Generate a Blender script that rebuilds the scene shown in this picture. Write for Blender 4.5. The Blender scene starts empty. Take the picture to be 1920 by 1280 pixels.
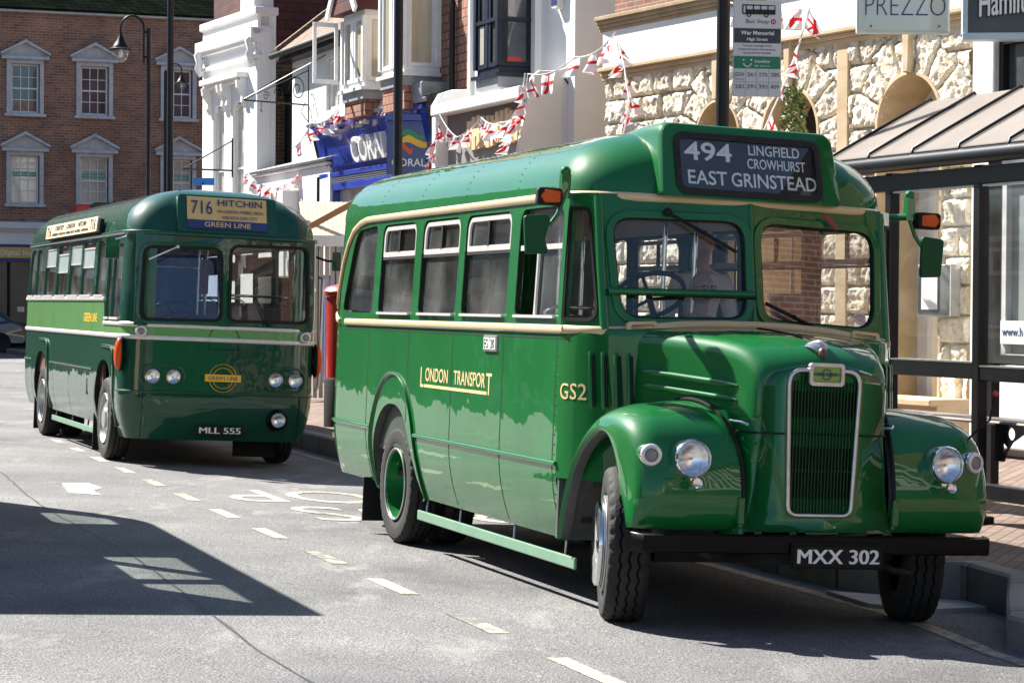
import bpy, bmesh, math, random
from mathutils import Vector, Matrix, noise
R = math.radians
random.seed(7)
sc = bpy.context.scene
col = sc.collection

# ------------------------------------------------------------------ camera
PITCH, ROLL, EYE = 0.016804, 0.007, 1.694
cam_d = bpy.data.cameras.new('camera'); cam = bpy.data.objects.new('camera', cam_d); col.objects.link(cam)
cam_d.sensor_width = 36; cam_d.lens = 79.35; cam_d.clip_end = 2000; cam_d.clip_start = .1
_f = Vector((0, math.cos(PITCH), -math.sin(PITCH))); _x = Vector((1, 0, 0)); _u = Vector((0, math.sin(PITCH), math.cos(PITCH)))
_r = _x*math.cos(ROLL)+_u*math.sin(ROLL); _up = _u*math.cos(ROLL)-_x*math.sin(ROLL)
cam.matrix_world = Matrix(((_r.x, _up.x, -_f.x, 0), (_r.y, _up.y, -_f.y, 0), (_r.z, _up.z, -_f.z, EYE), (0, 0, 0, 1)))
sc.camera = cam

# ------------------------------------------------------------------ light
SUN_EL = R(45); SUN_AZ = Vector((-.80, .60, 0)).normalized()      # horizontal direction towards the sun
wd = bpy.data.worlds.new('World'); sc.world = wd; wd.use_nodes = True
nt = wd.node_tree; bg = nt.nodes['Background']
sky = nt.nodes.new('ShaderNodeTexSky'); sky.sky_type = 'NISHITA'; sky.sun_disc = False
sky.sun_elevation = SUN_EL; sky.sun_rotation = math.atan2(SUN_AZ.x, SUN_AZ.y); sky.air_density = 1.0; sky.dust_density = .5; sky.ozone_density = 3.5
nt.links.new(sky.outputs[0], bg.inputs[0]); bg.inputs[1].default_value = .053
sl = bpy.data.lights.new('sun', 'SUN'); sun = bpy.data.objects.new('sun', sl); col.objects.link(sun)
sl.energy = 5.0; sl.angle = R(.5); sl.color = (1, .95, .87)
_td = Vector((-SUN_AZ.x*math.cos(SUN_EL), -SUN_AZ.y*math.cos(SUN_EL), -math.sin(SUN_EL)))
sun.rotation_euler = _td.to_track_quat('-Z', 'Y').to_euler()
sc.view_settings.view_transform = 'Standard'; sc.view_settings.look = 'None'
sc.view_settings.gamma = 1; sc.view_settings.use_curve_mapping = False
sc.view_settings.exposure = 1.55

# ------------------------------------------------------------------ mesh helpers
class MB:
    def __init__(s): s.v = []; s.f = []; s.m = []
    def add(s, vs, fs, mi=0):
        o = len(s.v); s.v += [tuple(v) for v in vs]; s.f += [[i+o for i in f] for f in fs]; s.m += [mi]*len(fs); return s
    def box(s, c, d, M=None, mi=0):
        x, y, z = d[0]/2, d[1]/2, d[2]/2; c = Vector(c)
        vs = [Vector(p) for p in ((-x,-y,-z),(x,-y,-z),(x,y,-z),(-x,y,-z),(-x,-y,z),(x,-y,z),(x,y,z),(-x,y,z))]
        vs = [c+(M @ v if M else v) for v in vs]
        return s.add(vs, ((0,3,2,1),(4,5,6,7),(0,1,5,4),(1,2,6,5),(2,3,7,6),(3,0,4,7)), mi)
    def bb(s, x0, x1, y0, y1, z0, z1, mi=0):
        return s.box(((x0+x1)/2, (y0+y1)/2, (z0+z1)/2), (abs(x1-x0), abs(y1-y0), abs(z1-z0)), None, mi)
    def grid(s, rows, mi=0, close=False, closeu=False):
        n = len(rows[0]); vs = [p for r in rows for p in r]; fs = []
        R_ = len(rows)
        for i in range(R_ if closeu else R_-1):
            for j in range(n if close else n-1):
                a, b = i*n+j, i*n+(j+1) % n; c, d = ((i+1) % R_)*n+(j+1) % n, ((i+1) % R_)*n+j
                fs.append((a, b, c, d))
        return s.add(vs, fs, mi)
    def tube(s, path, r, n=8, mi=0, closed=False, r2=None, up=None, cap=True):
        P = [Vector(p) for p in path]; rows = []; L = len(P)
        prevN = None
        for i, p in enumerate(P):
            if closed: t = P[(i+1) % L]-P[i-1]
            else: t = P[min(i+1, L-1)]-P[max(i-1, 0)]
            t.normalize()
            if up is not None: U = Vector(up)
            elif prevN is not None: U = prevN
            else: U = Vector((0, 0, 1)) if abs(t.z) < .9 else Vector((1, 0, 0))
            x = U-t*U.dot(t); x.normalize(); y = t.cross(x); prevN = x
            rr = r[i] if isinstance(r, (list, tuple)) else r
            rb = rr if r2 is None else r2
            rows.append([p+x*rr*math.cos(2*math.pi*k/n)+y*rb*math.sin(2*math.pi*k/n) for k in range(n)])
        s.grid(rows, mi, close=True, closeu=closed)
        if not closed and cap:
            s.add(rows[0], [list(range(n))[::-1]], mi); s.add(rows[-1], [list(range(n))], mi)
        return s
    def bar(s, p, q, w, h, mi=0, up=(0, 0, 1)):
        p, q = Vector(p), Vector(q); t = (q-p); L = t.length; t.normalize(); U = Vector(up)
        x = U.cross(t)
        if x.length < 1e-4: x = Vector((1, 0, 0)).cross(t)
        x.normalize(); y = t.cross(x)
        M = Matrix((t, x, y)).transposed()
        return s.box((p+q)/2, (L, w, h), M, mi)
    def lathe(s, prof, n=32, M=None, mi=0, jit=None):
        # prof: (r, h) pairs, axis z
        rows = []
        for k in range(n):
            a = 2*math.pi*k/n
            rows.append([Vector((r*math.cos(a), r*math.sin(a), h)) for r, h in prof])
        if M: rows = [[M @ p for p in r_] for r_ in rows]
        return s.grid(rows, mi, closeu=True)
    def ball(s, c, r, n=12, mi=0, M=None):
        rx, ry, rz = (r, r, r) if not isinstance(r, (tuple, list)) else r
        c = Vector(c); rows = []
        for i in range(n+1):
            t = math.pi*i/n
            rows.append([c+(M @ Vector((rx*math.sin(t)*math.cos(p), ry*math.sin(t)*math.sin(p), rz*math.cos(t))) if M else Vector((rx*math.sin(t)*math.cos(p), ry*math.sin(t)*math.sin(p), rz*math.cos(t)))) for p in [2*math.pi*k/(n*2) for k in range(n*2)]])
        return s.grid(rows, mi, close=True)
    def prism(s, poly, fa, fb, mi=0):
        # poly list of 2D; fa, fb map 2D -> 3D (two end planes)
        n = len(poly); A = [fa(*p) for p in poly]; B = [fb(*p) for p in poly]
        return s.add(A+B, [list(range(n))[::-1], list(range(n, 2*n))]+[(i, (i+1) % n, n+(i+1) % n, n+i) for i in range(n)], mi)
    def plate(s, outer, holes, th, mp, mi=0, bev=0):
        cu = bpy.data.curves.new('tmp', 'CURVE'); cu.dimensions = '2D'; cu.fill_mode = 'BOTH'; cu.extrude = th/2
        if bev: cu.bevel_depth = bev; cu.bevel_resolution = 1; cu.offset = -bev; cu.extrude = max(th/2-bev, 0)
        for poly in [outer]+list(holes):
            sp = cu.splines.new('POLY'); sp.points.add(len(poly)-1); sp.use_cyclic_u = True
            for q, p in zip(sp.points, poly): q.co = (p[0], p[1], 0, 1)
        return s._fromcurve(cu, mp, mi)
    def _fromcurve(s, cu, mp, mi):
        o = bpy.data.objects.new('tmp', cu); me = bpy.data.meshes.new_from_object(o)
        s.add([mp(v.co.x, v.co.y, v.co.z) for v in me.vertices], [list(p.vertices) for p in me.polygons], mi)
        bpy.data.objects.remove(o); bpy.data.curves.remove(cu); bpy.data.meshes.remove(me); return s
    def text(s, string, O, X, Y, h, w=None, th=.004, off=0, mi=0, align='C', sp=1.0, mp=None, bold=0):
        cu = bpy.data.curves.new('tmp', 'FONT'); cu.body = string; cu.size = 1; cu.resolution_u = 3
        cu.space_character = sp; cu.offset = off; cu.extrude = .01
        o = bpy.data.objects.new('tmp', cu); me = bpy.data.meshes.new_from_object(o)
        xs = [v.co.x for v in me.vertices]; x0, x1 = min(xs), max(xs)
        cap = CAPH; k = h/cap; kx = k if w is None else w/(x1-x0)
        sx = x0+(x1-x0)*{'C': .5, 'L': 0, 'R': 1}[align]
        O, X, Y = Vector(O), Vector(X).normalized(), Vector(Y).normalized(); N = X.cross(Y)
        f = mp or (lambda a, b, c: O+X*a+Y*b+N*c)
        for q in ((0,) if not bold else (-bold, 0, bold)): s.add([f((v.co.x-sx)*kx+q, v.co.y*k, (v.co.z+.01)/.02*th+abs(q)*.12+q*.05) for v in me.vertices], [list(p.vertices) for p in me.polygons], mi)
        bpy.data.objects.remove(o); bpy.data.curves.remove(cu); bpy.data.meshes.remove(me); return s
    def xf(s, M): s.v = [tuple(M @ Vector(v)) for v in s.v]; return s

def _cap():
    cu = bpy.data.curves.new('tmp', 'FONT'); cu.body = 'H'; o = bpy.data.objects.new('tmp', cu); me = bpy.data.meshes.new_from_object(o)
    h = max(v.co.y for v in me.vertices); bpy.data.objects.remove(o); bpy.data.curves.remove(cu); bpy.data.meshes.remove(me); return h
CAPH = _cap()

def obj(name, mb, mats, parent=None, smooth=None, bevel=0, seg=2, label=None, solid=0, subsurf=0):
    me = bpy.data.meshes.new(name); me.from_pydata(mb.v, [], mb.f); me.update()
    if not isinstance(mats, (list, tuple)): mats = [mats]
    for m in mats: me.materials.append(m)
    if len(mats) > 1: me.polygons.foreach_set('material_index', mb.m)
    bm = bmesh.new(); bm.from_mesh(me); bmesh.ops.remove_doubles(bm, verts=bm.verts, dist=1e-5)
    bmesh.ops.recalc_face_normals(bm, faces=bm.faces); bm.to_mesh(me); bm.free()
    if smooth is not None:
        me.shade_smooth()
        if smooth < 179: me.set_sharp_from_angle(angle=R(smooth))
    o = bpy.data.objects.new(name, me); col.objects.link(o)
    if parent: o.parent = parent
    if solid:
        md = o.modifiers.new('solidify', 'SOLIDIFY'); md.thickness = solid; md.offset = -1
    if bevel:
        md = o.modifiers.new('bevel', 'BEVEL'); md.width = bevel; md.segments = seg; md.limit_method = 'ANGLE'; md.angle_limit = R(40)
    if subsurf:
        md = o.modifiers.new('subsurf', 'SUBSURF'); md.levels = subsurf; md.render_levels = subsurf
    if label: o['label'] = label
    return o
def tag(o, label, cat, group=None):
    o['label'] = label; o['category'] = cat
    if group: o['group'] = group
    return o
def thing(name, label, cat, M=None, group=None):
    o = bpy.data.objects.new(name, None); col.objects.link(o); o.empty_display_size = .3
    if M is not None: o.matrix_world = M if isinstance(M, Matrix) else Matrix.Translation(M)
    return tag(o, label, cat, group)
def struct(o): o['kind'] = 'structure'; return o
def copy_tree(o, parent=None):
    c = o.copy(); col.objects.link(c)
    if parent: c.parent = parent
    for ch in o.children: copy_tree(ch, c)
    return c
def rrect(x0, y0, x1, y1, r, n=5):
    rs = r if isinstance(r, (list, tuple)) else (r,)*4; out = []
    for (cx, cy, a0), rr in zip(((x0, y0, 180), (x1, y0, 270), (x1, y1, 0), (x0, y1, 90)), rs):
        ccx = cx+rr if cx == x0 else cx-rr; ccy = cy+rr if cy == y0 else cy-rr
        for k in range(n+1):
            a = R(a0+90*k/n); out.append((ccx+rr*math.cos(a), ccy+rr*math.sin(a)))
    return out
def rquad(P, r, n=5):
    # rounded arbitrary polygon
    out = []; L = len(P); rs = r if isinstance(r, (list, tuple)) else (r,)*L
    for i in range(L):
        p = Vector(P[i]); a = Vector(P[i-1]); b = Vector(P[(i+1) % L]); rr = rs[i]
        d1 = (a-p).normalized(); d2 = (b-p).normalized(); ang = d1.angle(d2); t = rr/math.tan(ang/2)
        s0 = p+d1*t; s1 = p+d2*t
        for k in range(n+1):
            u = k/n; out.append(tuple((1-u)**2*s0+2*u*(1-u)*p+u*u*s1))
    return out
def arc(cx, cy, rx, ry, a0, a1, n): return [(cx+rx*math.cos(R(a0+(a1-a0)*k/n)), cy+ry*math.sin(R(a0+(a1-a0)*k/n))) for k in range(n+1)]
def inset_poly(P, d):
    n = len(P); A = sum(P[i][0]*P[(i+1) % n][1]-P[(i+1) % n][0]*P[i][1] for i in range(n)); sg = 1 if A > 0 else -1; out = []
    for i in range(n):
        p0, p1, p2 = Vector(P[i-1]), Vector(P[i]), Vector(P[(i+1) % n]); t = (p2-p0).normalized(); out.append((p1.x-t.y*d*sg, p1.y+t.x*d*sg))
    return out
def lerp(a, b, t): return a+(b-a)*t
def interp(x, xs, ys):
    if x <= xs[0]: return ys[0]
    for i in range(len(xs)-1):
        if x <= xs[i+1]: return lerp(ys[i], ys[i+1], (x-xs[i])/(xs[i+1]-xs[i]))
    return ys[-1]
def sstep(a, b, x):
    t = min(max((x-a)/(b-a), 0), 1); return t*t*(3-2*t)

# ------------------------------------------------------------------ materials
MAT = {}
def pm(name, c, rough=.5, metal=0, coat=0, spec=.5, trans=0, emit=None):
    m = bpy.data.materials.new(name); m.use_nodes = True; b = m.node_tree.nodes['Principled BSDF']
    b.inputs['Base Color'].default_value = (*c, 1); b.inputs['Roughness'].default_value = rough; b.inputs['Metallic'].default_value = metal
    b.inputs['Coat Weight'].default_value = coat; b.inputs['Coat Roughness'].default_value = .025; b.inputs['Specular IOR Level'].default_value = spec
    b.inputs['Transmission Weight'].default_value = trans
    MAT[name] = m; return m
def N(m, t, **kw):
    n = m.node_tree.nodes.new(t)
    for k, v in kw.items():
        if k in n.inputs: n.inputs[k].default_value = v
        else: setattr(n, k, v)
    return n
def L(m, a, b): m.node_tree.links.new(a, b)
def bsdf(m): return m.node_tree.nodes['Principled BSDF']
def coords(m, scale=None, kind='Object'):
    tc = N(m, 'ShaderNodeTexCoord'); o = tc.outputs[kind]
    if scale:
        mp = N(m, 'ShaderNodeMapping'); mp.inputs['Scale'].default_value = scale; L(m, o, mp.inputs[0]); o = mp.outputs[0]
    return o
def ramp(m, fac, stops):
    r = N(m, 'ShaderNodeValToRGB'); e = r.color_ramp.elements
    while len(e) < len(stops): e.new(.5)
    for i, (p, c) in enumerate(stops): e[i].position = p; e[i].color = (*c, 1) if len(c) == 3 else c
    L(m, fac, r.inputs[0]); return r.outputs[0]
def mottled(name, c1, c2, scale=3, rough=.7, bump=0, bscale=40, detail=5, metal=0, coat=0, stretch=None, spec=.5, lo=.3, hi=.7):
    m = pm(name, c1, rough, metal, coat, spec); v = coords(m, stretch or (1, 1, 1))
    n = N(m, 'ShaderNodeTexNoise', Scale=scale, Detail=detail, Roughness=.6); L(m, v, n.inputs['Vector'])
    L(m, ramp(m, n.outputs['Fac'], [(lo, c1), (hi, c2)]), bsdf(m).inputs['Base Color'])
    if bump:
        n2 = N(m, 'ShaderNodeTexNoise', Scale=bscale, Detail=4); L(m, v, n2.inputs['Vector'])
        b = N(m, 'ShaderNodeBump', Strength=bump, Distance=.02); L(m, n2.outputs['Fac'], b.inputs['Height']); L(m, b.outputs[0], bsdf(m).inputs['Normal'])
    return m
def paint(name, c1, c2, wav=.0045, rough=.22):
    # coach paint: slightly uneven hand-finished panels under a clear gloss, dust film towards the skirt edges
    m = pm(name, c1, .45, coat=1.0, spec=.12); v = coords(m)
    n = N(m, 'ShaderNodeTexNoise', Scale=1.7, Detail=4, Roughness=.6); L(m, v, n.inputs['Vector'])
    L(m, ramp(m, n.outputs['Fac'], [(.3, c1), (.75, c2)]), bsdf(m).inputs['Base Color'])
    n2 = N(m, 'ShaderNodeTexNoise', Scale=2.6, Detail=2, Roughness=.5); L(m, v, n2.inputs['Vector'])
    b = N(m, 'ShaderNodeBump', Strength=1.0, Distance=wav); L(m, n2.outputs['Fac'], b.inputs['Height'])
    L(m, b.outputs[0], bsdf(m).inputs['Coat Normal']); L(m, b.outputs[0], bsdf(m).inputs['Normal'])
    n3 = N(m, 'ShaderNodeTexNoise', Scale=9, Detail=5); L(m, v, n3.inputs['Vector'])
    L(m, ramp(m, n3.outputs['Fac'], [(.35, (.004,)*3), (.8, (.028,)*3)]), bsdf(m).inputs['Coat Roughness'])
    return m
def glass(name, tint=(.86, .9, .88), ior=1.5, dirt=.04):
    m = bpy.data.materials.new(name); m.use_nodes = True; t = m.node_tree; t.nodes.clear()
    out = N(m, 'ShaderNodeOutputMaterial'); tr = N(m, 'ShaderNodeBsdfTransparent', Color=(*tint, 1)); gl = N(m, 'ShaderNodeBsdfGlossy', Roughness=.01, Color=(1, 1, 1, 1))
    lw = N(m, 'ShaderNodeLayerWeight', Blend=.5); pw = N(m, 'ShaderNodeMath', operation='POWER'); L(m, lw.outputs['Facing'], pw.inputs[0]); pw.inputs[1].default_value = 5
    f0 = ((ior-1)/(ior+1))**2*1.9; fr = N(m, 'ShaderNodeMapRange'); L(m, pw.outputs[0], fr.inputs[0]); fr.inputs[3].default_value = f0; fr.inputs[4].default_value = 1; mx = N(m, 'ShaderNodeMixShader'); L(m, fr.outputs[0], mx.inputs[0]); L(m, tr.outputs[0], mx.inputs[1]); L(m, gl.outputs[0], mx.inputs[2])
    df = N(m, 'ShaderNodeBsdfDiffuse', Color=(.7, .72, .7, 1)); nz = N(m, 'ShaderNodeTexNoise', Scale=2.2, Detail=4); L(m, coords(m), nz.inputs['Vector'])
    mr = N(m, 'ShaderNodeMapRange'); mr.inputs[1].default_value = .4; mr.inputs[2].default_value = .8; mr.inputs[3].default_value = dirt*.3; mr.inputs[4].default_value = dirt*2.2
    L(m, nz.outputs['Fac'], mr.inputs[0]); m2 = N(m, 'ShaderNodeMixShader'); L(m, mr.outputs[0], m2.inputs[0]); L(m, mx.outputs[0], m2.inputs[1]); L(m, df.outputs[0], m2.inputs[2])
    L(m, m2.outputs[0], out.inputs[0]); MAT[name] = m; return m
def bricks(name, c1, c2, mortar, w=.225, h=.075, ms=.012, bump=.4, rough=.85, var=.5):
    m = pm(name, c1, rough); tc = N(m, 'ShaderNodeTexCoord'); sp = N(m, 'ShaderNodeSeparateXYZ'); L(m, tc.outputs['Object'], sp.inputs[0])
    ad = N(m, 'ShaderNodeMath', operation='ADD'); L(m, sp.outputs[0], ad.inputs[0]); L(m, sp.outputs[1], ad.inputs[1])
    cb = N(m, 'ShaderNodeCombineXYZ'); L(m, ad.outputs[0], cb.inputs[0]); L(m, sp.outputs[2], cb.inputs[1])
    bt = N(m, 'ShaderNodeTexBrick', Scale=1.0); bt.inputs['Color1'].default_value = (*c1, 1); bt.inputs['Color2'].default_value = (*c2, 1); bt.inputs['Mortar'].default_value = (*mortar, 1)
    bt.inputs['Mortar Size'].default_value = ms; bt.inputs['Mortar Smooth'].default_value = .3; bt.inputs['Brick Width'].default_value = w; bt.inputs['Row Height'].default_value = h; bt.inputs['Bias'].default_value = 0
    L(m, cb.outputs[0], bt.inputs['Vector'])
    nz = N(m, 'ShaderNodeTexNoise', Scale=1.3, Detail=6, Roughness=.65); L(m, tc.outputs['Object'], nz.inputs['Vector'])
    mx = N(m, 'ShaderNodeMix', data_type='RGBA', blend_type='MULTIPLY'); mx.inputs[0].default_value = var
    L(m, bt.outputs['Color'], mx.inputs[6]); L(m, ramp(m, nz.outputs['Fac'], [(.28, (.35, .33, .33)), (.7, (1.25, 1.2, 1.15))]), mx.inputs[7]); L(m, mx.outputs[2], bsdf(m).inputs['Base Color'])
    b = N(m, 'ShaderNodeBump', Strength=bump, Distance=.012); L(m, bt.outputs['Fac'], b.inputs['Height']); b.invert = True; L(m, b.outputs[0], bsdf(m).inputs['Normal'])
    return m

G_PAINT = paint('bus_green_paint', (.003, .108, .022), (.005, .138, .029))
G_DARK = paint('coach_dark_green_paint', (.003, .052, .029), (.004, .068, .036), .006)
G_LIGHT = paint('coach_light_green_paint', (.125, .30, .10), (.14, .33, .115), .004)
CREAM = mottled('cream_paint', (.60, .45, .24), (.66, .51, .29), 4, .35, coat=.4)
BLACK = mottled('black_gloss_paint', (.004, .004, .0045), (.006, .006, .006), 6, .3, spec=.12)
BLACKM = mottled('black_matt', (.006, .006, .006), (.012, .012, .012), 8, .7, spec=.3)
RUBBER = mottled('tyre_rubber', (.008, .008, .008), (.022, .021, .020), 9, .8, bump=.25, bscale=60)
CHROME = pm('chrome', (.82, .82, .84), .07, 1)
ALU = mottled('aluminium_trim', (.48, .48, .49), (.62, .62, .62), 12, .34, metal=.9)
SILVERP = mottled('silver_strip', (.62, .6, .58), (.72, .7, .68), 10, .35, metal=.35)
GLASS = glass('window_glass', dirt=.052)
GLASS_B = glass('windscreen_glass', (.90, .93, .98), 1.42, .012)
GLASS_R = glass('windscreen_glass_plate', (.84, .87, .88), 1.8, .02)
GLASS_L = glass('sky_tinted_windscreen_glass', (.50, .60, .85), 1.6, .02)  # blue of the reflected sky put into the pane's tint
GLASS_C = glass('clean_glass', (.96, .97, .96), 1.4, .004)
LENS = pm('lamp_lens', (.9, .92, .95), .04, 0, trans=.75)
REFLECT = pm('lamp_reflector', (.95, .95, .96), .2, 1)
AMBER = mottled('amber_lens', (.55, .06, .003), (.68, .10, .006), 20, .3, spec=.3)
WHITE_P = mottled('white_lettering', (.78, .78, .76), (.84, .84, .82), 5, .5)
GOLD = mottled('gold_lettering', (.72, .52, .24), (.78, .58, .3), 6, .4)
YELLOWL = mottled('yellow_transfer', (.80, .47, .03), (.86, .53, .05), 6, .4)
NAVY = mottled('navy_print', (.015, .03, .14), (.02, .04, .17), 6, .45)
BLIND = mottled('black_blind_cloth', (.005, .005, .006), (.009, .009, .010), 5, .6)
BLINDC = mottled('amber_board_paint', (.60, .42, .17), (.66, .47, .20), 4, .5)
CREAMB = mottled('cream_board_paint', (.74, .58, .38), (.8, .64, .43), 3, .5)
LINING = mottled('cream_roof_lining', (.62, .55, .42), (.68, .6, .47), 3, .6)
MOQ = mottled('seat_moquette', (.10, .025, .02), (.05, .06, .03), 30, .9)
INTER = mottled('cab_interior_paint', (.03, .05, .04), (.045, .07, .055), 4, .5)
WOODF = mottled('wood_floor', (.16, .11, .07), (.10, .07, .045), 5, .6)
UNDERM = mottled('dusty_shaded_underside', (.015, .014, .013), (.035, .032, .03), 8, .9)  # underframe colour kept dark to deepen the shadow beneath the buses
WELL = mottled('grey_wheel_arch', (.045, .045, .048), (.10, .097, .093), 5, .8)
ORANGE_RED = mottled('red_plastic', (.45, .03, .02), (.5, .05, .03), 6, .4)

# ------------------------------------------------------------------ street frame and ground
YAW = -1.2380511; TILT = .039135; SL = .000629
MD = Vector((math.cos(YAW), math.sin(YAW), 0)); ND = Vector((-math.sin(YAW), math.cos(YAW), 0))
def zr(m, n):                      # road level: cross-fall towards the kerb, crown on the far side, level beyond the junction
    nn = max(n, -2.5); z = -math.tan(TILT)*nn+SL*m
    if n < -2.5: z -= (-2.5-n)*.02
    s = sstep(-40, -60, m); return lerp(z, .2, s)
def W(m, n, z): return MD*m+ND*n+Vector((0, 0, z))
def RD(m, n, dz=0): return W(m, n, zr(m, n)+dz)
KERB = [(-400, 7.33), (-60, 7.33), (-40, 7.33), (-25, 7.33), (-14.3, 7.35), (-13.7, 7.55), (-13.45, 7.88), (-12.75, 7.82), (-12.0, 7.35), (-11.38, 6.98), (-9, 6.95), (10, 6.95), (60, 6.95)]
def kerb_n(m): return interp(m, [k[0] for k in KERB], [k[1] for k in KERB])
def zp(m, n): return lerp(-.075+(n-7.33)*.062 if n < 13 else .276, .33, sstep(-40, -60, m))

asph = pm('asphalt', (.2, .2, .2), .85); _v = coords(asph)
_n1 = N(asph, 'ShaderNodeTexNoise', Scale=80, Detail=3, Roughness=.7); _n2 = N(asph, 'ShaderNodeTexNoise', Scale=.55, Detail=6, Roughness=.62); _vo = N(asph, 'ShaderNodeTexVoronoi', Scale=70)
for _q in (_n1, _n2, _vo): L(asph, _v, _q.inputs['Vector'])
_c1 = ramp(asph, _n1.outputs['Fac'], [(.32, (.030, .030, .032)), (.50, (.120, .120, .123)), (.70, (.33, .325, .32))])
_c2 = ramp(asph, _n2.outputs['Fac'], [(.28, (.50, .50, .51)), (.40, (.80, .80, .81)), (.5, (.98, .98, .98)), (.60, (1.12, 1.11, 1.09)), (.75, (1.5, 1.47, 1.42))])
_mx = N(asph, 'ShaderNodeMix', data_type='RGBA', blend_type='MULTIPLY'); _mx.inputs[0].default_value = 1; L(asph, _c1, _mx.inputs[6]); L(asph, _c2, _mx.inputs[7])
_n3 = N(asph, 'ShaderNodeTexNoise', Scale=1.6, Detail=7, Roughness=.7); L(asph, coords(asph, (1, .35, 1)), _n3.inputs['Vector'])
_mx2 = N(asph, 'ShaderNodeMix', data_type='RGBA', blend_type='MIX'); L(asph, ramp(asph, _n3.outputs['Fac'], [(.56, (0, 0, 0)), (.72, (.75, .75, .75))]), _mx2.inputs[0]); L(asph, _mx.outputs[2], _mx2.inputs[6]); _mx2.inputs[7].default_value = (.30, .295, .285, 1)
L(asph, _mx2.outputs[2], bsdf(asph).inputs['Base Color'])
_b = N(asph, 'ShaderNodeBump', Strength=.7, Distance=.006); L(asph, _vo.outputs['Distance'], _b.inputs['Height']); L(asph, _b.outputs[0], bsdf(asph).inputs['Normal'])

mb = MB()
ms = [-420, -250, -150, -100, -70]+[-60+2.0*i for i in range(11)]+[-38+2*i for i in range(26)]+[20, 40, 80]
ns = [-160, -80, -40, -20, -10, -5, -2.5, 0, 2, 3.5, 5, 6, 7, 8, 10, 14, 30, 80, 200]
mb.grid([[RD(m, n) for n in ns] for m in ms])
struct(obj('road', mb, asph, smooth=60))

# pavement of clay pavers behind a granite kerb
pav = bricks('clay_pavers', (.15, .105, .085), (.23, .165, .13), (.06, .05, .042), .22, .11, .008, .35, .85, .55)
_t = pav.node_tree; _bt = [n for n in _t.nodes if n.type == 'TEX_BRICK'][0]; _tc = [n for n in _t.nodes if n.type == 'TEX_COORD'][0]
_mp = N(pav, 'ShaderNodeMapping'); _mp.inputs['Rotation'].default_value = (0, 0, -YAW+.785); L(pav, _tc.outputs['Object'], _mp.inputs[0]); L(pav, _mp.outputs[0], _bt.inputs['Vector'])
KW = .15
rows = []
mk = [k[0] for k in KERB]; mk = sorted(set(mk+[-34+2*i for i in range(9)]+[-70, -55, -50, -45]))
for m in mk:
    k = kerb_n(m)+KW; rows.append([W(m, n, zp(m, n)) for n in (k, k+.4, k+1.5, k+3.5, max(k+5, 13.1), 18, 40)])
struct(obj('pavement', MB().grid(rows), pav))
granite = bricks('granite_kerb', (.20, .19, .18), (.27, .26, .245), (.04, .04, .038), .92, 40, .012, .3, .75, .7)
_t = granite.node_tree; _bt = [n for n in _t.nodes if n.type == 'TEX_BRICK'][0]; _tc = [n for n in _t.nodes if n.type == 'TEX_COORD'][0]
_mp = N(granite, 'ShaderNodeMapping'); _mp.inputs['Rotation'].default_value = (0, 0, -YAW); _mp.inputs['Location'].default_value = (0, 15, 0); L(granite, _tc.outputs['Object'], _mp.inputs[0]); L(granite, _mp.outputs[0], _bt.inputs['Vector'])
mb = MB(); rows = []
for i, m in enumerate(mk):
    k = kerb_n(m); z = zp(m, k+KW)+.003; zb = zr(m, k)-.05
    t = (kerb_n(min(m+.05, 60))-kerb_n(m-.05))/.1; off = KW/math.sqrt(1+t*t)
    rows.append([W(m, k, zb), W(m, k, z-.025), W(m, k+.02, z-.005), W(m, k+.05, z), W(m+t*off*.6, k+KW+.004, z), W(m, k+KW+.006, zb)])
mb.grid(rows)
struct(obj('kerb', mb, granite, smooth=35))
# gutter slab and worn yellow line by the kerb, bay dashes, bus stop lettering
slab = mottled('gully_slab', (.30, .30, .31), (.42, .42, .42), 6, .7, bump=.3)
mb = MB(); mb.prism([(-13.9, 7.1), (-13.35, 7.9), (-13.05, 7.86), (-12.9, 7.3), (-13.2, 7.05)], lambda m, n: RD(m, n, -.01), lambda m, n: RD(m, n, .03)); struct(obj('gully', mb, slab))
def roadmark(name, c, wear):
    m = pm(name, c, .75); n = N(m, 'ShaderNodeTexNoise', Scale=9, Detail=8, Roughness=.8); L(m, coords(m), n.inputs['Vector']); n2 = N(m, 'ShaderNodeTexNoise', Scale=.62, Detail=2); L(m, coords(m), n2.inputs['Vector'])
    a = N(m, 'ShaderNodeMath', operation='MULTIPLY_ADD'); L(m, n2.outputs['Fac'], a.inputs[0]); a.inputs[1].default_value = .55; L(m, n.outputs['Fac'], a.inputs[2])
    L(m, ramp(m, a.outputs[0], [(wear, (.125, .124, .122)), (wear+.17, c)]), bsdf(m).inputs['Base Color']); return m
YM = roadmark('worn_yellow_marking', (.40, .35, .24), .68); CM = roadmark('cream_road_paint', (.46, .42, .33), .66)
mb = MB(); rows = []
for i in range(61):
    m = -40+.6*i; k = 6.98 if m < -13 else interp(m, [-13, -12.2, -11, -4], [6.98, 6.90, 6.66, 6.6]); rows.append([RD(m, k, .004), RD(m, k+.13, .004)])
mb.grid(rows); struct(obj('kerbside_line_marking', mb, YM))
dm = [-14.67+i*1.78 for i in range(-9, 3)]
mb = MB()
for m0 in dm:
    m1 = m0+.86; mb.grid([[RD(m, n, .004) for n in (4.04, 4.16)] for m in (m0, (m0+m1)/2, m1)])
struct(obj('bay_dash_marking', mb, CM))
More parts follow.
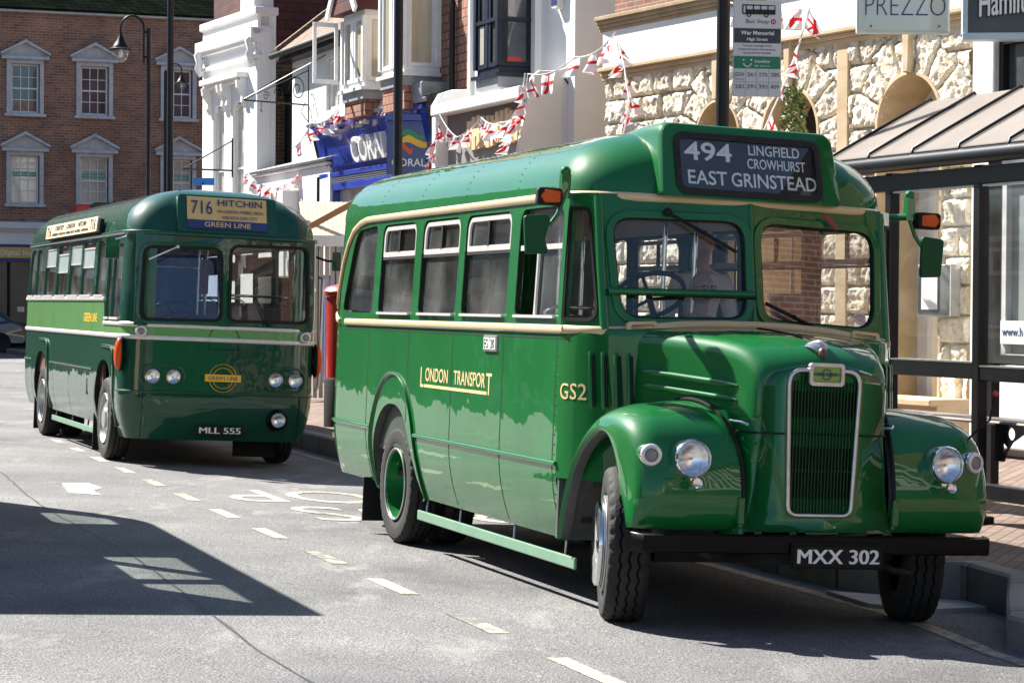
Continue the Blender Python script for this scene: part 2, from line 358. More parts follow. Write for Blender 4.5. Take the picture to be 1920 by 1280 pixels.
# BUS STOP painted large on the bay, to be read from the kerb-side lane
mb = MB()
def roadtext(s, mc, nc, hgt, wid):
    mb.text(s, (0, 0, 0), (1, 0, 0), (0, 1, 0), hgt, wid, .002, off=.004, mp=None)
for wd_, m0, nc, wid in (('STOP', -22.35, 5.90, 2.75), ('BUS', -20.45, 5.85, 2.05)):
    t = MB(); t.text(wd_, (0, 0, 0), (1, 0, 0), (0, 1, 0), 1.42, wid, .001, off=.0); mb.add([RD(m0+v[1], nc-v[0], .004+v[2]) for v in t.v], t.f)
struct(obj('bus_stop_road_lettering', mb, CM))
tint = mottled('worn_white_arrow', (.28, .28, .27), (.48, .48, .46), 6, .8)
mb = MB(); mb.prism([(-22.8, 3.12), (-21.6, 3.02), (-21.4, 3.3), (-21.9, 3.3), (-22.3, 3.45), (-22.9, 3.4)], lambda m, n: RD(m, n, .002), lambda m, n: RD(m, n, .004)); struct(obj('worn_arrow_marking', mb, tint))

# tar-sealed joint and an iron gully grate in the bay, a service cover in the carriageway
tar = mottled('tar_joint', (.02, .02, .02), (.05, .05, .05), 20, .6)
mb = MB(); rj = random.Random(3); rows = []
for k in range(120): m = -44+.33*k; n_ = 2.62+.05*math.sin(m*.7)+rj.uniform(-.012, .012); rows.append([RD(m, n_, .0025), RD(m, n_+rj.uniform(.012, .03), .0025)])
mb.grid(rows); struct(obj('road_tar_joint', mb, tar))

# ------------------------------------------------------------------ vehicle frames
def vframe(pos, yaw):
    F0 = Vector((math.cos(yaw), math.sin(yaw), 0)); n = Vector((-math.sin(yaw), math.cos(yaw), 0)); k = Vector((0, 0, 1))
    Lf = n*math.cos(TILT)-k*math.sin(TILT); U0 = k*math.cos(TILT)+n*math.sin(TILT); F = F0*math.cos(SL)+U0*math.sin(SL); U = F.cross(Lf)
    return Matrix(((F.x, Lf.x, U.x, pos[0]), (F.y, Lf.y, U.y, pos[1]), (F.z, Lf.z, U.z, pos[2]), (0, 0, 0, 1)))
def wheel(name, parent, loc, steer, side, Rr=.47, w=.25, dish='rear', rim_mat=None, hubcap=None, lab=None):
    # axis along b; side=-1 offside (outer face towards -b)
    e = bpy.data.objects.new(name, None); col.objects.link(e); e.parent = parent; e.location = loc; e.rotation_euler = (0, 0, steer)
    if lab: e['label'] = lab
    na = 192
    ys = [-.5, -.49, -.46, -.42]+[-.38+.76*i/56 for i in range(57)]+[.42, .46, .49, .5]
    rows = []
    for k in range(na):
        a = 2*math.pi*k/na; row = []
        row.append((.60, -.36)); row.append((.66, -.47)); row.append((.78, -.505))
        for y in ys:
            r = 1-.055*(abs(y)/.5)**6-.012*(abs(y)/.5)**2
            zz = .028*(1 if (k//3) % 2 else -1)*(abs(((k % 6)-2.5))/2.5)
            zz = .030*(abs((k % 6)-3)/3*2-1)
            for c in (-.22, 0, .22):
                if abs(y-c-zz) < .020: r -= .05
            if abs(y) > .36 and k % 6 < 2: r -= .022*min(1, (abs(y)-.37)/.05)
            if abs(y) == .5: r = .90
            row.append((r, y))
        row.append((.78, .505)); row.append((.66, .47)); row.append((.60, .36))
        rows.append([(r*Rr*math.cos(a), y*w, r*Rr*math.sin(a)) for r, y in row])
    t = MB(); t.grid(rows, closeu=True); obj('tyre', t, RUBBER, e, smooth=38)
    RX = Matrix.Rotation(R(90)*(1 if side < 0 else -1), 4, 'X')   # lathe z -> outward (side)
    hw = w*.5
    if dish == 'rear':
        p = [(.62*Rr, hw*.75), (.615*Rr, hw*.98), (.59*Rr, hw*1.0), (.57*Rr, hw*.9), (.555*Rr, hw*.2), (.52*Rr, -hw*.3), (.44*Rr, -hw*.55), (.25*Rr, -hw*.55), (.24*Rr, -hw*.2), (.16*Rr, -hw*.1), (.02*Rr, -hw*.1), (0, -hw*.1)]
    else:
        p = [(.62*Rr, hw*.75), (.615*Rr, hw*.98), (.59*Rr, hw*1.0), (.57*Rr, hw*.9), (.54*Rr, hw*.62), (.46*Rr, hw*.6), (.36*Rr, hw*.85), (.26*Rr, hw*.9), (.24*Rr, hw*1.05), (.12*Rr, hw*1.1), (0, hw*1.12)]
    t = MB(); t.lathe(p, 40, RX); rim = obj('rim', t, rim_mat or G_PAINT, e, smooth=30)
    t = MB()
    for k in range(8):
        a = 2*math.pi*k/8; hh = -hw*.5 if dish == 'rear' else hw*.72
        M = RX @ Matrix.Translation((.35*Rr*math.cos(a), .35*Rr*math.sin(a), hh)); t.lathe([(0, .02), (.014, .02), (.016, .0)], 6, M)
    obj('wheel_nut', t, BLACKM if dish == 'rear' else CHROME, rim)
    t = MB(); t.tube([RX @ Vector((.6*Rr*math.cos(2*math.pi*k/40), .6*Rr*math.sin(2*math.pi*k/40), hw*.99)) for k in range(40)], .008, 6, closed=True); obj('rim_edge', t, ALU, rim, smooth=60)
    if hubcap:
        t = MB(); t.lathe([(.50*Rr, hw*.6), (.56*Rr, hw*1.1), (.55*Rr, hw*1.35), (.5*Rr, hw*1.45), (.3*Rr, hw*1.5), (0, hw*1.52)], 40, RX); obj('hub_cap', t, CHROME, e, smooth=40)
    return e
def lamp(name, parent, c, r, depth, nrm=(1, 0, 0), bezel=CHROME, lens='clear', mount=None):
    z = Vector(nrm).normalized(); x = z.cross(Vector((0, 0, 1))).normalized(); y = z.cross(x)
    M = Matrix.Translation(c) @ Matrix((x, y, z)).transposed().to_4x4()
    t = MB(); t.lathe([(r*.86, .0), (r*.86, depth+.012), (r*.93, depth+.024), (r, depth+.012), (r*1.02, depth), (r*1.0, -.05)], 36, M); o = obj(name, t, bezel, parent, smooth=40)
    if lens == 'clear':
        t = MB(); t.lathe([(0, -.002), (r*.3, .002), (r*.6, depth*.35), (r*.88, depth*.9)], 28, M); obj('reflector', t, REFLECT, o, smooth=60)
        t = MB(); t.ball(M @ Vector((0, 0, .008)), r*.07, 6); obj('bulb', t, WHITE_P, o, smooth=60)
        t = MB(); t.lathe([(0, depth+.022), (r*.4, depth+.019), (r*.88, depth+.006)], 28, M); obj('lens', t, LENSG, o, smooth=60)
    else:
        t = MB(); t.lathe([(0, depth+.030), (r*.4, depth+.028), (r*.60, depth+.020)], 24, M); obj('lens', t, lens, o, smooth=60); t = MB(); t.lathe([(r*.58, depth+.026), (r*.66, depth+.034), (r*.90, depth+.030), (r, depth+.012)], 28, M); obj('lamp_rim', t, SILVERP, o, smooth=50)
    return o
LENSG = pm('fluted_lens_glass', (.95, .96, .97), .05, trans=1.0); bsdf(LENSG).inputs['IOR'].default_value = 1.2
_w = N(LENSG, 'ShaderNodeTexWave', Scale=28); L(LENSG, coords(LENSG), _w.inputs['Vector']); _w.bands_direction = 'Y'
_b = N(LENSG, 'ShaderNodeBump', Strength=.35, Distance=.01); L(LENSG, _w.outputs['Fac'], _b.inputs['Height']); L(LENSG, _b.outputs[0], bsdf(LENSG).inputs['Normal'])
FROST = mottled('frosted_lens', (.16, .155, .15), (.24, .23, .22), 10, .35, coat=.5)

def seat(parent, a, b0, b1, z0, back=.62):
    t = MB(); bc, bw = (b0+b1)/2, b1-b0
    t.box((a, bc, z0+.36), (.42, bw, .12)); 
    o = obj('seat', t, MOQ, parent, bevel=.03)
    t = MB(); t.prism(rrect(b0, z0+.38, b1, z0+.38+back, .10), lambda b, z: (a-.20-.12*(z-z0-.38), b, z), lambda b, z: (a-.29-.12*(z-z0-.38), b, z)); obj('seat_back', t, MOQ, o, bevel=.015)
    t = MB(); zt = z0+.38+back
    t.tube([(a-.29, b0+.03, zt-.12), (a-.30, b0+.03, zt+.01), (a-.30, b0+.10, zt+.05), (a-.30, b1-.10, zt+.05), (a-.30, b1-.03, zt+.01), (a-.29, b1-.03, zt-.12)], .013, 8)
    t.bar((a, bc-.3*bw, z0), (a, bc-.3*bw, z0+.32), .04, .04); t.bar((a, bc+.3*bw, z0), (a, bc+.3*bw, z0+.32), .04, .04); obj('grab_rail', t, CHROME, o, smooth=60)
    return o

# ================================================================== the bonneted green bus
GSM = vframe((.0917, 18.2081, -.2471), -1.2380512)
gs = thing('vintage_bus', 'mid green bonneted bus with cream lining, black route blind and bulbous front wings, parked nearest', 'bus', GSM)
HB = 1.145; RC, RW = -1.72, .50
def ins(z):                                   # tumblehome and skirt tuck
    if z < .92: return .11*((.92-z)/.52)**2
    if z > 1.73: return (z-1.73)*.032
    return 0
def outline(front=3.80, n=9):                 # plan of the saloon: (a, b, na, nb) from front offside round the back to front nearside
    P = []
    for k in range(13): P.append((front+(RC-front)*k/12, -HB))
    for k in range(1, n+1):
        t = k/n*math.pi/2; P.append((RC-RW*math.sin(t)**.9, -HB+.75*(1-math.cos(t)**.9)))
    Q = P+[(-2.235, 0)]+[(a, -b) for a, b in P[::-1]]
    out = []
    for i, (a, b) in enumerate(Q):
        p, q = Q[max(i-1, 0)], Q[min(i+1, len(Q)-1)]; t = Vector((q[0]-p[0], q[1]-p[1])).normalized(); out.append((a, b, t.y, -t.x))   # inward normal
    return out
OL = outline()
# lower panels with wheel arches
def arch_z(a, c=0, hw=.60, zs=.42, zt=1.10):
    x = (a-c)/hw
    return None if abs(x) >= 1 else zs+(zt-zs)*math.sqrt(1-abs(x)**2.3)
def lower_side(s):
    st = sorted(set([round(3.79-.15*i, 3) for i in range(37)]+[round(-.62+.031*i, 3) for i in range(41)]+[RC])); st = [a for a in st if a >= RC]
    rows = []
    for a in st:
        zb = .405+(.03 if a < -.6 else 0); z0 = arch_z(a); z0 = max(zb, z0) if z0 else zb
        zz = [z0+(1.70-z0)*(k/14)**1.3 for k in range(15)]
        rows.append([(a, s*(HB-ins(z)), z) for z in zz])
    return rows
t = MB(); t.grid(lower_side(-1)); t.grid(lower_side(1))
zz = [.435+(1.70-.435)*(k/14)**1.3 for k in range(15)]
t.grid([[(a+na*ins(z), b+nb*ins(z), z) for z in zz] for a, b, na, nb in OL[12:-12]])
body = obj('body', t, G_PAINT, gs, smooth=50)
# window band, offside then nearside
def wband(s):
    return lambda x, y, z: (x, s*(HB-ins(y))-s*(z+.02), y)
def pane_side(x0, z0, x1, z1, s, d=.03): return [(x0, s*(HB-ins(z0)-d), z0), (x1, s*(HB-ins(z0)-d), z0), (x1, s*(HB-ins(z1)-d), z1), (x0, s*(HB-ins(z1)-d), z1)]
W0 = rquad([(-1.66, 1.815), (-.70, 1.815), (-.70, 2.535), (-1.36, 2.50)], [.09, .07, .07, .28])
WX = [(-.53, .42), (.60, 1.54), (1.68, 2.68), (2.86, 3.70)]
holes = [W0]+[rrect(a, 1.812, b, 2.525, [.07, .07, .10, .10]) for a, b in WX]
outer = [(RC-.01, 1.70), (3.80, 1.70), (3.80, 2.60), (RC-.01, 2.60)]
for s in (-1, 1):
    t = MB(); t.plate(outer, holes, .045, wband(s)); obj('window_band', t, G_PAINT, gs, smooth=30)
t = MB(); zz = [1.70+.9*k/8 for k in range(9)]
t.grid([[(a+na*ins(z)*2.2, b+nb*ins(z), z) for z in zz] for a, b, na, nb in OL[12:23]]); t.grid([[(a+na*ins(z)*2.2, b+nb*ins(z), z) for z in zz] for a, b, na, nb in OL[-23:-12]])
rb = rrect(-.36, 1.85, .36, 2.45, .1)
t.plate([(-.41, 1.70), (.41, 1.70), (.41, 2.60), (-.41, 2.60)], [rb], .04, lambda x, y, z: (-2.225+ins(y)*2.2+z, x, y)); obj('rear_panel', t, G_PAINT, gs, smooth=50)
for s in (-1, 1):
    t = MB()
    for h in holes: t.grid([[(x, s*(HB-ins(z)-.003), z), (x, s*(HB-ins(z)-.036), z)] for x, z in inset_poly(h, .004)], closeu=True)
    obj('window_rubber', t, BLACKM, gs)
# panes and vent frames
for s in (-1, 1):
    t = MB(); t.add([(a, s*(HB-ins(z)-.03), z) for a, z in W0], [list(range(len(W0)))]); obj('window', t, GLASS, gs)
    for i, (a, b) in enumerate(WX):
        t = MB()
        if s < 0 and i == 3:
            t.add(pane_side(3.22, 1.80, b, 2.26, s, .035), [(0, 1, 2, 3)]); t.add(pane_side(a, 2.27, b, 2.53, s, .035), [(0, 1, 2, 3)])
        else: t.add(pane_side(a-.01, 1.80, b+.01, 2.53, s), [(0, 1, 2, 3)])
        wn = obj('window', t, GLASS, gs)
        t = MB(); mp = lambda x, y, z, s=s: (x, s*(HB-ins(y)-.016-z), y)
        if i < 3 or s > 0:
            t.plate(rrect(a+.015, 2.265, b-.015, 2.512, [.02, .02, .09, .09]), [rrect(a+.05, 2.305, b-.05, 2.478, [.015, .015, .06, .06])], .016, mp)
            obj('vent_frame', t, SILVERP, wn, bevel=.004)
            t = MB(); t.plate(rrect(a+.05+(b-a)*.42, 2.30, a+.08+(b-a)*.42, 2.48, .004), [], .022, mp); t.plate(rrect(a+.02, 2.243, b-.02, 2.262, .004), [], .02, mp); obj('vent_catch', t, BLACKM, wn)
        else:
            t.plate(rrect(a+.0, 2.25, b, 2.285, .004), [], .016, mp); t.plate(rrect(3.21, 1.81, 3.235, 2.25, .004), [], .016, mp); obj('vent_frame', t, SILVERP, wn)
        t = MB(); t.plate(rrect(a+.03, 1.803, b-.03, 1.822, .006), [], .05, lambda x, y, z, s=s: (x, s*(HB-ins(y)-.0-z), y)); obj('sill_strip', t, SILVERP, wn)
t = MB(); t.add([(-2.19, -.37, 1.84), (-2.19, .37, 1.84), (-2.17, .37, 2.46), (-2.17, -.37, 2.46)], [(0, 1, 2, 3)]); obj('window', t, GLASS, gs)
# thin joints between panels with rivet lines
t = MB()
for a in (-.75, .40, 1.53, 2.67, 3.72):
    rows = []
    z0 = (arch_z(a) or .41)+.02
    for k in range(15):
        z = z0+(1.685-z0)*k/14; rows.append([(a-.006, -(HB-ins(z)+.0015), z), (a+.006, -(HB-ins(z)+.0015), z)])
    t.grid(rows)
for a in (-.63, .51, 1.61, 2.77): t.grid([[(a-.005, -(HB-ins(z)+.0015), z), (a+.005, -(HB-ins(z)+.0015), z)] for z in (1.765, 2.1, 2.555)])
t.grid([[(a, -(HB+.0015), 1.672), (a, -(HB+.0015), 1.68)] for a in (-1.5, 0, 2, 3.8)])
obj('panel_joint', t, BLACKM, gs)
t = MB()
for a in (-.66, .54, 1.64, 2.80, 3.76):
    for k in range(13): t.ball((a+.03, -(HB-ins(1.8+.055*k)+.001), 1.8+.058*k), .006, 3)
for a in (3.75,): 
    for k in range(18): t.ball((a, -(HB-ins(.5+.063*k)+.001), .5+.063*k), .006, 3)
obj('rivet', t, G_PAINT, gs, smooth=60)
# raised rub rail along the skirt
t = MB()
for s in (-1, 1):
    for x0, x1 in ((RC, -.60), (.66, 3.80)):
        t.tube([(x0+(x1-x0)*k/6, s*(HB+.004), .885) for k in range(7)], .017, 8, up=(0, 0, 1))
    t.tube([(a, s*(abs(b)+.004), .885) for a, b, *_ in OL[12:23]], .017, 8, up=(0, 0, 1))
obj('rub_rail', t, G_PAINT, gs, smooth=60)
# rear wheel arch bead
for s in (-1, 1):
    t = MB(); P = []
    for k in range(33):
        an = R(200-220*k/32); a = .70*math.cos(an)*(1 if math.cos(an) > 0 else .92); z = .50+.84*max(math.sin(an), -.12); P.append((a, s*(HB-ins(z)+.003), z))
    t.tube(P, .022, 8, r2=.010); obj('wheel_arch_bead', t, G_PAINT, gs, smooth=60)
    t = MB(); rows = []
    for k in range(25):
        a = -.60+1.2*k/24; z = arch_z(a*.999, 0, .60, .42, 1.10) or .42; rows.append([(a, s*(HB-ins(z)-.002), z), (a, s*.62, z+.02)])
    t.grid(rows); obj('wheel_well', t, WELL, gs, smooth=60)
# cream mouldings
def mould(path, r=.028, r2=.014, nm='cream_moulding', mat=CREAM):
    t = MB()
    for p in path: t.tube(p, r2, 8, r2=r, up=(0, 0, 1)) if False else t.tube(p, r, 8, r2=r2, up=(0, 0, 1))
    return obj(nm, t, mat, gs, smooth=60)
sweep = [(-.85, 2.588), (-1.05, 2.585), (-1.22, 2.565), (-1.42, 2.51), (-1.57, 2.40), (-1.69, 2.24), (-1.77, 2.05), (-1.81, 1.88), (-1.81, 1.80), (-1.77, 1.755), (-1.69, 1.735)]
def onbody(a, z, s, d=.01):
    if a >= RC: return (a, s*(HB-ins(z)+d), z)
    x = min((RC-a)/RW, 1); tt = math.asin(x**(1/.9)); return (a, s*(HB-.75*(1-math.cos(tt)**.9)-ins(z)+d), z)
for s in (-1, 1):
    P = [(3.84, s*(HB-ins(1.735)+.008), 1.735)]+[onbody(a, 1.735, s, .008) for a in (3.0, 2, 1, 0, -1, -1.5)]
    mould([P], .027, .014)
    P = [onbody(a, 2.588, s) for a in (3.62, 3, 2, 1, 0, -.5)]+[onbody(a, z, s) for a, z in sweep]
    mould([P], .027, .016)
# roof
def fplan(n=9):                               # plan of the canopy at gutter level, front offside corner round the front
    P = []
    for k in range(n+1):
        t = k/n*math.pi/2; P.append((3.58+.42*math.sin(t)**.85, -(HB-.028)+.62*(1-math.cos(t)**.85)))
    return P+[(4.03, -.25), (4.045, 0)]
OR = [(a, b) for a, b, *_ in OL]; half = [p for p in OR if p[1] <= 0]        # offside half, front -> rear
side = [(a+ .0, b*(HB-.028)/HB) for a, b in half if a <= 3.58]
ring = fplan()[::-1]+[p for p in side]                                          # from front centre round to rear centre, offside
af, ar = 4.045, -2.235
def roofpt(a, b, th):
    c, s_ = math.cos(th), math.sin(th); c6 = max(c, 0)**.62; z = 2.60+.475*max(s_, 0)**.92
    Lf_ = .88*(1-c6)+.05*max(s_, 0); a2 = (ar+.62*(1-c6))+(a-ar)*((af-Lf_)-(ar+.62*(1-c6)))/(af-ar)
    return (a2+.0, b*c6, z-.012*max(0, (a2-2.2))*0)
ths = [R(90)*k/16 for k in range(17)]
t = MB(); t.grid([[roofpt(a, b, th) for th in ths] for a, b in ring]); t.grid([[roofpt(a, -b, th) for th in ths] for a, b in ring])
roof = obj('roof', t, G_PAINT, gs, smooth=60)
t = MB()
for a_ in (-.69, .47, 1.6, 2.75):
    for k in range(0, 30, 2): 
        t.ball([x+d for x, d in zip(roofpt(a_, -(HB-.028), R(2+2.9*k)), (0, -.001, .001))], .0045, 3)
obj('roof_rivet', t, G_PAINT, roof, smooth=60)
mould([[(a+.004, b-.004, 2.588) for a, b in fplan()]+[(a+.004, -b+.004, 2.588) for a, b in fplan()[::-1]]], .027, .018)
# lining above the windows and ceiling
t = MB(); t.grid([[(p[0], p[1], p[2]-.05) for p in [roofpt(a*.985, b*.95, th) for th in ths]] for a, b in ring]); t.grid([[(p[0], p[1], p[2]-.05) for p in [roofpt(a*.985, -b*.95, th) for th in ths]] for a, b in ring]); obj('ceiling', t, LINING, gs, smooth=60)
# route blind box let into the dome
def boxpt(b, z, a): return (a, b, z)
fa = lambda b, z: (4.095-.30*(z-2.62), b, z)
t = MB(); sec = rquad([(-.63, 2.60), (.63, 2.60), (.60, 3.075), (-.60, 3.075)], [.03, .03, .09, .09], 6)
rows = []
for k, (da, f) in enumerate(((0, .985), (-.012, 1.0), (-.05, 1.01), (-.35, 1.01), (-.9, .99), (-1.3, .93))):
    rows.append([(4.095-.30*(z-2.62)*(1 if k < 4 else .7)+da, b*f, 2.60+(z-2.60)*(f if k != 4 else .985)-(0 if k < 4 else .02*(k-3))) for b, z in sec])
t.grid(rows, close=True); t.plate(sec, [rrect(-.50, 2.645, .475, 2.995, .05)], .004, lambda x, y, z: (4.095-.30*(y-2.62)+z, x*.985, 2.60+(y-2.60)*.985))
box = obj('route_box', t, G_PAINT, gs, smooth=45)
pl = lambda x, y, z: (4.095-.30*(y-2.62)+z, x, y)
t = MB(); t.plate(rrect(-.525, 2.62, .50, 3.02, .07), [rrect(-.485, 2.66, .46, 2.98, .04)], .02, lambda x, y, z: pl(x, y, z+.006)); obj('blind_surround', t, RUBBER, box, bevel=.006)
t = MB(); t.plate(rrect(-.50, 2.645, .475, 2.995, .05), [], .004, lambda x, y, z: pl(x, y, z-.012)); bl = obj('blind', t, BLIND, box)
up = Vector((-.30, 0, 1)).normalized(); X = (0, 1, 0)
def onb(b, z, d=-.020): return Vector(pl(b, z, d))
t = MB(); t.text('494', onb(-.285, 2.845), X, up, .118, .33, .002, off=.012); t.text('LINGFIELD', onb(.18, 2.90), X, up, .066, .36, .002, off=.006); t.text('CROWHURST', onb(.19, 2.812), X, up, .066, .41, .002, off=.006); t.text('EAST', onb(-.30, 2.69), X, up, .090, .27, .002, off=.008); t.text('GRINSTEAD', onb(.165, 2.69), X, up, .090, .60, .002, off=.008)
t.v = [tuple(Vector(v)+Vector((.012, 0, 0))) for v in t.v]; obj('blind_lettering', t, WHITE_P, bl)
t = MB(); t.plate(rrect(-.50, 2.645, .475, 2.995, .05), [], .004, lambda x, y, z: pl(x, y, z+.004)); obj('blind_glass', t, GLASS_C, box)

# ---- cab front
def scr(s):
    def f(x, y, z):
        u = x/.98; v = (y-1.70)/.9; a = lerp(lerp(4.21, 4.04, v), lerp(4.12, 3.925, v), u); return (a+z, s*x, y)
    return f
SH = rquad([(.055, 1.845), (.885, 1.815), (.925, 2.455), (.05, 2.47)], [.12, .15, .13, .13])
for s in (-1, 1):
    mp = scr(s); t = MB(); t.plate([(0, 1.70), (.985, 1.70), (.985, 2.60), (0, 2.60)], [SH], .045, mp); ws = obj('windscreen_frame', t, G_PAINT, gs, smooth=30)
    t = MB(); t.plate(inset_poly(SH, -.045), [inset_poly(SH, .004)], .03, lambda x, y, z: mp(x, y, z+.028)); obj('windscreen_moulding', t, G_PAINT, ws, bevel=.009)
    t = MB(); t.plate(inset_poly(SH, -.003), [inset_poly(SH, .014)], .03, lambda x, y, z: mp(x, y, z+.012)); obj('windscreen_rubber', t, BLACKM, ws)
    t = MB(); t.add([mp(x, y, .005) for x, y in SH], [list(range(len(SH)))]); obj('windscreen', t, GLASS_B if s < 0 else GLASS_R, ws)
    q = lambda x, y, z, s=s: (lambda u, v: (lerp(lerp(3.80, 3.80, v), lerp(4.12, 3.925, v), u)+z*.45, s*(lerp(lerp(HB, HB-.03, v), lerp(.98, .985, v), u)+z*.9), y))(x/.36, (y-1.70)/.9)
    QH = rquad([(.02, 1.80), (.33, 1.80), (.27, 2.50), (.02, 2.50)], [.012, .10, .07, .02])
    t = MB(); t.plate([(0, 1.70), (.365, 1.70), (.365, 2.60), (0, 2.60)], [QH], .035, q); qp = obj('quarter_light_panel', t, G_PAINT, gs, smooth=30)
    t = MB(); t.plate(inset_poly(QH, -.012), [inset_poly(QH, .012)], .02, lambda x, y, z: q(x, y, z+.018)); obj('quarter_light_rubber', t, BLACKM, qp)
    t = MB(); t.add([q(x, y, -.005) for x, y in QH], [list(range(len(QH)))]); obj('quarter_light', t, GLASS, qp)
    t = MB(); t.tube([(4.115, s*.975, 1.74), (4.02, s*.983, 2.15), (3.93, s*.985, 2.58)], .034, 12); obj('windscreen_pillar', t, G_PAINT, gs, smooth=60)
    t = MB(); t.tube([(4.22, s*.0, 1.72), (4.055, s*.0, 2.58)], .022, 8); obj('centre_pillar', t, G_PAINT, gs, smooth=60) if s < 0 else None
    mould([[(3.83, s*(HB+.006), 1.735), (3.95, s*(HB-.05), 1.735), (4.12, s*1.0, 1.737), (4.175, s*.86, 1.745), (4.21, s*.70, 1.768), (4.225, s*.5, 1.792), (4.235, s*.25, 1.805), (4.24, 0, 1.81)]], .026, .013)
    t = MB(); hb = s*.775; zz = 1.765; 
    t.plate(rrect(-.10, -.032, .10, .032, .02), [rrect(-.075, -.012, .075, .012, .01)], .03, lambda x, y, z: (4.225-abs(x+s*0)*.1+z, hb+x, 1.772+y-s*.06*x*1)); obj('pull_handle', t, CREAM, gs, smooth=60)
# opening light bar on the driver's screen
mp = scr(-1); t = MB(); t.tube([mp(.96, 1.985, .05), mp(.5, 1.995, .052), mp(.015, 2.005, .05)], .024, 8); obj('windscreen_bar', t, G_PAINT, gs, smooth=60)
t = MB(); t.tube([mp(.97, 1.972, .05), mp(.5, 1.978, .055), mp(.0, 1.985, .05)], .010, 6); obj('windscreen_bar_seal', t, BLACKM, gs, smooth=60)
# wipers
def wiper(p, q, mat=BLACKM, col2=None):
    p, q = Vector(p), Vector(q); t = MB(); t.ball(p, .028, 6); k = p.lerp(q, .52); t.tube([p, k+Vector((.02, 0, 0))], .009, 6); t.ball(k+Vector((.015, 0, 0)), .016, 5); d = (q-p); t.bar(p.lerp(q, .22), q, .012, .022); obj('wiper', t, mat, gs, smooth=50)
wiper(mp(.565, 2.50, .06), mp(.115, 2.27, .045)); mp = scr(1); wiper(mp(.487, 1.79, .06), mp(.07, 1.955, .045))
t = MB(); t.bar(mp(.53, 2.545, .07), mp(.615, 2.455, .085), .02, .03); obj('wiper_lever', t, mottled('red_oxide_paint', (.25, .03, .02), (.32, .05, .03), 8, .5), gs, bevel=.006)
t = MB(); t.plate([(.80+.045*math.cos(R(15*k)), 1.89+.045*math.sin(R(15*k))) for k in range(24)], [], .003, lambda x, y, z: mp(x, y, z-.006)); disc = obj('licence_disc', t, WHITE_P, gs)
t = MB(); t.plate([(.80+.036*math.cos(R(15*k)), 1.896+.022*math.sin(R(15*k))) for k in range(24)], [], .002, lambda x, y, z: mp(x, y, z-.002)); obj('licence_disc_print', t, mottled('lilac_print', (.35, .3, .42), (.5, .45, .55), 60, .5), disc)
# scuttle sides with louvres
SP = [(3.79, -HB), (3.88, -1.13), (3.98, -1.09), (4.08, -1.03), (4.17, -.96), (4.24, -.88), (4.28, -.80), (4.29, -.70)]
for s in (-1, 1):
    t = MB(); t.grid([[(a, -s*b*-1*-1 if False else s*abs(b), z) for z in (.80, 1.0, 1.2, 1.4, 1.6, 1.70, 1.735)] for a, b in SP]); t.grid([[(a, s*abs(b)*k, z) for k, z in ((1, 1.735), (.985, 1.75), (.5, 1.78), (0, 1.79))] for a, b in SP]); sc_ = obj('scuttle', t, G_PAINT, gs, smooth=60)
    t = MB()
    for k in range(4):
        f = .40+.115*k; i = int(f*(len(SP)-1)); g_ = f*(len(SP)-1)-i; a = lerp(SP[i][0], SP[i+1][0], g_); b = lerp(abs(SP[i][1]), abs(SP[i+1][1]), g_)
        t.tube([(a+.004, s*(b+.006), 1.60), (a+.014, s*(b+.010), 1.58), (a+.05, s*(b+.006), 1.27), (a+.055, s*(b-.0), 1.25)], .008, 8, r2=.012)
    obj('louvre', t, G_PAINT, sc_, smooth=50)
    t = MB()
    for k in range(4):
        f = .40+.115*k; i = int(f*(len(SP)-1)); g_ = f*(len(SP)-1)-i; a = lerp(SP[i][0], SP[i+1][0], g_); b = lerp(abs(SP[i][1]), abs(SP[i+1][1]), g_)
        t.tube([(a+.026, s*(b-.004), 1.585), (a+.066, s*(b-.014), 1.265)], .009, 6)
    obj('louvre_slot', t, BLACKM, sc_)
# ---- bonnet
BA = [4.16, 4.3, 4.5, 4.7, 4.85, 4.95, 5.03, 5.09, 5.135, 5.17, 5.19, 5.20]
BW = [.88, .80, .695, .60, .535, .495, .468, .45, .435, .42, .40, .385]
BZ = [1.795, 1.792, 1.78, 1.765, 1.748, 1.73, 1.71, 1.685, 1.655, 1.625, 1.60, 1.585]
def bsec(a, n=8):
    w = interp(a, BA, BW); zt = interp(a, BA, BZ); rs = lerp(.10, .10, 0); P = []; dz = .055+.03*sstep(4.9, 5.2, a)
    for k in range(n+1): b = (w-rs)*k/n; P.append((b, zt-dz*(b/w)**2*.9))
    zc = P[-1][1]-rs
    for k in range(1, 6): th = R(90*k/5); P.append((w-rs+rs*math.sin(th), zc+rs*math.cos(th)))
    for z in (1.42, 1.32, 1.19): P.append((w+.006, min(z, zc-.01)))
    wl = lerp(w, max(w, .46 if a > 5 else w), .5)
    for z, wx in ((1.17, .0), (1.0, .02), (.85, .03), (.72, .05), (.60, .09), (.575, .09)): P.append((w+wx*sstep(4.7, 5.1, a), z))
    return P
t = MB(); rows = [[(a, b, z) for b, z in bsec(a)] for a in BA]; t.grid(rows); t.grid([[(a, -b, z) for a, b, z in r] for r in rows])
capP = [(b, z) for b, z in bsec(5.20)]; capP = capP[::-1]+[(-b, z) for b, z in capP[1:]]
GH = rquad([(-.205, .70), (.205, .70), (.235, 1.555), (-.235, 1.555)], [.06, .06, .09, .09])
t.plate(capP[::-1], [GH], .002, lambda x, y, z: (5.199+z+.025*(1-(x/.45)**2)*0, x, y)); bonnet = obj('bonnet', t, G_PAINT, gs, smooth=55)
t = MB(); pr = bsec(5.2)
for s in (-1, 1):
    t.tube([(5.203, s*.245, 1.178), (5.20, s*.38, 1.178), (5.17, s*.432, 1.178), (5.05, s*.47, 1.178), (4.8, s*.57, 1.182)], .006, 6)
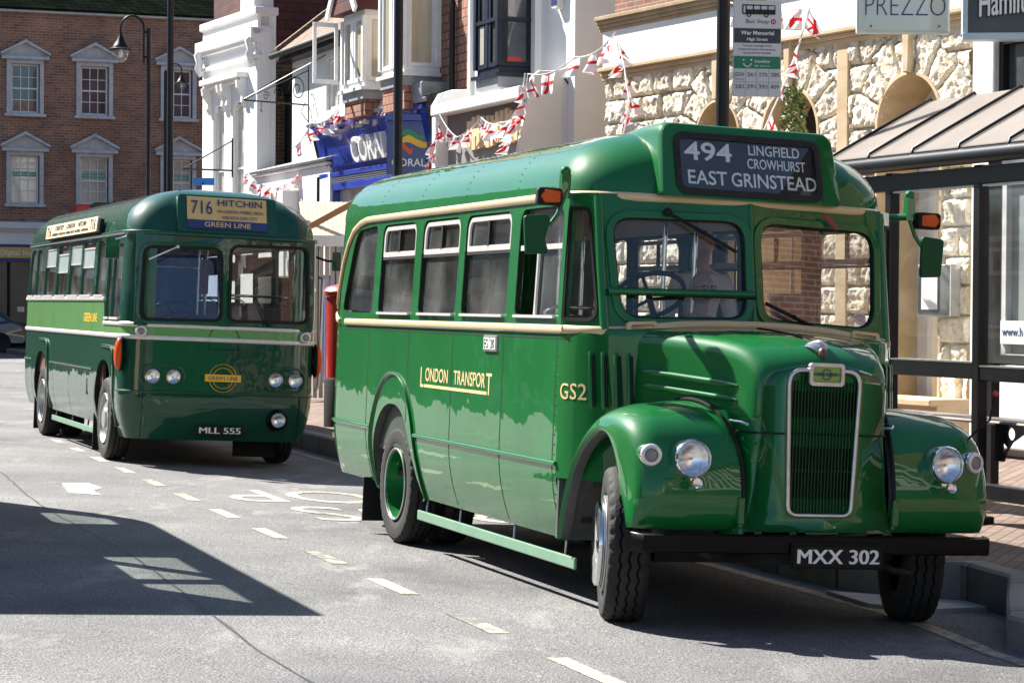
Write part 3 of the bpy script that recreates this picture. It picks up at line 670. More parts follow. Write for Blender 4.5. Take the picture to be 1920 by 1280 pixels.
for s in (-1, 1): t.tube([(a, s*interp(a, [4.2, 5.1], [.30, .17]), interp(a, BA, BZ)-.012) for a in BA[1:8]], .004, 6)
t.tube([(a, 0, interp(a, BA, BZ)+.0) for a in BA[:9]], .007, 6); obj('bonnet_seam', t, BLACKM, bonnet)
for s in (-1, 1):
    for z0, z1 in ((1.50, 1.445), (1.415, 1.36)):
        t = MB(); P = [(a, s*(interp(a, BA, BW)+.006), lerp(z0, z1, (a-4.30)/.72)) for a in [4.30+.72*k/10 for k in range(11)]]
        t.tube(P, [.006]+[.019]*9+[.006], 8); obj('bonnet_flute', t, G_PAINT, bonnet, smooth=60)
    t = MB(); t.tube([(5.13, s*.44, 1.22), (5.18, s*.475, 1.225), (5.14, s*.50, 1.235), (5.03, s*.52, 1.24)], .010, 8); obj('bonnet_catch', t, CHROME, bonnet, smooth=60)
# grille
t = MB(); t.plate(GH, [], .002, lambda x, y, z: (5.12+z, x, y)); grl = obj('grille', t, BLACKM, gs)
t = MB()
for k in range(22):
    b = -.225+.45*k/21; z0 = .715 if abs(b) < .17 else .75; z1 = 1.545 if abs(b) < .16 else 1.49; t.bb(5.180, 5.195, b-.0026, b+.0026, z0, z1)
obj('slat', t, mottled('shaded_grille_green', (.002, .045, .012), (.003, .06, .016), 9, .35, spec=.3), grl)  # slat green darkened so the grille recess looks deep in shade
t = MB()
for z0, z1 in ((1.43, 1.55), (1.185, 1.275), (1.10, 1.172), (.70, .80), (.955, .968)):
    w = .22; t.bb(5.145, 5.178, -w, w, z0, z1)
obj('grille_band', t, G_PAINT, grl)
t = MB(); t.tube([(5.207, b, z) for b, z in GH], .013, 10, closed=True, r2=.014); obj('grille_surround', t, ALU, grl, smooth=60)
t = MB(); t.plate(rrect(-.115, 1.465, .115, 1.60, .025), [rrect(-.092, 1.487, .092, 1.578, .014)], .03, lambda x, y, z: (5.222+z, x, y)); bd = obj('badge', t, ALU, grl, bevel=.006)
t = MB(); t.plate(rrect(-.094, 1.485, .094, 1.58, .014), [], .01, lambda x, y, z: (5.217+z, x, y)); obj('badge_plate', t, mottled('lime_enamel', (.20, .34, .06), (.24, .38, .08), 6, .3), bd)
t = MB(); t.text('LONDON TRANSPORT', (5.224, 0, 1.524), (0, 1, 0), (0, 0, 1), .020, .150, .002, off=.008); t.tube([(5.225, .030*math.cos(R(15*k)), 1.5335+.030*math.sin(R(15*k))) for k in range(24)], .003, 5, closed=True); t.ball((5.224, -.083, 1.533), .005, 4); t.ball((5.224, .083, 1.533), .005, 4); obj('badge_lettering', t, NAVY, bd)
# mascot: a feathered bust
t = MB(); t.ball((5.155, .0, 1.655), (.030, .026, .037), 8); t.ball((5.183, 0, 1.650), (.010, .007, .012), 5); t.ball((5.15, 0, 1.615), (.026, .030, .022), 6); t.ball((5.178, 0, 1.628), (.010, .012, .006), 4); mas = obj('mascot', t, mottled('bronze_mascot', (.10, .06, .04), (.15, .09, .06), 30, .4, metal=.4), gs, smooth=60)
t = MB()
for k in range(15):
    an = R(-62+124*k/14+90); d = Vector((-.055-.02*abs(k-7)/7, .085*math.cos(an), .062*math.sin(an)))
    t.tube([Vector((5.150, 0, 1.668)), Vector((5.150, 0, 1.668))+d*.5+Vector((.006, 0, .004)), Vector((5.150, 0, 1.668))+d], [.009, .013, .005], 6)
obj('mascot_feathers', t, ALU, mas, smooth=60)
# ---- front wings
WPc = [(3.82, .40), (3.87, .66), (3.95, .88), (4.08, 1.07), (4.26, 1.22), (4.48, 1.315), (4.70, 1.335), (4.90, 1.285), (5.05, 1.175), (5.15, 1.02), (5.195, .86), (5.195, .73), (5.16, .63), (5.13, .60)]
WE = [.035, .06, .085, .12, .15, .175, .22, .29, .345, .36, .34, .28, .20, .15]
WI = [.80, .80, .80, .78, .74, .69, .63, .575, .53, .505, .50, .50, .50, .50]
def crv(P, n):
    out = []
    for i in range(len(P)-1):
        p0, p1, p2, p3 = [Vector(P[max(0, min(len(P)-1, j))]) for j in (i-1, i, i+1, i+2)]
        for k in range(n): t = k/n; out.append(.5*((2*p1)+(-p0+p2)*t+(2*p0-5*p1+4*p2-p3)*t*t+(-p0+3*p1-3*p2+p3)*t**3))
    return out+[Vector(P[-1])]
Pw = crv([(a, z, 0) for a, z in WPc], 4); Ew = crv([(e, i, 0) for e, i in zip(WE, WI)], 4)
for s in (-1, 1):
    t = MB(); rows = []
    for p, e in zip(Pw, Ew):
        cdir = (Vector((4.46, .60, 0))-p).normalized(); row = []
        bo = (1.205 if s > 0 else 1.14)-.01*sstep(4.9, 5.2, p.x)
        rc = lerp(.30, .15, sstep(4.75, 5.12, p.x)); ri = min(e.x*.75, lerp(.16, .13, sstep(4.75, 5.12, p.x)))
        for k in range(9):
            f = k/9; q_ = p+cdir*(.02*f*f); row.append((q_.x, s*lerp(e.y, bo-rc, f), q_.y))
        for k in range(9):
            th = R(90*k/8); q_ = p+cdir*(.02+ri*(1-math.cos(th))); row.append((q_.x, s*(bo-rc+rc*math.sin(th)), q_.y))
        for k in (.33, .66, 1): q_ = p+cdir*lerp(.02+ri, max(e.x, .03+ri), k); row.append((q_.x, s*(bo+.006*math.sin(math.pi*k)), q_.y))
        e = Vector((max(e.x, .03+ri), e.y, 0))
        q_ = p+cdir*(e.x+.02); row.append((q_.x, s*(bo-.012), q_.y)); row.append((q_.x, s*(bo-.05), q_.y)); rows.append(row)
    wrows = rows; t.grid(rows); wing = obj('wing', t, G_PAINT, gs, smooth=70)
    t = MB(); t.tube([(p.x+.004, s*(e.y-.006), p.y+.012) for p, e in list(zip(Pw, Ew))[12:]], .011, 6); obj('wing_piping', t, BLACKM, wing, smooth=60)
    t = MB(); C_ = Vector((4.46, 0, .60)); lin = []
    for r_ in wrows:
        q_ = [Vector((4.46+(v[0]-4.46)*.955-.0, v[1]-s*.02, .58+(v[2]-.58)*.955)) for v in r_[:-2]]; q_ = q_+[Vector((r_[-1][0], s*(abs(r_[-1][1])-.03), r_[-1][2]))]; lin.append(q_)
    t.grid(lin); t.grid([[l[0], Vector((4.46+(l[0].x-4.46)*.85, s*.60, .6+(l[0].z-.6)*.5)), Vector((4.46+(l[0].x-4.46)*.8, s*.6, .42))] for l in lin]); t.bb(3.80, 3.83, s*.45, s*1.13, .42, 1.15); obj('wheel_arch_liner', t, WELL, wing, smooth=60)
    t = MB(); t.tube([(5.19, s*.50, .62), (5.20, s*.50, .75)], .02, 6); t.bb(5.17, 5.215, s*.485, s*.525, .64, .80); obj('wing_bracket', t, G_PAINT, wing, bevel=.008)
    lamp('headlamp', gs, (5.185, s*.83, 1.018), .112, .035, (1, s*.02, .02))
    t = MB(); t.lathe([(.03, .125), (.035, .105), (.0, .10)], 10, Matrix.Translation((5.175, s*.83, 1.018-.135)) @ Matrix.Rotation(R(90), 4, 'Y')); t.bb(5.165, 5.2, s*.83-.02, s*.83+.02, .89, .905); obj('headlamp_clip', t, CHROME, gs, smooth=50)
    lamp('sidelamp', gs, (5.11, s*1.055, 1.03), .066, .025, (1, s*.22, .03), lens=FROST)
    t = MB(); t.lathe([(.062, .03), (.066, 0), (.060, -.06), (.03, -.16), (0, -.2)], 20, Matrix.Translation((5.10, s*1.055, 1.03)) @ Matrix.Rotation(R(90), 4, 'Y')); obj('sidelamp_pod', t, G_PAINT, gs, smooth=60)
t = MB(); t.tube([(5.0, 1.10, 1.17), (5.03, 1.17, 1.25), (5.05, 1.215, 1.29), (5.05, 1.245, 1.44)], .007, 6); wm = obj('width_marker', t, BLACKM, gs)
t = MB(); t.ball((5.05, 1.247, 1.455), .019, 8); obj('marker_ball', t, ORANGE_RED, wm, smooth=60)
# bumper and plate
t = MB(); P = [(5.14, -1.17), (5.235, -1.13), (5.255, -.9), (5.262, 0), (5.255, .9), (5.235, 1.13), (5.14, 1.17)]
t.grid([[(a, b, z) for a_, z in ((0, .478), (.015, .486), (.018, .53), (.015, .578), (0, .586), (-.05, .586), (-.05, .478)) for a in (a0+a_,)] for a0, b in P], close=True); obj('bumper', t, BLACK, gs, smooth=50)
for s in (-1, 1): t = MB(); t.bar((5.2, s*.42, .53), (4.4, s*.42, .58), .07, .10); obj('chassis_rail', t, UNDERM, gs)
t = MB(); t.plate(rrect(-.215, .395, .395, .545, .012), [], .012, lambda x, y, z: (5.295+z, x, y)); npl = obj('number_plate', t, BLACKM, gs, bevel=.003)
t = MB(); t.plate(rrect(-.21, .40, .39, .54, .01), [rrect(-.20, .41, .38, .53, .008)], .004, lambda x, y, z: (5.304+z, x, y)); obj('plate_edge', t, BLACK, npl)
t = MB(); t.text('MXX 302', (5.303, .09, .428), (0, 1, 0), (0, 0, 1), .082, .53, .003, bold=.0035); obj('plate_lettering', t, WHITE_P, npl)
t = MB(); t.tube([(5.2, .42, .42), (5.28, .46, .39), (5.28, .58, .37)], .022, 8); obj('starting_handle_bracket', t, BLACKM, gs, smooth=60)
# indicators, mirrors on arms
for s in (-1, 1):
    t = MB(); t.box((3.93, s*1.215, 2.63), (.05, .06, .15)); t.tube([(3.85, s*1.12, 2.57), (3.93, s*1.20, 2.575)], .022, 8); t.tube([(3.93, s*1.21, 2.58), (3.94, s*1.26, 2.45), (3.95, s*1.32, 2.37)], .014, 8); t.ball((3.93, s*1.215, 2.72), .035, 6); br = obj('mirror_arm', t, G_PAINT, gs, smooth=50)
    t = MB(); t.prism(rquad([(1.30, 2.455), (1.30, 2.18), (1.45, 2.19), (1.465, 2.44)] if s > 0 else [(1.315, 2.40), (1.345, 2.29), (1.315, 2.20), (1.47, 2.19), (1.49, 2.43), (1.33, 2.445)], .025), lambda b, z: (3.97, s*b if s < 0 else s*(b-.0), z), lambda b, z: (3.94, s*b, z)); obj('mirror', t, MAT.get('mirror_back_green') or mottled('mirror_back_green', (.002, .060, .018), (.003, .075, .024), 9, .5, spec=.25), br, bevel=.006)
    t = MB(); t.prism(rrect(1.25, 2.50, 1.42, 2.61, .025), lambda b, z: (4.0, s*b, z), lambda b, z: (3.92, s*(b*.97+.03), z)); ind = obj('indicator', t, BLACKM, br, bevel=.012)
    t = MB(); t.prism(rquad([(1.27, 2.52), (1.37, 2.515), (1.40, 2.555), (1.37, 2.595), (1.27, 2.59)], .012), lambda b, z: (4.012, s*b, z), lambda b, z: (3.99, s*b, z)); obj('indicator_lens', t, AMBER, ind, bevel=.004)
# side lettering
fz = lambda d: (lambda x, y, z: None)
def sidetext(s_, a, z, h, w, nm, mat=GOLD, off=.0, sp=1.0):
    t = MB(); t.text(s_, (a, -(HB+.001), z), (1, 0, 0), (0, 0, 1), h, w, .0015, off=off, sp=sp); return obj(nm, t, mat, gs)
lt = sidetext('ONDON', 1.17, 1.31, .098, .56, 'side_lettering', off=.004); sidetext('TRANSPOR', 1.955, 1.31, .098, .72, 'side_lettering', off=.004); sidetext('L', .81, 1.262, .15, .085, 'side_lettering', off=.002); sidetext('T', 2.40, 1.262, .15, .12, 'side_lettering', off=.002)
t = MB(); t.bb(.87, 2.36, -(HB+.003), -(HB-.002), 1.262, 1.284); obj('lettering_underline', t, GOLD, gs)
t = MB(); fa_ = lambda a: interp(a, [p[0] for p in SP], [abs(p[1]) for p in SP])
mpf = lambda x, y, z: (3.93+x*.98, -(fa_(3.93+x*.98)+.003+z), 1.30+y)
t.text('GS2', (0, 0, 0), (1, 0, 0), (0, 0, 1), .098, .235, .001, off=.002, mp=mpf); obj('fleet_number', t, GOLD, gs)
t = MB(); t.bb(2.28, 2.56, -(HB+.016), -(HB-.002), 1.565, 1.675); stc = obj('stencil_holder', t, ALU, gs, bevel=.004)
t = MB(); t.bb(2.295, 2.41, -(HB+.019), -(HB+.0), 1.58, 1.66); t.bb(2.43, 2.545, -(HB+.019), -(HB+.0), 1.58, 1.66); pls = obj('stencil_plate', t, WHITE_P, stc)
t = MB(); t.text('EG', (2.352, -(HB+.0195), 1.588), (1, 0, 0), (0, 0, 1), .062, .085, .002); t.text('20', (2.488, -(HB+.0195), 1.588), (1, 0, 0), (0, 0, 1), .062, .08, .002); obj('stencil_lettering', t, BLIND, pls)
# running gear
wheel('wheel', gs, (4.57, -.975, .46), R(-17), -1, .465, .25, 'front', mottled('grey_wheel_paint', (.2, .2, .2), (.26, .26, .25), 8, .5), hubcap=True, lab='front wheel turned outwards with a polished hub cap')
wheel('wheel', gs, (4.57, .975, .46), R(-17), 1, .465, .25, 'front', BLACKM)
wheel('wheel', gs, (0, -.97, .465), 0, -1, .465, .24, 'rear'); wheel('wheel', gs, (0, -.66, .465), 0, -1, .465, .24, 'rear'); wheel('wheel', gs, (0, .97, .465), 0, 1, .465, .24, 'rear'); wheel('wheel', gs, (0, .66, .465), 0, 1, .465, .24, 'rear')
t = MB(); t.bb(-.83, -.81, -1.12, -.62, .10, .46); obj('mudflap', t, BLACKM, gs)
t = MB(); t.bb(-.83, -.81, .62, 1.12, .10, .46); obj('mudflap', t, BLACKM, gs)
for s in (-1, 1):
    t = MB(); t.bar((.58, s*1.06, .275), (4.0, s*1.06, .275), .022, .075); rl = obj('life_guard_rail', t, mottled('pale_green_paint', (.14, .26, .18), (.17, .3, .21), 5, .4), gs, bevel=.008)
    for a in (.72, 1.55, 2.75, 3.75): t = MB(); t.tube([(a+.02, s*1.045, .28), (a-.03, s*1.02, .40), (a-.03, s*.95, .50)], .008, 6); obj('rail_hanger', t, ALU, rl, smooth=60)
t = MB(); t.bb(-2.0, 3.9, -1.0, 1.0, .52, .56); t.bb(-.1, .1, -.9, .9, .36, .5); t.bb(4.5, 4.64, -.8, .8, .36, .46); t.bb(4.0, 5.1, -.30, .30, .40, .9); t.bb(1.2, 2.4, .3, .9, .36, .6); t.tube([(4.0, 0, .55), (0, 0, .5)], .05, 8); obj('underframe', t, UNDERM, gs)
# interior
t = MB(); t.bb(-2.05, 3.95, -1.08, 1.08, .72, .76); obj('floor', t, WOODF, gs)
t = MB()
for s in (-1, 1): t.bb(-1.5, 3.7, s*1.06, s*1.085, .76, 1.74)
t.bb(3.95, 4.1, -.95, .95, .76, 1.74); obj('interior_panel', t, INTER, gs)
for s in (-1, 1):
    for i in range(6):
        a = -1.2+.78*i
        if s > 0 or a < 2.6: seat(gs, a, (.33 if s > 0 else -1.03), (1.03 if s > 0 else -.33), .76)
seat(gs, 3.15, -.95, -.42, .76, .70)
t = MB(); cs = Vector((3.72, -.53, 1.975)); Mx = Matrix.Translation(cs) @ Matrix.Rotation(R(-38), 4, 'Y')
t.tube([Mx @ Vector((.235*math.cos(R(12*k)), .235*math.sin(R(12*k)), 0)) for k in range(30)], .017, 8, closed=True)
for k in range(3): t.tube([Mx @ Vector((0, 0, -.03)), Mx @ Vector((.23*math.cos(R(90+120*k)), .23*math.sin(R(90+120*k)), 0))], .012, 6)
t.tube([Mx @ Vector((0, 0, 0)), Mx @ Vector((0, 0, -.9))], .022, 8); obj('steering_wheel', t, BLACK, gs, smooth=60)
t = MB(); t.bb(3.86, 4.02, -.95, .95, 1.62, 1.80); obj('dashboard', t, INTER, gs, bevel=.03)
t = MB()
for a, b in ((3.0, -.13), (2.6, .27), (1.4, -.3), (.3, .3)): t.tube([(a, b, .76), (a, b, 2.98)], .017, 8)
for s in (-1, 1): t.tube([(-1.6, s*.42, 2.86), (3.4, s*.42, 2.86)], .014, 8)
obj('handrail', t, CHROME, gs, smooth=60)

# ================================================================== the flat fronted dark green coach behind
RFM = vframe((-5.5144, 31.7356, -.2218), -1.2191693)
rf = thing('vintage_coach', 'dark green flat fronted coach with pale green waistband and amber destination board, parked behind', 'bus', RFM)
RA, RB = 6.27, -1.93
def rins(z):
    if z < .85: return .10*((.85-z)/.5)**2
    if z > 1.9: return (z-1.9)*.035
    return 0
def rplan(n=8, cr=.34, rr=.45):
    P = [(RA, 0), (RA-.004, -.3), (RA-.015, -.6)]
    for k in range(n+1): t = R(90*k/n); P.append((RA-.02-cr*(1-math.cos(t)), -HB+cr*(1-math.sin(t))))
    for k in range(1, 22): P.append((RA-.02-cr+(RB+rr-(RA-.02-cr))*k/22, -HB))
    for k in range(n+1): t = R(90*k/n); P.append((RB+rr*(1-math.sin(t)), -HB+rr*(1-math.cos(t))))
    P += [(RB-.02, -.3), (RB-.025, 0)]
    out = []
    for i, (a, b) in enumerate(P):
        if i == 0: nv = (-1, 0)
        elif i == len(P)-1: nv = (1, 0)
        else: t = Vector((P[i+1][0]-P[i-1][0], P[i+1][1]-P[i-1][1])).normalized(); nv = (t.y, -t.x)
        out.append((a, b, nv[0], nv[1]))
    return out
RP = rplan()
def rarch(a):
    for c in (0, 4.98):
        x = abs(a-c)/.62
        if x < 1: return .40+(1.17-.40)*math.sqrt(1-x**2.6)
    return None
def rpt(a, b, na, nb, z, s=1, d=0): return (a+na*(rins(z)-d), s*(b+nb*(rins(z)-d)), z)
fine = []
for i in range(len(RP)-1):
    p, q = RP[i], RP[i+1]; k = max(1, int(abs(q[0]-p[0])/.04)); fine += [tuple(lerp(p[j], q[j], t/k) for j in range(4)) for t in range(k)]
fine.append(RP[-1])
def band(z0, z1, mat, nm, plan=RP, nz=6, zf=None, d=0):
    t = MB()
    for s in (1, -1):
        rows = []
        for a, b, na, nb in plan:
            lo = z0(a) if callable(z0) else z0; hi = z1(a) if callable(z1) else z1
            rows.append([rpt(a, b, na, nb, lo+(hi-lo)*(k/nz)**1.2, s, d) for k in range(nz+1)])
        t.grid(rows)
    return obj(nm, t, mat, rf, smooth=50)
zlow = lambda a: (rarch(a) or 0) if (rarch(a) or 0) > .40 else (.31 if a > 5.3 else .40)
band(zlow, 1.475, G_DARK, 'lower_panel', fine, 12)
zup = lambda a: 1.885 if a < 4.90 else 1.62
band(1.475, zup, G_LIGHT, 'waistband', fine, 4)
# window band: flat offside/nearside plates, curved corners, front screens
FW = [(-.80, -.03), (.05, .93), (1.10, 1.98), (2.14, 3.0), (3.12, 3.98), (4.20, 4.84)]
flat0, flat1 = RB+.45, RA-.36
ho = [rrect(a, 1.93, b, 2.585, .05) for a, b in FW]+[rrect(flat0+.06, 1.93, -.90, 2.585, [.05, .05, .05, .16]), rrect(4.97, 1.67, 5.27, 2.545, .05), rrect(5.33, 1.67, 5.90, 2.545, [.05, .05, .12, .05])]
ou = [(flat0, 1.883), (4.90, 1.883), (4.90, 1.62), (flat1, 1.62), (flat1, 2.66), (flat0, 2.66)]
for s in (-1, 1):
    t = MB(); t.plate(ou, ho, .04, lambda x, y, z: (x, s*(HB-rins(y)-.018-z), y)); obj('window_band', t, G_DARK, rf, smooth=30)
    for i, h in enumerate(ho):
        t = MB(); t.add([(x, s*(HB-rins(z)-.028), z) for x, z in h], [list(range(len(h)))]); wn = obj('window', t, GLASS_S, rf) if False else obj('window', t, GLASS, rf)
        a0 = min(p[0] for p in h); a1 = max(p[0] for p in h)
        t = MB(); t.plate(rrect(a0+.02, min(p[1] for p in h)-.018, a1-.02, min(p[1] for p in h)+.012, .006), [], .06, lambda x, y, z: (x, s*(HB-rins(y)-.005-z), y)); obj('sill_strip', t, SILVERP, wn)
        if 1 <= i <= 4:
            dz = (0, .0, .09, .0, .05)[i]; zt = 2.575-dz
            t = MB(); t.plate(rrect(a0+.01, zt-.25, a1-.01, zt, .01), [rrect(a0+.025, zt-.235, a1-.025, zt-.02, .008)], .014, lambda x, y, z: (x, s*(HB-rins(y)-.016-z), y)); obj('drop_vent', t, SILVERP, wn)
            t = MB(); t.add([(x, s*(HB-rins(z)-.018), z) for x, z in rrect(a0+.02, zt-.245, a1-.02, zt, .01)], [list(range(24))]); obj('vent_blind', t, mottled('vent_glass_film', (.34, .40, .40), (.42, .48, .48), 4, .15) if 'vent_glass_film' not in MAT else MAT['vent_glass_film'], wn)
ci = [i for i, p in enumerate(RP) if flat1-.02 <= p[0] and p[1] < -.79]; cr = [i for i, p in enumerate(RP) if p[0] <= flat0+.02]
for s in (1, -1):
    for ii, zb_ in ((ci, 1.62), (cr, 1.883)): t = MB(); t.grid([[rpt(*RP[i], zb_+(2.66-zb_)*k/8, s) for k in range(9)] for i in ii]); obj('corner_panel', t, G_DARK, rf, smooth=60)
fx = lambda x, y, z: (RA-.004-.016*(abs(x)/.7)**2-.045*max(0, y-1.62)+z, x, y)
FS = {-1: rquad([(-.975, 1.675), (-.055, 1.695), (-.075, 2.515), (-.95, 2.49)], [.09, .09, .12, .10]), 1: rquad([(.05, 1.695), (.985, 1.71), (.955, 2.57), (.05, 2.55)], [.09, .09, .10, .10])}
for s in (-1, 1):
    x0, x1 = (-1.04, 0) if s < 0 else (0, 1.04)
    t = MB(); t.plate([(x0, 1.60), (x1, 1.60), (x1, 2.66), (x0, 2.66)], [FS[s]], .04, fx); ws = obj('windscreen_frame', t, G_DARK, rf, smooth=40)
    t = MB(); t.plate(inset_poly(FS[s], -.022), [inset_poly(FS[s], .012)], .03, lambda x, y, z: fx(x, y, z+.022)); obj('windscreen_rubber', t, BLACKM, ws, bevel=.008)
    t = MB(); t.add([fx(x, y, -.17*(y-1.67)/.83 if s < 0 else 0) for x, y in FS[s]], [list(range(len(FS[s])))]); obj('windscreen', t, GLASS_L if s < 0 else GLASS, ws)
    if s < 0: t = MB(); t.grid([[fx(x, y, 0), fx(x, y, -.17*(y-1.67)/.83)] for x, y in FS[s]], closeu=True); obj('windscreen_reveal', t, G_DARK, ws)
t = MB(); t.plate(inset_poly(FS[-1], -.055), [inset_poly(FS[-1], -.02)], .05, lambda x, y, z: fx(x, y, z+.02)); obj('windscreen_hood', t, G_DARK, rf, bevel=.012)
# strips
def strip(pts, r, r2, nm, mat, par=None):
    t = MB(); t.tube(pts, r, 8, r2=r2, up=(0, 0, 1)); return obj(nm, t, mat, par or rf, smooth=60)
for s in (1, -1):
    strip([rpt(*p, 1.468, s, .006) for p in RP[:-1]], .026, .012, 'silver_moulding', SILVERP)
    strip([rpt(*p, 1.61, s, .006) for p in RP if p[0] > 4.85], .024, .012, 'silver_moulding', SILVERP)
    strip([rpt(*p, 1.893, s, .008) for p in RP if p[0] < 4.95][:-1], .024, .014, 'silver_moulding', SILVERP)
    strip([rpt(*p, 2.66, s, .012) for p in RP], .024, .020, 'gutter', G_DARK)
    strip([rpt(*p, .85, s, .004) for p in RP if p[0] > 5.58], .014, .012, 'rub_rail', G_DARK)
    strip([rpt(*p, 1.045, s, .004) for p in RP if .62 < p[0] < 4.36], .014, .012, 'rub_rail', G_DARK); strip([rpt(*p, 1.045, s, .004) for p in RP if p[0] < -.62][:-1], .014, .012, 'rub_rail', G_DARK)
# roof
t = MB()
def rroof(a, b, th, s=1):
    c, sn = max(math.cos(th), 0)**.72, max(math.sin(th), 0)**.95
    lo, hi = RB+.75*(1-c), RA-.045*1.0-.75*(1-c)**1.35-.20*sn
    return (lo+(a-RB)*(hi-lo)/(RA-RB), s*b*(HB-.03)/HB*c, 2.66+.56*sn)
ths2 = [R(90)*k/14 for k in range(15)]
for s in (1, -1): t.grid([[rroof(a, b, th, s) for th in ths2] for a, b, *_ in RP])
roof2 = obj('roof', t, G_DARK, rf, smooth=60)
t = MB()
for s in (1, -1): t.grid([[tuple(Vector(rroof(a*.985+.03, b*.95, th, s))-Vector((0, 0, .05))) for th in ths2] for a, b, *_ in RP])
obj('ceiling', t, LINING, rf, smooth=60)
t = MB()
for k in range(8): t.ball((.5+.7*k, -.55, 3.145), (.07, .05, .03), 5)
obj('roof_ventilator', t, G_DARK, roof2, smooth=60)
# destination box
dq = lambda x, y, z: (RA-.05-.30*max(0, (y-2.66))+z-.02*(abs(x)/.6)**2, x, y)
t = MB(); t.plate(rquad([(-.585, 2.685), (.585, 2.685), (.575, 3.12), (-.575, 3.12)], [.02, .02, .05, .05]), [], .10, dq); db = obj('destination_box', t, G_DARK, rf, bevel=.012)
t = MB(); t.plate(rrect(-.475, 2.735, .455, 3.10, .012), [], .012, lambda x, y, z: dq(x, y, z+.058)); bo = obj('destination_board', t, BLINDC, rf, bevel=.003)
t = MB(); t.plate(rrect(-.475, 2.735, .455, 2.835, .008), [], .012, lambda x, y, z: dq(x, y, z+.061)); obj('board_navy_band', t, NAVY, bo)
upf = Vector((-.30, 0, 1)).normalized(); X = (0, 1, 0)
on2 = lambda b, z: Vector(dq(b, z, .0665))
t = MB(); t.text('716', on2(-.305, 2.905), X, upf, .155, .245, .002, off=.002); t.text('HITCHIN', on2(.14, 3.005), X, upf, .075, .52, .002, off=.006); t.text('VIA LONDON (MARBLE ARCH)', on2(.14, 2.925), X, upf, .036, .545, .002, off=.0); t.text('WELWYN GDN CITY', on2(.135, 2.855), X, upf, .038, .42, .002, off=.0); obj('board_lettering', t, NAVY, bo)
t = MB(); t.text('GREEN LINE', on2(-.01, 2.76)+Vector((.004, 0, 0)), X, upf, .055, .54, .002, off=.012); obj('board_lettering', t, BLINDC, bo)
t = MB(); t.plate(rrect(.36, 2.705, 4.40, 2.885, .02), [], .02, lambda x, y, z: (x, -(HB+.045-.10*(y-2.7)+z), y)); sb = obj('side_board', t, CREAMB, rf, bevel=.004)
t = MB(); t.plate(rrect(.36, 2.69, 4.46, 2.86, .02), [], .05, lambda x, y, z: (x, -(HB+.005-.10*(y-2.7)+z), y)); obj('board_bracket', t, BLACKM, sb)
X = (1, 0, 0); up3 = Vector((0, .1, 1)).normalized(); o3 = lambda a, z: Vector((a, -(HB+.0565-.10*(z-2.7)), z))
t = MB(); t.text('716', o3(.62, 2.725), X, up3, .135, .38, .002, off=.004); t.text('716', o3(4.12, 2.725), X, up3, .135, .38, .002, off=.004)
t.text('CHERTSEY     LONDON     HITCHIN', o3(2.37, 2.80), X, up3, .058, 2.5, .002, off=.012); t.text('WEYBRIDGE  KINGSTON  MARBLE ARCH  HATFIELD  STEVENAGE', o3(2.37, 2.73), X, up3, .034, 2.9, .002, off=.01); obj('board_lettering', t, BLIND, sb)
t = MB(); t.text('GREEN LINE', (3.95, -(HB+.001), 1.615), X, (0, 0, 1), .10, .95, .0015, off=.012); obj('side_lettering', t, YELLOWL, rf)
# lamps
for b in (-.81, -.575, .62, .855): lamp('headlamp', rf, (RA+.012-.02*(abs(b)/.8)**2, b, 1.033), .088, .022, (1, 0, 0))
for s in (-1, 1):
    t = MB(); bc = -.69 if s < 0 else .737; pod = rrect(bc-.25, .90, bc+.25, 1.165, .13, 8); t.tube([(RA-.008-.02*(abs(b)/.8)**2, b, z) for b, z in pod], .014, 8, closed=True); obj('headlamp_surround', t, G_DARK, rf, smooth=60)
    lamp('sidelamp', rf, (RA-.03, s*.955, 1.535), .066, .02, (1, s*.1, 0), lens=FROST, bezel=ALU)
    t = MB(); t.ball((6.07, s*1.165, 1.265), (.09, .055, .185), 10); ind = obj('indicator', t, AMBER, rf, smooth=60)
    t = MB(); t.ball((6.055, s*1.145, 1.265), (.105, .035, .20), 10); obj('indicator_base', t, BLACKM, ind, smooth=60)
lamp('fog_lamp', rf, (RA-.01, .67, .57), .088, .03, (1, 0, 0))
t = MB(); t.lathe([(.09, .045), (.118, .06), (.125, .045), (.125, -.02)], 28, Matrix.Translation((RA-.07, .67, .57)) @ Matrix.Rotation(R(90), 4, 'Y')); obj('fog_lamp_rim', t, BLACK, rf, smooth=50)
# roundel, plate, panel lines
t = MB(); fr = lambda b, z, d=0: (RA+.004+d, b, z)
for r0 in (.160, .118): t.tube([fr(.005+r0*math.cos(R(6*k)), 1.033+r0*math.sin(R(6*k))) for k in range(60)], .009, 6, closed=True, r2=.004)
rd = obj('roundel', t, YELLOWL, rf)
t = MB(); t.bb(RA, RA+.012, -.205, .215, .992, 1.074); rbar = obj('roundel_bar', t, YELLOWL, rd)
t = MB(); t.text('GREEN LINE', (RA+.0125, .005, 1.012), (0, 1, 0), (0, 0, 1), .042, .345, .002, off=.003); obj('roundel_lettering', t, NAVY, rbar)
t = MB(); t.bb(RA-.035, RA-.013, -.285, .285, .375, .485); pn = obj('number_plate', t, BLACKM, rf, bevel=.003)
t = MB(); t.text('MLL 555', (RA-.0125, 0, .398), (0, 1, 0), (0, 0, 1), .068, .48, .003, bold=.003); obj('plate_lettering', t, WHITE_P, pn)
t = MB()
for b, z0, z1 in ((-.90, .33, .83), (.93, .33, .83)): t.grid([[(RA-.02-.02*abs(b)-rins(z)+.004, b+e, z) for e in (-.006, .006)] for z in (z0, .5, .7, z1)])
for b in (-.32, .33): t.grid([[(RA-.004-.016*(abs(b)/.7)**2+.002, b+e, z) for e in (-.003, .003)] for z in (.87, 1.1, 1.44)])
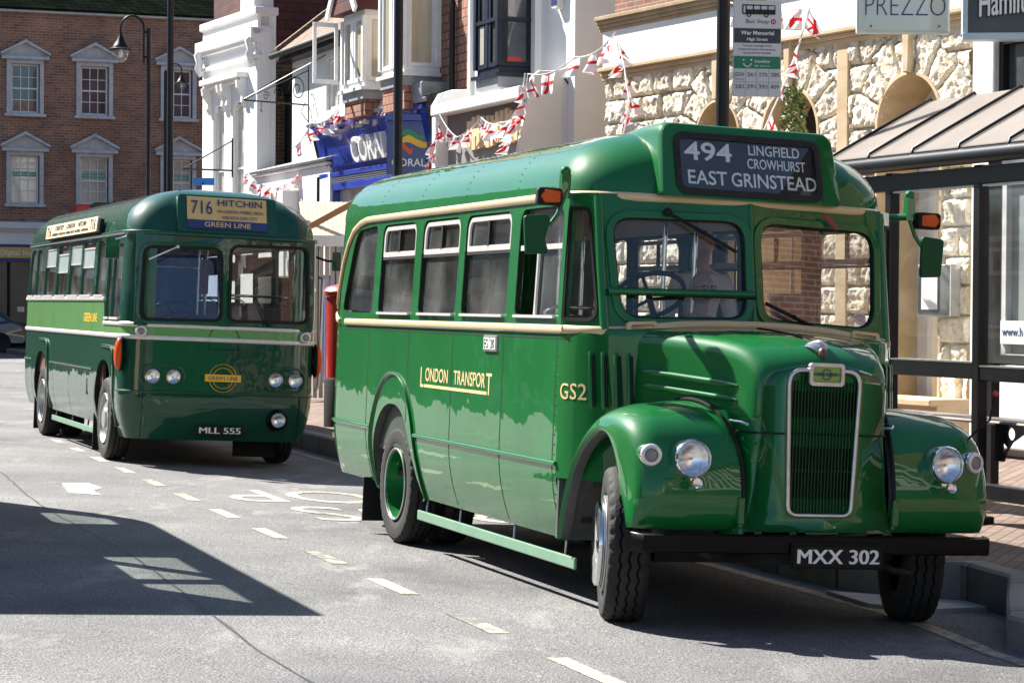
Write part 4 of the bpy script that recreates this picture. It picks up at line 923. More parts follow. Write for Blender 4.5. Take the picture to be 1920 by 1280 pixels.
t.tube([(RA+.002, .17*math.cos(R(k*9)), 1.50+.13*math.sin(R(k*9))) for k in range(21)], .004, 5); t.tube([(RA+.002, -.17, 1.5), (RA+.002, -.175, 1.36), (RA+.002, .175, 1.36), (RA+.002, .17, 1.5)], .004, 5)
for a in (-.85, .0, 1.02, 2.06, 3.06, 4.08): t.grid([[(a+e, -(HB+.0015), z) for e in (-.005, .005)] for z in (1.50, 1.7, 1.875)])
for a, z1 in ((1.15, 1.0), (2.45, 1.0), (-1.3, 1.03), (-.8, 1.03)): t.grid([[(a+e, -(HB-rins(z)+.0015), z) for e in (-.006, .006)] for z in (.41, .5, .6, .7, .85, z1)])
t.grid([[(a, -(HB+.0015), z) for z in (1.005, 1.017)] for a in (1.15, 2.5, 4.3)])
obj('panel_joint', t, BLACKM, rf)
t = MB(); t.bb(3.3, 3.38, -(HB-.03), -(HB-.065), .62, .90); t.bb(3.85, 3.92, -(HB+.002), -(HB-.065), .72, .92); obj('locker_vent', t, BLACKM, rf)
for s in (-1, 1):
    for c in (0, 4.98):
        t = MB(); P = [(c+.62*math.cos(R(an))*1.1, s*(HB-rins(z)+.006), z) for an, z in [(an, max(.42, .42+.80*math.sin(R(an)))) for an in range(-4, 90, 6)]]
        P += [(c, s*(HB+.006), 1.26)]; t.tube([(c+.70, s*(HB-.06), .42), (c+.70, s*(HB+.0), .80), (c+.69, s*(HB+.008), 1.15), (c+.63, s*(HB+.008), 1.28), (c+.5, s*(HB+.008), 1.335), (c-.1, s*(HB+.008), 1.345)], .018, 6); obj('arch_bead', t, ALU if False else G_LIGHT if False else SILVERP if c > 9 else G_DARK, rf, smooth=60)
        t = MB(); rows = []
        for k in range(25):
            a = c-.615+1.23*k/24; z = rarch(a) or .40; rows.append([(a, s*(HB-rins(z)-.004), z), (a, s*.6, z+.02)])
        t.grid(rows); obj('wheel_well', t, BLACKM, rf, smooth=60)
for c, a0 in ((-.72, 0), (4.20, 0)):
    t = MB(); t.bb(c-.01, c+.01, -1.10, -.66, .06, .75); obj('mudflap', t, BLACKM, rf)
t = MB(); t.bb(5.55, 5.57, .32, .82, .10, .5); obj('mudflap', t, BLACKM, rf)
DGW = mottled('silver_wheel_paint', (.30, .32, .31), (.42, .44, .42), 8, .35, metal=.4)
wheel('wheel', rf, (4.98, -.985, .485), 0, -1, .485, .25, 'front', DGW); wheel('wheel', rf, (4.98, .985, .485), 0, 1, .485, .25, 'front', DGW)
for b, s in ((-.985, -1), (-.68, -1), (.985, 1), (.68, 1)): wheel('wheel', rf, (0, b, .485), 0, s, .485, .24, 'rear', DGW)
for s in (-1, 1):
    t = MB(); t.bar((.66, s*1.05, .285), (4.15, s*1.05, .285), .02, .07); rl = obj('life_guard_rail', t, MAT['pale_green_paint'], rf, bevel=.008)
    for a in (.85, 2.2, 3.4): t = MB(); t.tube([(a, s*1.03, .29), (a-.05, s*1.0, .45)], .012, 6); obj('rail_hanger', t, ALU, rl)
t = MB(); t.bb(-1.7, 6.0, -.98, .98, .50, .55); t.bb(4.9, 5.06, -.85, .85, .38, .5); t.bb(-.1, .1, -.85, .85, .36, .5); t.bb(1.4, 3.4, -.2, .8, .32, .55); obj('underframe', t, UNDERM, rf)
# wipers, mirrors, rail, interior
def wip2(p, q, mat, nm='wiper'):
    p, q = Vector(p), Vector(q); t = MB(); t.ball(p, .022, 5); t.tube([p, p.lerp(q, .5)], .008, 6); t.bar(p.lerp(q, .3), q, .010, .018); obj(nm, t, mat, rf)
wip2(fx(-.58, 2.51, .05), fx(-.90, 2.35, .04), SILVERP); wip2(fx(.50, 1.67, .06), fx(.34, 1.98, .04), BLACKM)
t = MB(); t.tube([(6.05, -1.10, 2.66), (6.15, -1.16, 2.60), (6.14, -1.27, 2.56)], .016, 6); ma = obj('mirror_arm', t, CHROME, rf, smooth=60)
t = MB(); t.prism(rrect(-1.375, 2.34, -1.215, 2.585, .012), lambda b, z: (6.14, b, z), lambda b, z: (6.10, b, z)); obj('mirror', t, G_DARK, ma, bevel=.006)
t = MB(); t.tube([(6.15, 1.08, 2.48), (6.2, 1.2, 2.44), (6.2, 1.26, 2.44)], .014, 6); ma = obj('mirror_arm', t, BLACKM, rf, smooth=60)
t = MB(); t.prism(rrect(1.255, 2.33, 1.365, 2.55, .015), lambda b, z: (6.21, b, z), lambda b, z: (6.16, b+.02, z)); obj('mirror', t, G_DARK, ma, bevel=.008)
t = MB(); t.tube([(6.0, 1.16, 2.25), (6.05, 1.20, 2.24), (6.05, 1.20, 2.1), (6.05, 1.20, 1.0), (6.03, 1.17, .9)], .018, 8); obj('door_handrail', t, ALU, rf, smooth=60)
t = MB(); t.bb(-1.8, 6.1, -1.08, 1.08, .86, .90); obj('floor', t, WOODF, rf)
t = MB()
for s in (-1, 1): t.bb(-1.45, 4.7, s*1.06, s*1.09, .9, 1.86)
t.bb(-1.85, -1.80, -1.0, 1.0, .9, 2.6); obj('interior_panel', t, mottled('brown_rexine', (.10, .045, .03), (.13, .06, .04), 6, .6), rf)
RMOQ = mottled('red_brown_moquette', (.13, .03, .02), (.09, .045, .03), 30, .9)
_m = MOQ; MOQ = RMOQ
for i in range(6):
    seat(rf, -1.1+.85*i, -1.05, -.30, .90, .66); seat(rf, -1.1+.85*i, .30, 1.05, .90, .66)
MOQ = _m
t = MB(); t.bb(6.0, 6.16, -1.0, .1, .90, 1.66); t.bb(5.3, 6.0, -.15, .0, .90, 1.75); obj('dashboard', t, INTER, rf, bevel=.03)
t = MB(); cs = Vector((5.82, -.52, 1.78)); Mx = Matrix.Translation(cs) @ Matrix.Rotation(R(-24), 4, 'Y')
t.tube([Mx @ Vector((.25*math.cos(R(12*k)), .25*math.sin(R(12*k)), 0)) for k in range(30)], .018, 8, closed=True)
for k in range(3): t.tube([Mx @ Vector((0, 0, -.03)), Mx @ Vector((.24*math.cos(R(90+120*k)), .24*math.sin(R(90+120*k)), 0))], .014, 6)
t.tube([Mx @ Vector((0, 0, 0)), Mx @ Vector((.0, 0, -.8))], .024, 8); obj('steering_wheel', t, BLACK, rf, smooth=60)
t = MB()
for a, b in ((5.2, -.10), (5.2, .16), (3.9, .28), (3.9, -.28), (1.9, .28)): t.tube([(a, b, .9), (a, b, 3.05)], .018, 8)
t.tube([(5.2, -1.0, 2.3), (5.2, -.1, 2.3)], .016, 8); t.tube([(5.2, .16, 2.0), (5.2, 1.0, 2.0)], .016, 8); obj('handrail', t, CHROME, rf, smooth=60)
CURT = mottled('blue_grey_curtain', (.06, .09, .20), (.09, .12, .25), 5, .9)
t = MB(); t.grid([[(5.12+.03*math.sin(b*38), b, z) for z in (1.0, 2.1, 2.75)] for b in [-1.05+.02*k for k in range(48)]]); obj('cab_curtain', t, CURT, rf, smooth=60)
t = MB(); t.plate(rrect(-.07, 2.0, .09, 2.42, .02), [], .02, lambda x, y, z: (4.9+z, x, y)); obj('interior_notice', t, ORANGE_RED, rf)

# ================================================================== buildings
def bframe(o, X):
    X = Vector((X[0], X[1], 0)).normalized(); Y = Vector((-X.y, X.x, 0))
    return Matrix(((X.x, Y.x, 0, o[0]), (X.y, Y.y, 0, o[1]), (0, 0, 1, o[2] if len(o) > 2 else 0), (0, 0, 0, 1)))
FP = lambda x, y, z: (x, -z, y)                     # facade plate: 2D (x, z), thickness towards the street (-y)
def FPy(y0): return lambda x, y, z: (x, y0-z, y)
BRICK = bricks('brown_brick', (.37, .165, .10), (.21, .105, .07), (.33, .27, .21), .235, .082, .011, .3, .85, .6)
BRICKR = bricks('red_brick', (.30, .13, .085), (.22, .095, .065), (.30, .27, .23), .225, .075, .012, .4)
BRICKD = bricks('dark_brown_brick', (.16, .095, .055), (.11, .065, .04), (.20, .17, .13), .225, .085, .014, .4)  # darker, duller brown than the other brick
STUCCO = mottled('white_stucco', (.78, .77, .74), (.84, .83, .81), 1.2, .8, bump=.15, bscale=18)
STUCCOG = mottled('weathered_white_render', (.66, .645, .63), (.76, .745, .73), .9, .85, bump=.12, bscale=10, stretch=(1, 1, .4))
WBRICK = bricks('white_painted_brick', (.76, .74, .69), (.71, .69, .64), (.66, .64, .6), .225, .075, .008, .5, .75, .12)
WTRIM = mottled('white_painted_wood', (.70, .70, .69), (.80, .80, .79), 7, .5)
GTRIM = mottled('grey_white_stone_trim', (.40, .40, .41), (.58, .58, .58), 5, .75)
LEAD = mottled('lead_sheet', (.22, .23, .24), (.34, .35, .36), 3, .6, metal=.2)
TILEH = bricks('hung_clay_tiles', (.40, .19, .12), (.30, .14, .095), (.10, .05, .04), .19, .145, .012, .9, .8, .5)
TILED = bricks('dark_red_hung_tiles', (.13, .03, .022), (.075, .022, .018), (.02, .01, .01), .36, .19, .012, .8, .75, .6)
TILER = bricks('brown_roof_tiles', (.30, .19, .13), (.22, .14, .10), (.05, .035, .03), .17, .10, .012, .9, .85, .6)
SLATE = bricks('mossy_dark_roof_tiles', (.007, .011, .008), (.014, .019, .014), (.003, .004, .003), .25, .11, .01, .8, 1.0, .5); bsdf(SLATE).inputs['Specular IOR Level'].default_value = .0
DGLASS = mottled('dark_window_pane', (.02, .025, .03), (.10, .11, .12), .9, .06, coat=1)
LGLASS = mottled('curtained_window_pane', (.35, .33, .28), (.62, .60, .54), 1.5, .15, coat=1)
TANST = mottled('smooth_sandstone', (.42, .31, .18), (.60, .47, .31), 1.6, .8, bump=.15, bscale=25, stretch=(1, 1, 2.5))
ROCKST = mottled('rock_faced_sandstone', (.72, .63, .48), (.86, .82, .73), 2.4, .9, bump=.8, bscale=38)
_v = N(ROCKST, 'ShaderNodeTexVoronoi', Scale=26); L(ROCKST, coords(ROCKST), _v.inputs['Vector']); _n = N(ROCKST, 'ShaderNodeTexNoise', Scale=11, Detail=5); L(ROCKST, coords(ROCKST), _n.inputs['Vector'])
_lk = bsdf(ROCKST).inputs['Base Color'].links[0].from_socket; _mx = N(ROCKST, 'ShaderNodeMix', data_type='RGBA', blend_type='MULTIPLY'); _mx.inputs[0].default_value = .8; L(ROCKST, _lk, _mx.inputs[6]); L(ROCKST, ramp(ROCKST, _n.outputs['Fac'], [(.33, (.62, .50, .36)), (.44, (.95, .91, .84)), (.6, (1.05, 1.04, 1.02))]), _mx.inputs[7]); _at = N(ROCKST, 'ShaderNodeAttribute', attribute_name='block_tone'); _m3 = N(ROCKST, 'ShaderNodeMix', data_type='RGBA', blend_type='MULTIPLY'); _m3.inputs[0].default_value = 1; L(ROCKST, _mx.outputs[2], _m3.inputs[6]); L(ROCKST, _at.outputs['Fac'], _m3.inputs[7]); L(ROCKST, _m3.outputs[2], bsdf(ROCKST).inputs['Base Color'])
NAVYF = mottled('navy_window_paint', (.010, .013, .026), (.016, .02, .036), 8, .4, spec=.3)
BLUE = mottled('royal_blue_fascia', (.015, .04, .30), (.022, .055, .36), 2, .3, coat=.6)
TEAL = mottled('teal_window_strip', (.02, .30, .22), (.03, .34, .26), 6, .4)
IRON = mottled('black_cast_iron', (.005, .005, .0055), (.010, .010, .010), 9, .4, spec=.35)
SHOPDK = mottled('dark_shopfront', (.02, .02, .025), (.05, .045, .045), 1.3, .25)
def sash(par, x0, x1, z0, z1, y, cols, rows_, mat=WTRIM, gl=DGLASS, bar=.022, fr=.05, meet=True):
    t = MB(); t.plate([(x0, z0), (x1, z0), (x1, z1), (x0, z1)], [[(x0+fr, z0+fr), (x1-fr, z0+fr), (x1-fr, z1-fr), (x0+fr, z1-fr)]], .06, FPy(y)); w = obj('window', t, mat, par)
    t = MB(); zm = (z0+z1)/2
    for i in range(1, cols): x = lerp(x0+fr, x1-fr, i/cols); t.bb(x-bar/2, x+bar/2, y-.012, y+.02, z0+fr, z1-fr)
    for i in range(1, rows_): z = lerp(z0+fr, z1-fr, i/rows_); h = .045 if (meet and i*2 == rows_) else bar; t.bb(x0+fr, x1-fr, y-.016, y+.018, z-h/2, z+h/2)
    if cols > 1 or rows_ > 1: obj('glazing_bars', t, mat, w)
    t = MB(); t.add([(x0+fr*.5, y+.024, z0+fr*.5), (x1-fr*.5, y+.024, z0+fr*.5), (x1-fr*.5, y+.03, z1-fr*.5), (x0+fr*.5, y+.03, z1-fr*.5)], [(0, 1, 2, 3)]); obj('pane', t, gl, w)
    return w
# --- brown brick building closing the street
bk = thing('brick_building', 'three storey brown brick building with pedimented white sash windows facing down the street', 'building', bframe((-14.978, 66), (.945, .327)))
wc = [-40, -36, -32, -28, -24, -20, -16, -13, -10, -6.1, -3.7, -1.35, .70, 2.72, 5.22, 7.4, 9.6, 11.8]
hs = []
for c in wc: hs += [[(c-.42, 7.16), (c+.42, 7.16), (c+.42, 8.60), (c-.42, 8.60)], [(c-.42, 4.52), (c+.42, 4.52), (c+.42, 5.92), (c-.42, 5.92)]]
t = MB(); t.plate([(-48, 3.9), (14, 3.9), (14, 10.12), (-48, 10.12)], hs, .3, FPy(.15)); obj('wall', t, BRICK, bk)
t = MB(); t.bb(-48, 14, .32, 8, -.3, 10.1); obj('wall', t, BRICK, bk)
t = MB(); t.bb(-48, 14, -.16, .3, 10.1, 10.20); obj('eaves_course', t, GTRIM, bk)
t = MB(); t.add([(-48, -.2, 10.22), (14, -.2, 10.22), (14, 5, 13.2), (-48, 5, 13.2), (-48, -.2, 10.16), (14, -.2, 10.16), (14, 5, 13.1), (-48, 5, 13.1)], [(0, 1, 2, 3), (4, 7, 6, 5), (0, 4, 5, 1), (0, 3, 7, 4), (1, 5, 6, 2), (3, 2, 6, 7)]); obj('roof', t, SLATE, bk)
for c in wc:
    for lv, (z0, z1) in enumerate(((7.16, 8.60), (4.52, 5.92))):
        w = sash(bk, c-.40, c+.40, z0+.02, z1, .12, 3, 4, WTRIM, LGLASS if lv == 1 else DGLASS, .022, .05)
        t = MB(); t.plate([(c-.54, z0-.02), (c+.54, z0-.02), (c+.54, z1+.12), (c-.54, z1+.12)], [[(c-.42, z0+.01), (c+.42, z0+.01), (c+.42, z1), (c-.42, z1)]], .09, FPy(-.04)); obj('window_surround', t, GTRIM, w, bevel=.012)
        t = MB(); t.bb(c-.60, c+.60, -.17, .0, z0-.10, z0-.02); obj('window_sill', t, GTRIM, w)
        t = MB(); t.prism([(c-.68, z1+.18), (c+.68, z1+.18), (c+.68, z1+.25), (c, z1+.62), (c-.68, z1+.25)], lambda x, z: (x, -.05, z), lambda x, z: (x, .0, z)); t.bb(c-.68, c+.68, -.20, 0, z1+.12, z1+.21)
        for s in (-1, 1): t.prism([(c+s*.72, z1+.24), (c+s*.72, z1+.31), (c, z1+.70), (c, z1+.61)], lambda x, z: (x, -.22, z), lambda x, z: (x, .0, z))
        obj('pediment', t, GTRIM, w)
        t = MB(); t.add([(c-.36, .16, z0+.06), (c+.36, .16, z0+.06), (c+.36, .16, z0+(.62 if lv else .75)), (c-.36, .16, z0+(.62 if lv else .75))], [(0, 1, 2, 3)])
        if lv == 1:
            t = MB(); t.bb(c-.35, c+.35, .128, .138, z0+.80, z0+.94); st = obj('window_strip', t, TEAL, w)
            t = MB()
            for k in (-.23, 0, .23): t.text('KELLY', (c+k, .126, z0+.84), (1, 0, 0), (0, 0, 1), .06, .18, .002, off=.006)
            obj('strip_lettering', t, WTRIM, st)
t = MB(); t.bb(-48, 14, -.35, .3, 3.78, 3.97); t.bb(-48, 14, -.25, .3, 3.70, 3.80); obj('shop_cornice', t, STUCCOG, bk)
t = MB(); t.bb(-48, 14, -.12, .3, 3.32, 3.71); obj('shop_frieze', t, STUCCO, bk)
t = MB(); t.bb(-3, 4, -.2, .0, 2.82, 3.32); sg = obj('shop_sign', t, NAVY, bk)
t = MB(); t.bb(-2.9, 3.9, -.215, -.19, 2.92, 3.23); sp_ = obj('sign_panel', t, mottled('amber_sign_panel', (.62, .40, .08), (.68, .46, .11), 3, .5), sg)
t = MB(); t.text('Digital Ima', (-.0, -.217, 3.0), (1, 0, 0), (0, 0, 1), .15, .93, .004, off=.01, align='L'); obj('sign_lettering', t, WTRIM, sp_)
t = MB(); t.bb(-48, 14, .05, .3, .1, 2.82); sf = obj('shopfront', t, SHOPDK, bk)
t = MB()
for x in (-4, -2.2, -.6, .25, 1.6, 3.2): t.bb(x-.04, x+.04, -.02, .06, .2, 2.8)
t.bb(-48, 14, -.02, .06, .2, .5); obj('shop_mullion', t, BLACKM, sf)
t = MB(); t.bb(-1.6, -.2, .03, .055, 1.0, 1.35); t.bb(.5, .7, .03, .055, 1.35, 1.5); obj('window_display', t, LGLASS, sf)

# --- white classical building
b2 = thing('stucco_building', 'white stucco classical building with stepped parapet and arched upper windows beside the brick building', 'building', bframe((-5.449, 48), (.4445, -.8958)))
hh = [rquad([(-2.85, 3.2), (-2.10, 3.2), (-2.10, 6.05), (-2.85, 6.05)], [.01, .01, .36, .36], 8), rquad([(-1.55, 3.2), (-.82, 3.2), (-.82, 6.05), (-1.55, 6.05)], [.01, .01, .36, .36], 8)]
t = MB(); t.plate([(-3.6, -.3), (0, -.3), (0, 7.78), (-3.6, 7.78)], hh, .30, FPy(.15)); t.bb(-3.6, 0, .305, .42, -.3, 7.78); obj('wall', t, STUCCO, b2)
t = MB(); t.bb(-3.55, -1.6, .42, .60, -.3, 7.3); obj('wall', t, STUCCOG, b2)
t = MB(); t.bb(-3.68, .06, -.06, .46, 7.78, 7.95); t.bb(-1.1, -.2, .0, .44, 7.95, 8.35); obj('coping', t, STUCCOG, b2, bevel=.02)
t = MB(); t.bb(-3.7, .05, -.16, .1, 7.28, 7.52); t.bb(-3.68, .05, -.09, .1, 7.2, 7.28); t.bb(-3.66, .06, -.08, .44, 6.86, 6.94); t.bb(-3.65, .05, -.12, .35, 7.36, 7.5); obj('cornice', t, STUCCO, b2, bevel=.015)
for x in (-.12, -3.5):
    t = MB(); t.tube([(x, -.06, 7.34), (x, -.16, 7.22), (x, -.10, 7.05), (x, -.14, 6.95), (x, -.05, 6.78)], .09, 8); obj('corbel', t, STUCCO, b2, smooth=60)
t = MB(); t.prism([(.06, 7.42), (.30, 7.42), (.30, 7.05), (.18, 6.72), (.06, 7.05)], lambda y, z: (.0, y, z), lambda y, z: (.07, y, z)); obj('corbel', t, STUCCO, b2, bevel=.012)
t = MB(); t.bb(-.002, .012, .08, .26, 7.55, 7.74); obj('plaque', t, GTRIM, b2)
for h, c in zip(hh, (-2.475, -1.185)):
    w = sash(b2, c-.38, c+.38, 3.2, 5.98, .10, 1, 2, WTRIM, LGLASS, .03, .05)
    t = MB(); t.bb(c-.62, c+.62, -.26, 0, 6.50, 6.62); t.bb(c-.56, c+.56, -.16, 0, 6.42, 6.50)
    for s in (-1, 1): t.prism([(0, 6.44), (-.24, 6.44), (-.22, 6.28), (-.10, 6.12), (-.12, 5.98), (-.04, 5.84), (0, 5.9)], lambda y, z: (c+s*.50-.06, y, z), lambda y, z: (c+s*.50+.06, y, z))
    obj('window_hood', t, STUCCO, w, bevel=.01)
t = MB(); t.prism([(.3, 7.6), (3.0, 9.6), (3.0, 9.5), (.3, 7.5)], lambda y, z: (-3.4, y+.3, z+.35), lambda y, z: (-.9, y+.3, z+.35)); obj('roof', t, TILER, b2)
t = MB(); t.tube([(-1.5, -.02, 4.55), (-1.5, -1.15, 4.55)], .02, 6); t.tube([(-1.5, -.02, 5.2), (-1.5, -1.1, 4.57)], .015, 6); t.tube([(-1.5, -.02, 4.4), (-1.5, -.02, 5.25)], .018, 6); bkt = thing('sign_bracket', 'slim black angled iron bracket fixed to the white stucco facade', 'bracket', b2.matrix_world); obj('bracket_arm', t, IRON, bkt)
psg = thing('hanging_sign', 'small plain blue hanging sign just above the roof of the dark green coach', 'sign', bframe((-7.0, 49.6, 0), (1, 0)))
t = MB(); t.bb(-.02, .44, -.02, .02, 4.24, 4.40); obj('sign_panel', t, mottled('sky_blue_sign', (.02, .16, .50), (.03, .2, .56), 4, .4), psg)
t = MB(); t.bb(.18, .22, -.025, .0, 4.25, 4.31); obj('sign_mark', t, NAVY, psg)

# --- tile hung gable with brick below and rainwater pipe
b3 = thing('tile_hung_gable', 'dark brown brick wall with dark red hung tiles above, between the white buildings', 'building', bframe((-5.2, 49.0), (.945, .327)))
t = MB(); t.bb(0, 6, 0, 5, -.3, 6.98); obj('wall', t, BRICKD, b3)
t = MB(); t.bb(0, 6, -.06, .1, 6.86, 7.0); obj('brick_course', t, BRICKR, b3)
t = MB(); t.bb(-.3, 6, -.05, 5, 7.0, 10.5); obj('hung_tiles', t, TILED, b3)
t = MB(); t.tube([(.30, -.1, 6.2), (.30, -.1, 2)], .075, 10); t.bb(.08, .52, -.28, .0, 6.16, 6.52); obj('rainwater_pipe', t, IRON, b3, bevel=.02)

# --- white painted brick shop with tiled roof
b4 = thing('painted_brick_shop', 'white painted brick building with brown tiled roof and black gutter', 'building', bframe((-3.317, 43.8), (.369, -.9294)))
t = MB(); t.plate([(-3.5, 3.6), (1.2, 3.6), (1.2, 6.75), (-3.5, 6.75)], [[(-1.08, 5.48), (-.19, 5.48), (-.19, 6.50), (-1.08, 6.50)]], .25, FPy(.125)); t.bb(-3.5, 1.2, .255, 5, -.3, 6.7); obj('wall', t, WBRICK, b4)
sash(b4, -1.06, -.21, 5.5, 6.48, .1, 2, 2, WTRIM, LGLASS, .03, .05)
t = MB(); a_, b_ = (-3.75, -.30, 6.86), (1.3, -.30, 6.86); t.prism([(-.30, 6.86), (3.6, 9.9), (3.6, 9.8), (-.30, 6.76)], lambda y, z: (-3.75, y, z), lambda y, z: (1.3, y, z)); obj('roof', t, TILER, b4)
t = MB(); t.prism([(-.2, 6.72), (3.6, 9.72), (3.6, 10.06), (-.28, 6.98)], lambda y, z: (-3.98, y, z), lambda y, z: (-3.75, y, z)); obj('verge', t, BRICKD, b4)
t = MB(); t.tube([(-3.85, -.36, 6.80), (1.2, -.36, 6.80)], .06, 10); t.bb(-3.6, 1.2, -.28, 0, 6.66, 6.74)
for x in (-3, -2, -1, 0): t.bar((x, -.3, 6.7), (x, -.40, 6.84), .03, .03)
obj('gutter', t, IRON, b4, smooth=50)
t = MB(); t.bb(-4.6, .9, -.52, .1, 2.2, 4.30); t.bb(-4.6, .9, -.60, .1, 4.30, 4.36); sh = obj('shop_fascia', t, STUCCOG, b4, bevel=.02)
t = MB(); t.prism([(-.62, 4.36), (.1, 4.56), (.1, 4.62), (-.66, 4.42)], lambda y, z: (-4.7, y, z), lambda y, z: (.95, y, z)); obj('lead_coping', t, LEAD, sh, bevel=.02)
t = MB(); t.bb(-3.4, -2.2, -.70, -.52, 3.2, 4.0); t.bb(-1.6, -1.2, -.85, -.52, 3.3, 3.9); obj('canopy_box', t, STUCCO, sh, bevel=.02)
t = MB(); t.bb(-3.2, -2.4, -.71, -.70, 3.3, 3.9); obj('dark_panel', t, GTRIM, sh)
ib = thing('iron_sign_bracket', 'ornate wrought iron sign bracket with scrolls and stays on the white painted brick wall', 'bracket', b4.matrix_world)
t = MB(); x0 = -2.3
def scroll(cx, cz, r, turns=1.6, n=26, sg=1): return [(x0, -(cx+sg*r*(1-k/n*.85)*math.cos(turns*2*math.pi*k/n)), cz+r*(1-k/n*.85)*math.sin(turns*2*math.pi*k/n)) for k in range(n+1)]
t.tube([(x0, 0, 5.45), (x0, -2.05, 5.50)], .016, 6); t.tube([(x0, 0, 6.25), (x0, -.0, 5.1)], .022, 6)
t.tube([(x0, -.02, 6.15), (x0, -2.05, 5.51)], .012, 5); t.tube([(x0+1.2, 0, 6.35), (x0, -2.05, 5.52)], .010, 5); t.tube([(x0-1.0, 0, 6.3), (x0, -2.05, 5.52)], .010, 5)
t.tube(scroll(.36, 5.76, .28), .013, 5); t.tube(scroll(.95, 5.65, .15), .012, 5); t.tube(scroll(1.35, 5.6, .10, sg=-1), .010, 5); t.tube([(x0, 0, 5.1), (x0, -.25, 5.3), (x0, -.1, 5.5)], .012, 5); t.tube([(x0, -1.5, 5.48), (x0, -1.5, 5.36), (x0, -1.53, 5.30), (x0, -1.47, 5.27), (x0, -1.5, 5.33)], .010, 5)
t.v = [(v[0], v[1]*.66, v[2]+.24) for v in t.v]; obj('bracket_ironwork', t, IRON, ib)

# --- tile hung building with oriel windows over the blue betting shop
M6 = bframe((.4, 34.2), (.384, -.9233))
b5 = thing('tile_hung_building', 'clay tile hung building with two white oriel windows above the blue shop fascia', 'building', M6)
t = MB(); t.bb(-9.2, -2.82, 0, 6, -.3, 10); obj('wall', t, TILEH, b5)
def oriel(par, x0, x1, z0, z1, zs, dep, frame=WTRIM, gls=LGLASS, foot=TILEH, flr=LEAD, nm='oriel_window', open_=False):
    # x0..x1 along facade, projecting dep; windows on front and on both cheeks
    t = MB(); fr = .07; zt = z1
    t.bb(x0, x1, -dep, 0, z0-.10, z0); t.bb(x0, x1, -dep, 0, zt, zt+.12)
    for x in (x0, x1): 
        for y in (-dep, -.04): t.bb(x-.05, x+.05, y-.05 if y < -.1 else y-.04, y+.05, z0, zt)
    n = 2
    for k in range(1, n): x = lerp(x0, x1, k/n); t.bb(x-.045, x+.045, -dep-.03, -dep+.03, z0, zt)
    w = obj(nm, t, frame, par, bevel=.008)
    t = MB()
    for k in range(n):
        a, b = lerp(x0, x1, k/n)+.06, lerp(x0, x1, (k+1)/n)-.06
        t.plate([(a, z0), (b, z0), (b, zt), (a, zt)], [[(a+fr, z0+fr), (b-fr, z0+fr), (b-fr, zt-fr), (a+fr, zt-fr)]], .04, FPy(-dep))
    for x, s in ((x0, -1), (x1, 1)): t.plate([(-dep+.06, z0), (-.08, z0), (-.08, zt), (-dep+.06, zt)], [[(-dep+.06+fr, z0+fr), (-.08-fr, z0+fr), (-.08-fr, zt-fr), (-dep+.06+fr, zt-fr)]], .04, lambda y, z, q, x=x, s=s: (x+s*q, y, z))
    obj('casement', t, frame, w)
    t = MB(); t.bb(x0+.02, x1-.02, -dep+.01, -dep+.02, z0, zt); t.bb(x0+.01, x0+.02, -dep+.02, -.05, z0, zt); t.bb(x1-.02, x1-.01, -dep+.02, -.05, z0, zt); obj('pane', t, gls, w)
    t = MB(); t.bb(x0-.06, x1+.06, -dep-.08, 0, z0-.16, z0-.10); obj('window_sill', t, frame, w)
    t = MB(); t.bb(x0+.02, x1-.02, -dep+.02, 0, zs, z0-.30); obj('apron', t, foot, w)
    t = MB(); t.bb(x0+.0, x1-.0, -dep-.02, 0, z0-.32, z0-.16); obj('lead_apron', t, flr, w)
    return w
CURW = mottled('cream_curtained_pane', (.30, .26, .17), (.62, .56, .42), .8, .12, coat=1, stretch=(3, 3, .4))
o1 = oriel(b5, -7.5, -6.34, 5.60, 6.75, 5.0, .65, gls=CURW); o2 = oriel(b5, -5.42, -4.29, 5.66, 7.4, 4.95, .65, gls=CURW)
t = MB(); t.prism([(-7.75, 6.85), (-6.2, 6.85), (-6.975, 7.75)], lambda x, z: (x, -.85, z), lambda x, z: (x, 0, z)); obj('bay_roof', t, TILED, o1)
t = MB()
for s in (-1, 1): t.bar((-6.975+s*.80, -.88, 6.82), (-6.975, -.88, 7.78), .05, .14)
obj('barge_board', t, WTRIM, o1)
t = MB(); t.plate([(-8.15, 5.62), (-7.55, 5.62), (-7.55, 6.72), (-8.15, 6.72)], [[(-8.07, 5.70), (-7.63, 5.70), (-7.63, 6.64), (-8.07, 6.64)]], .04, lambda x, y, z: (-7.5-.05*(x+7.5)+z, -.72+(x+7.5)*.8, y)); obj('open_casement', t, WTRIM, o1)
t = MB(); t.tube([(-3.52, -.08, 4.9), (-3.52, -.08, 8)], .05, 8); obj('rainwater_pipe', t, IRON, b5)
t = MB(); t.bb(-2.86, -2.78, -.06, .1, 4.8, 9); obj('corner_board', t, WTRIM, b5)
t = MB(); rng = random.Random(4)
for k in range(26): 
    a = Vector((-6.52+rng.uniform(-.12, .12), -.60, 5.62)); t.tube([a, a+Vector((rng.uniform(-.12, .12), rng.uniform(-.1, .1), rng.uniform(.1, .26)))], [.012, .003], 4)
tag(obj('window_plant', t, mottled('dull_green_leaves', (.05, .08, .03), (.09, .12, .05), 12, .7)), 'small spiky plant on the sill of the smaller oriel window', 'plant').matrix_world = M6
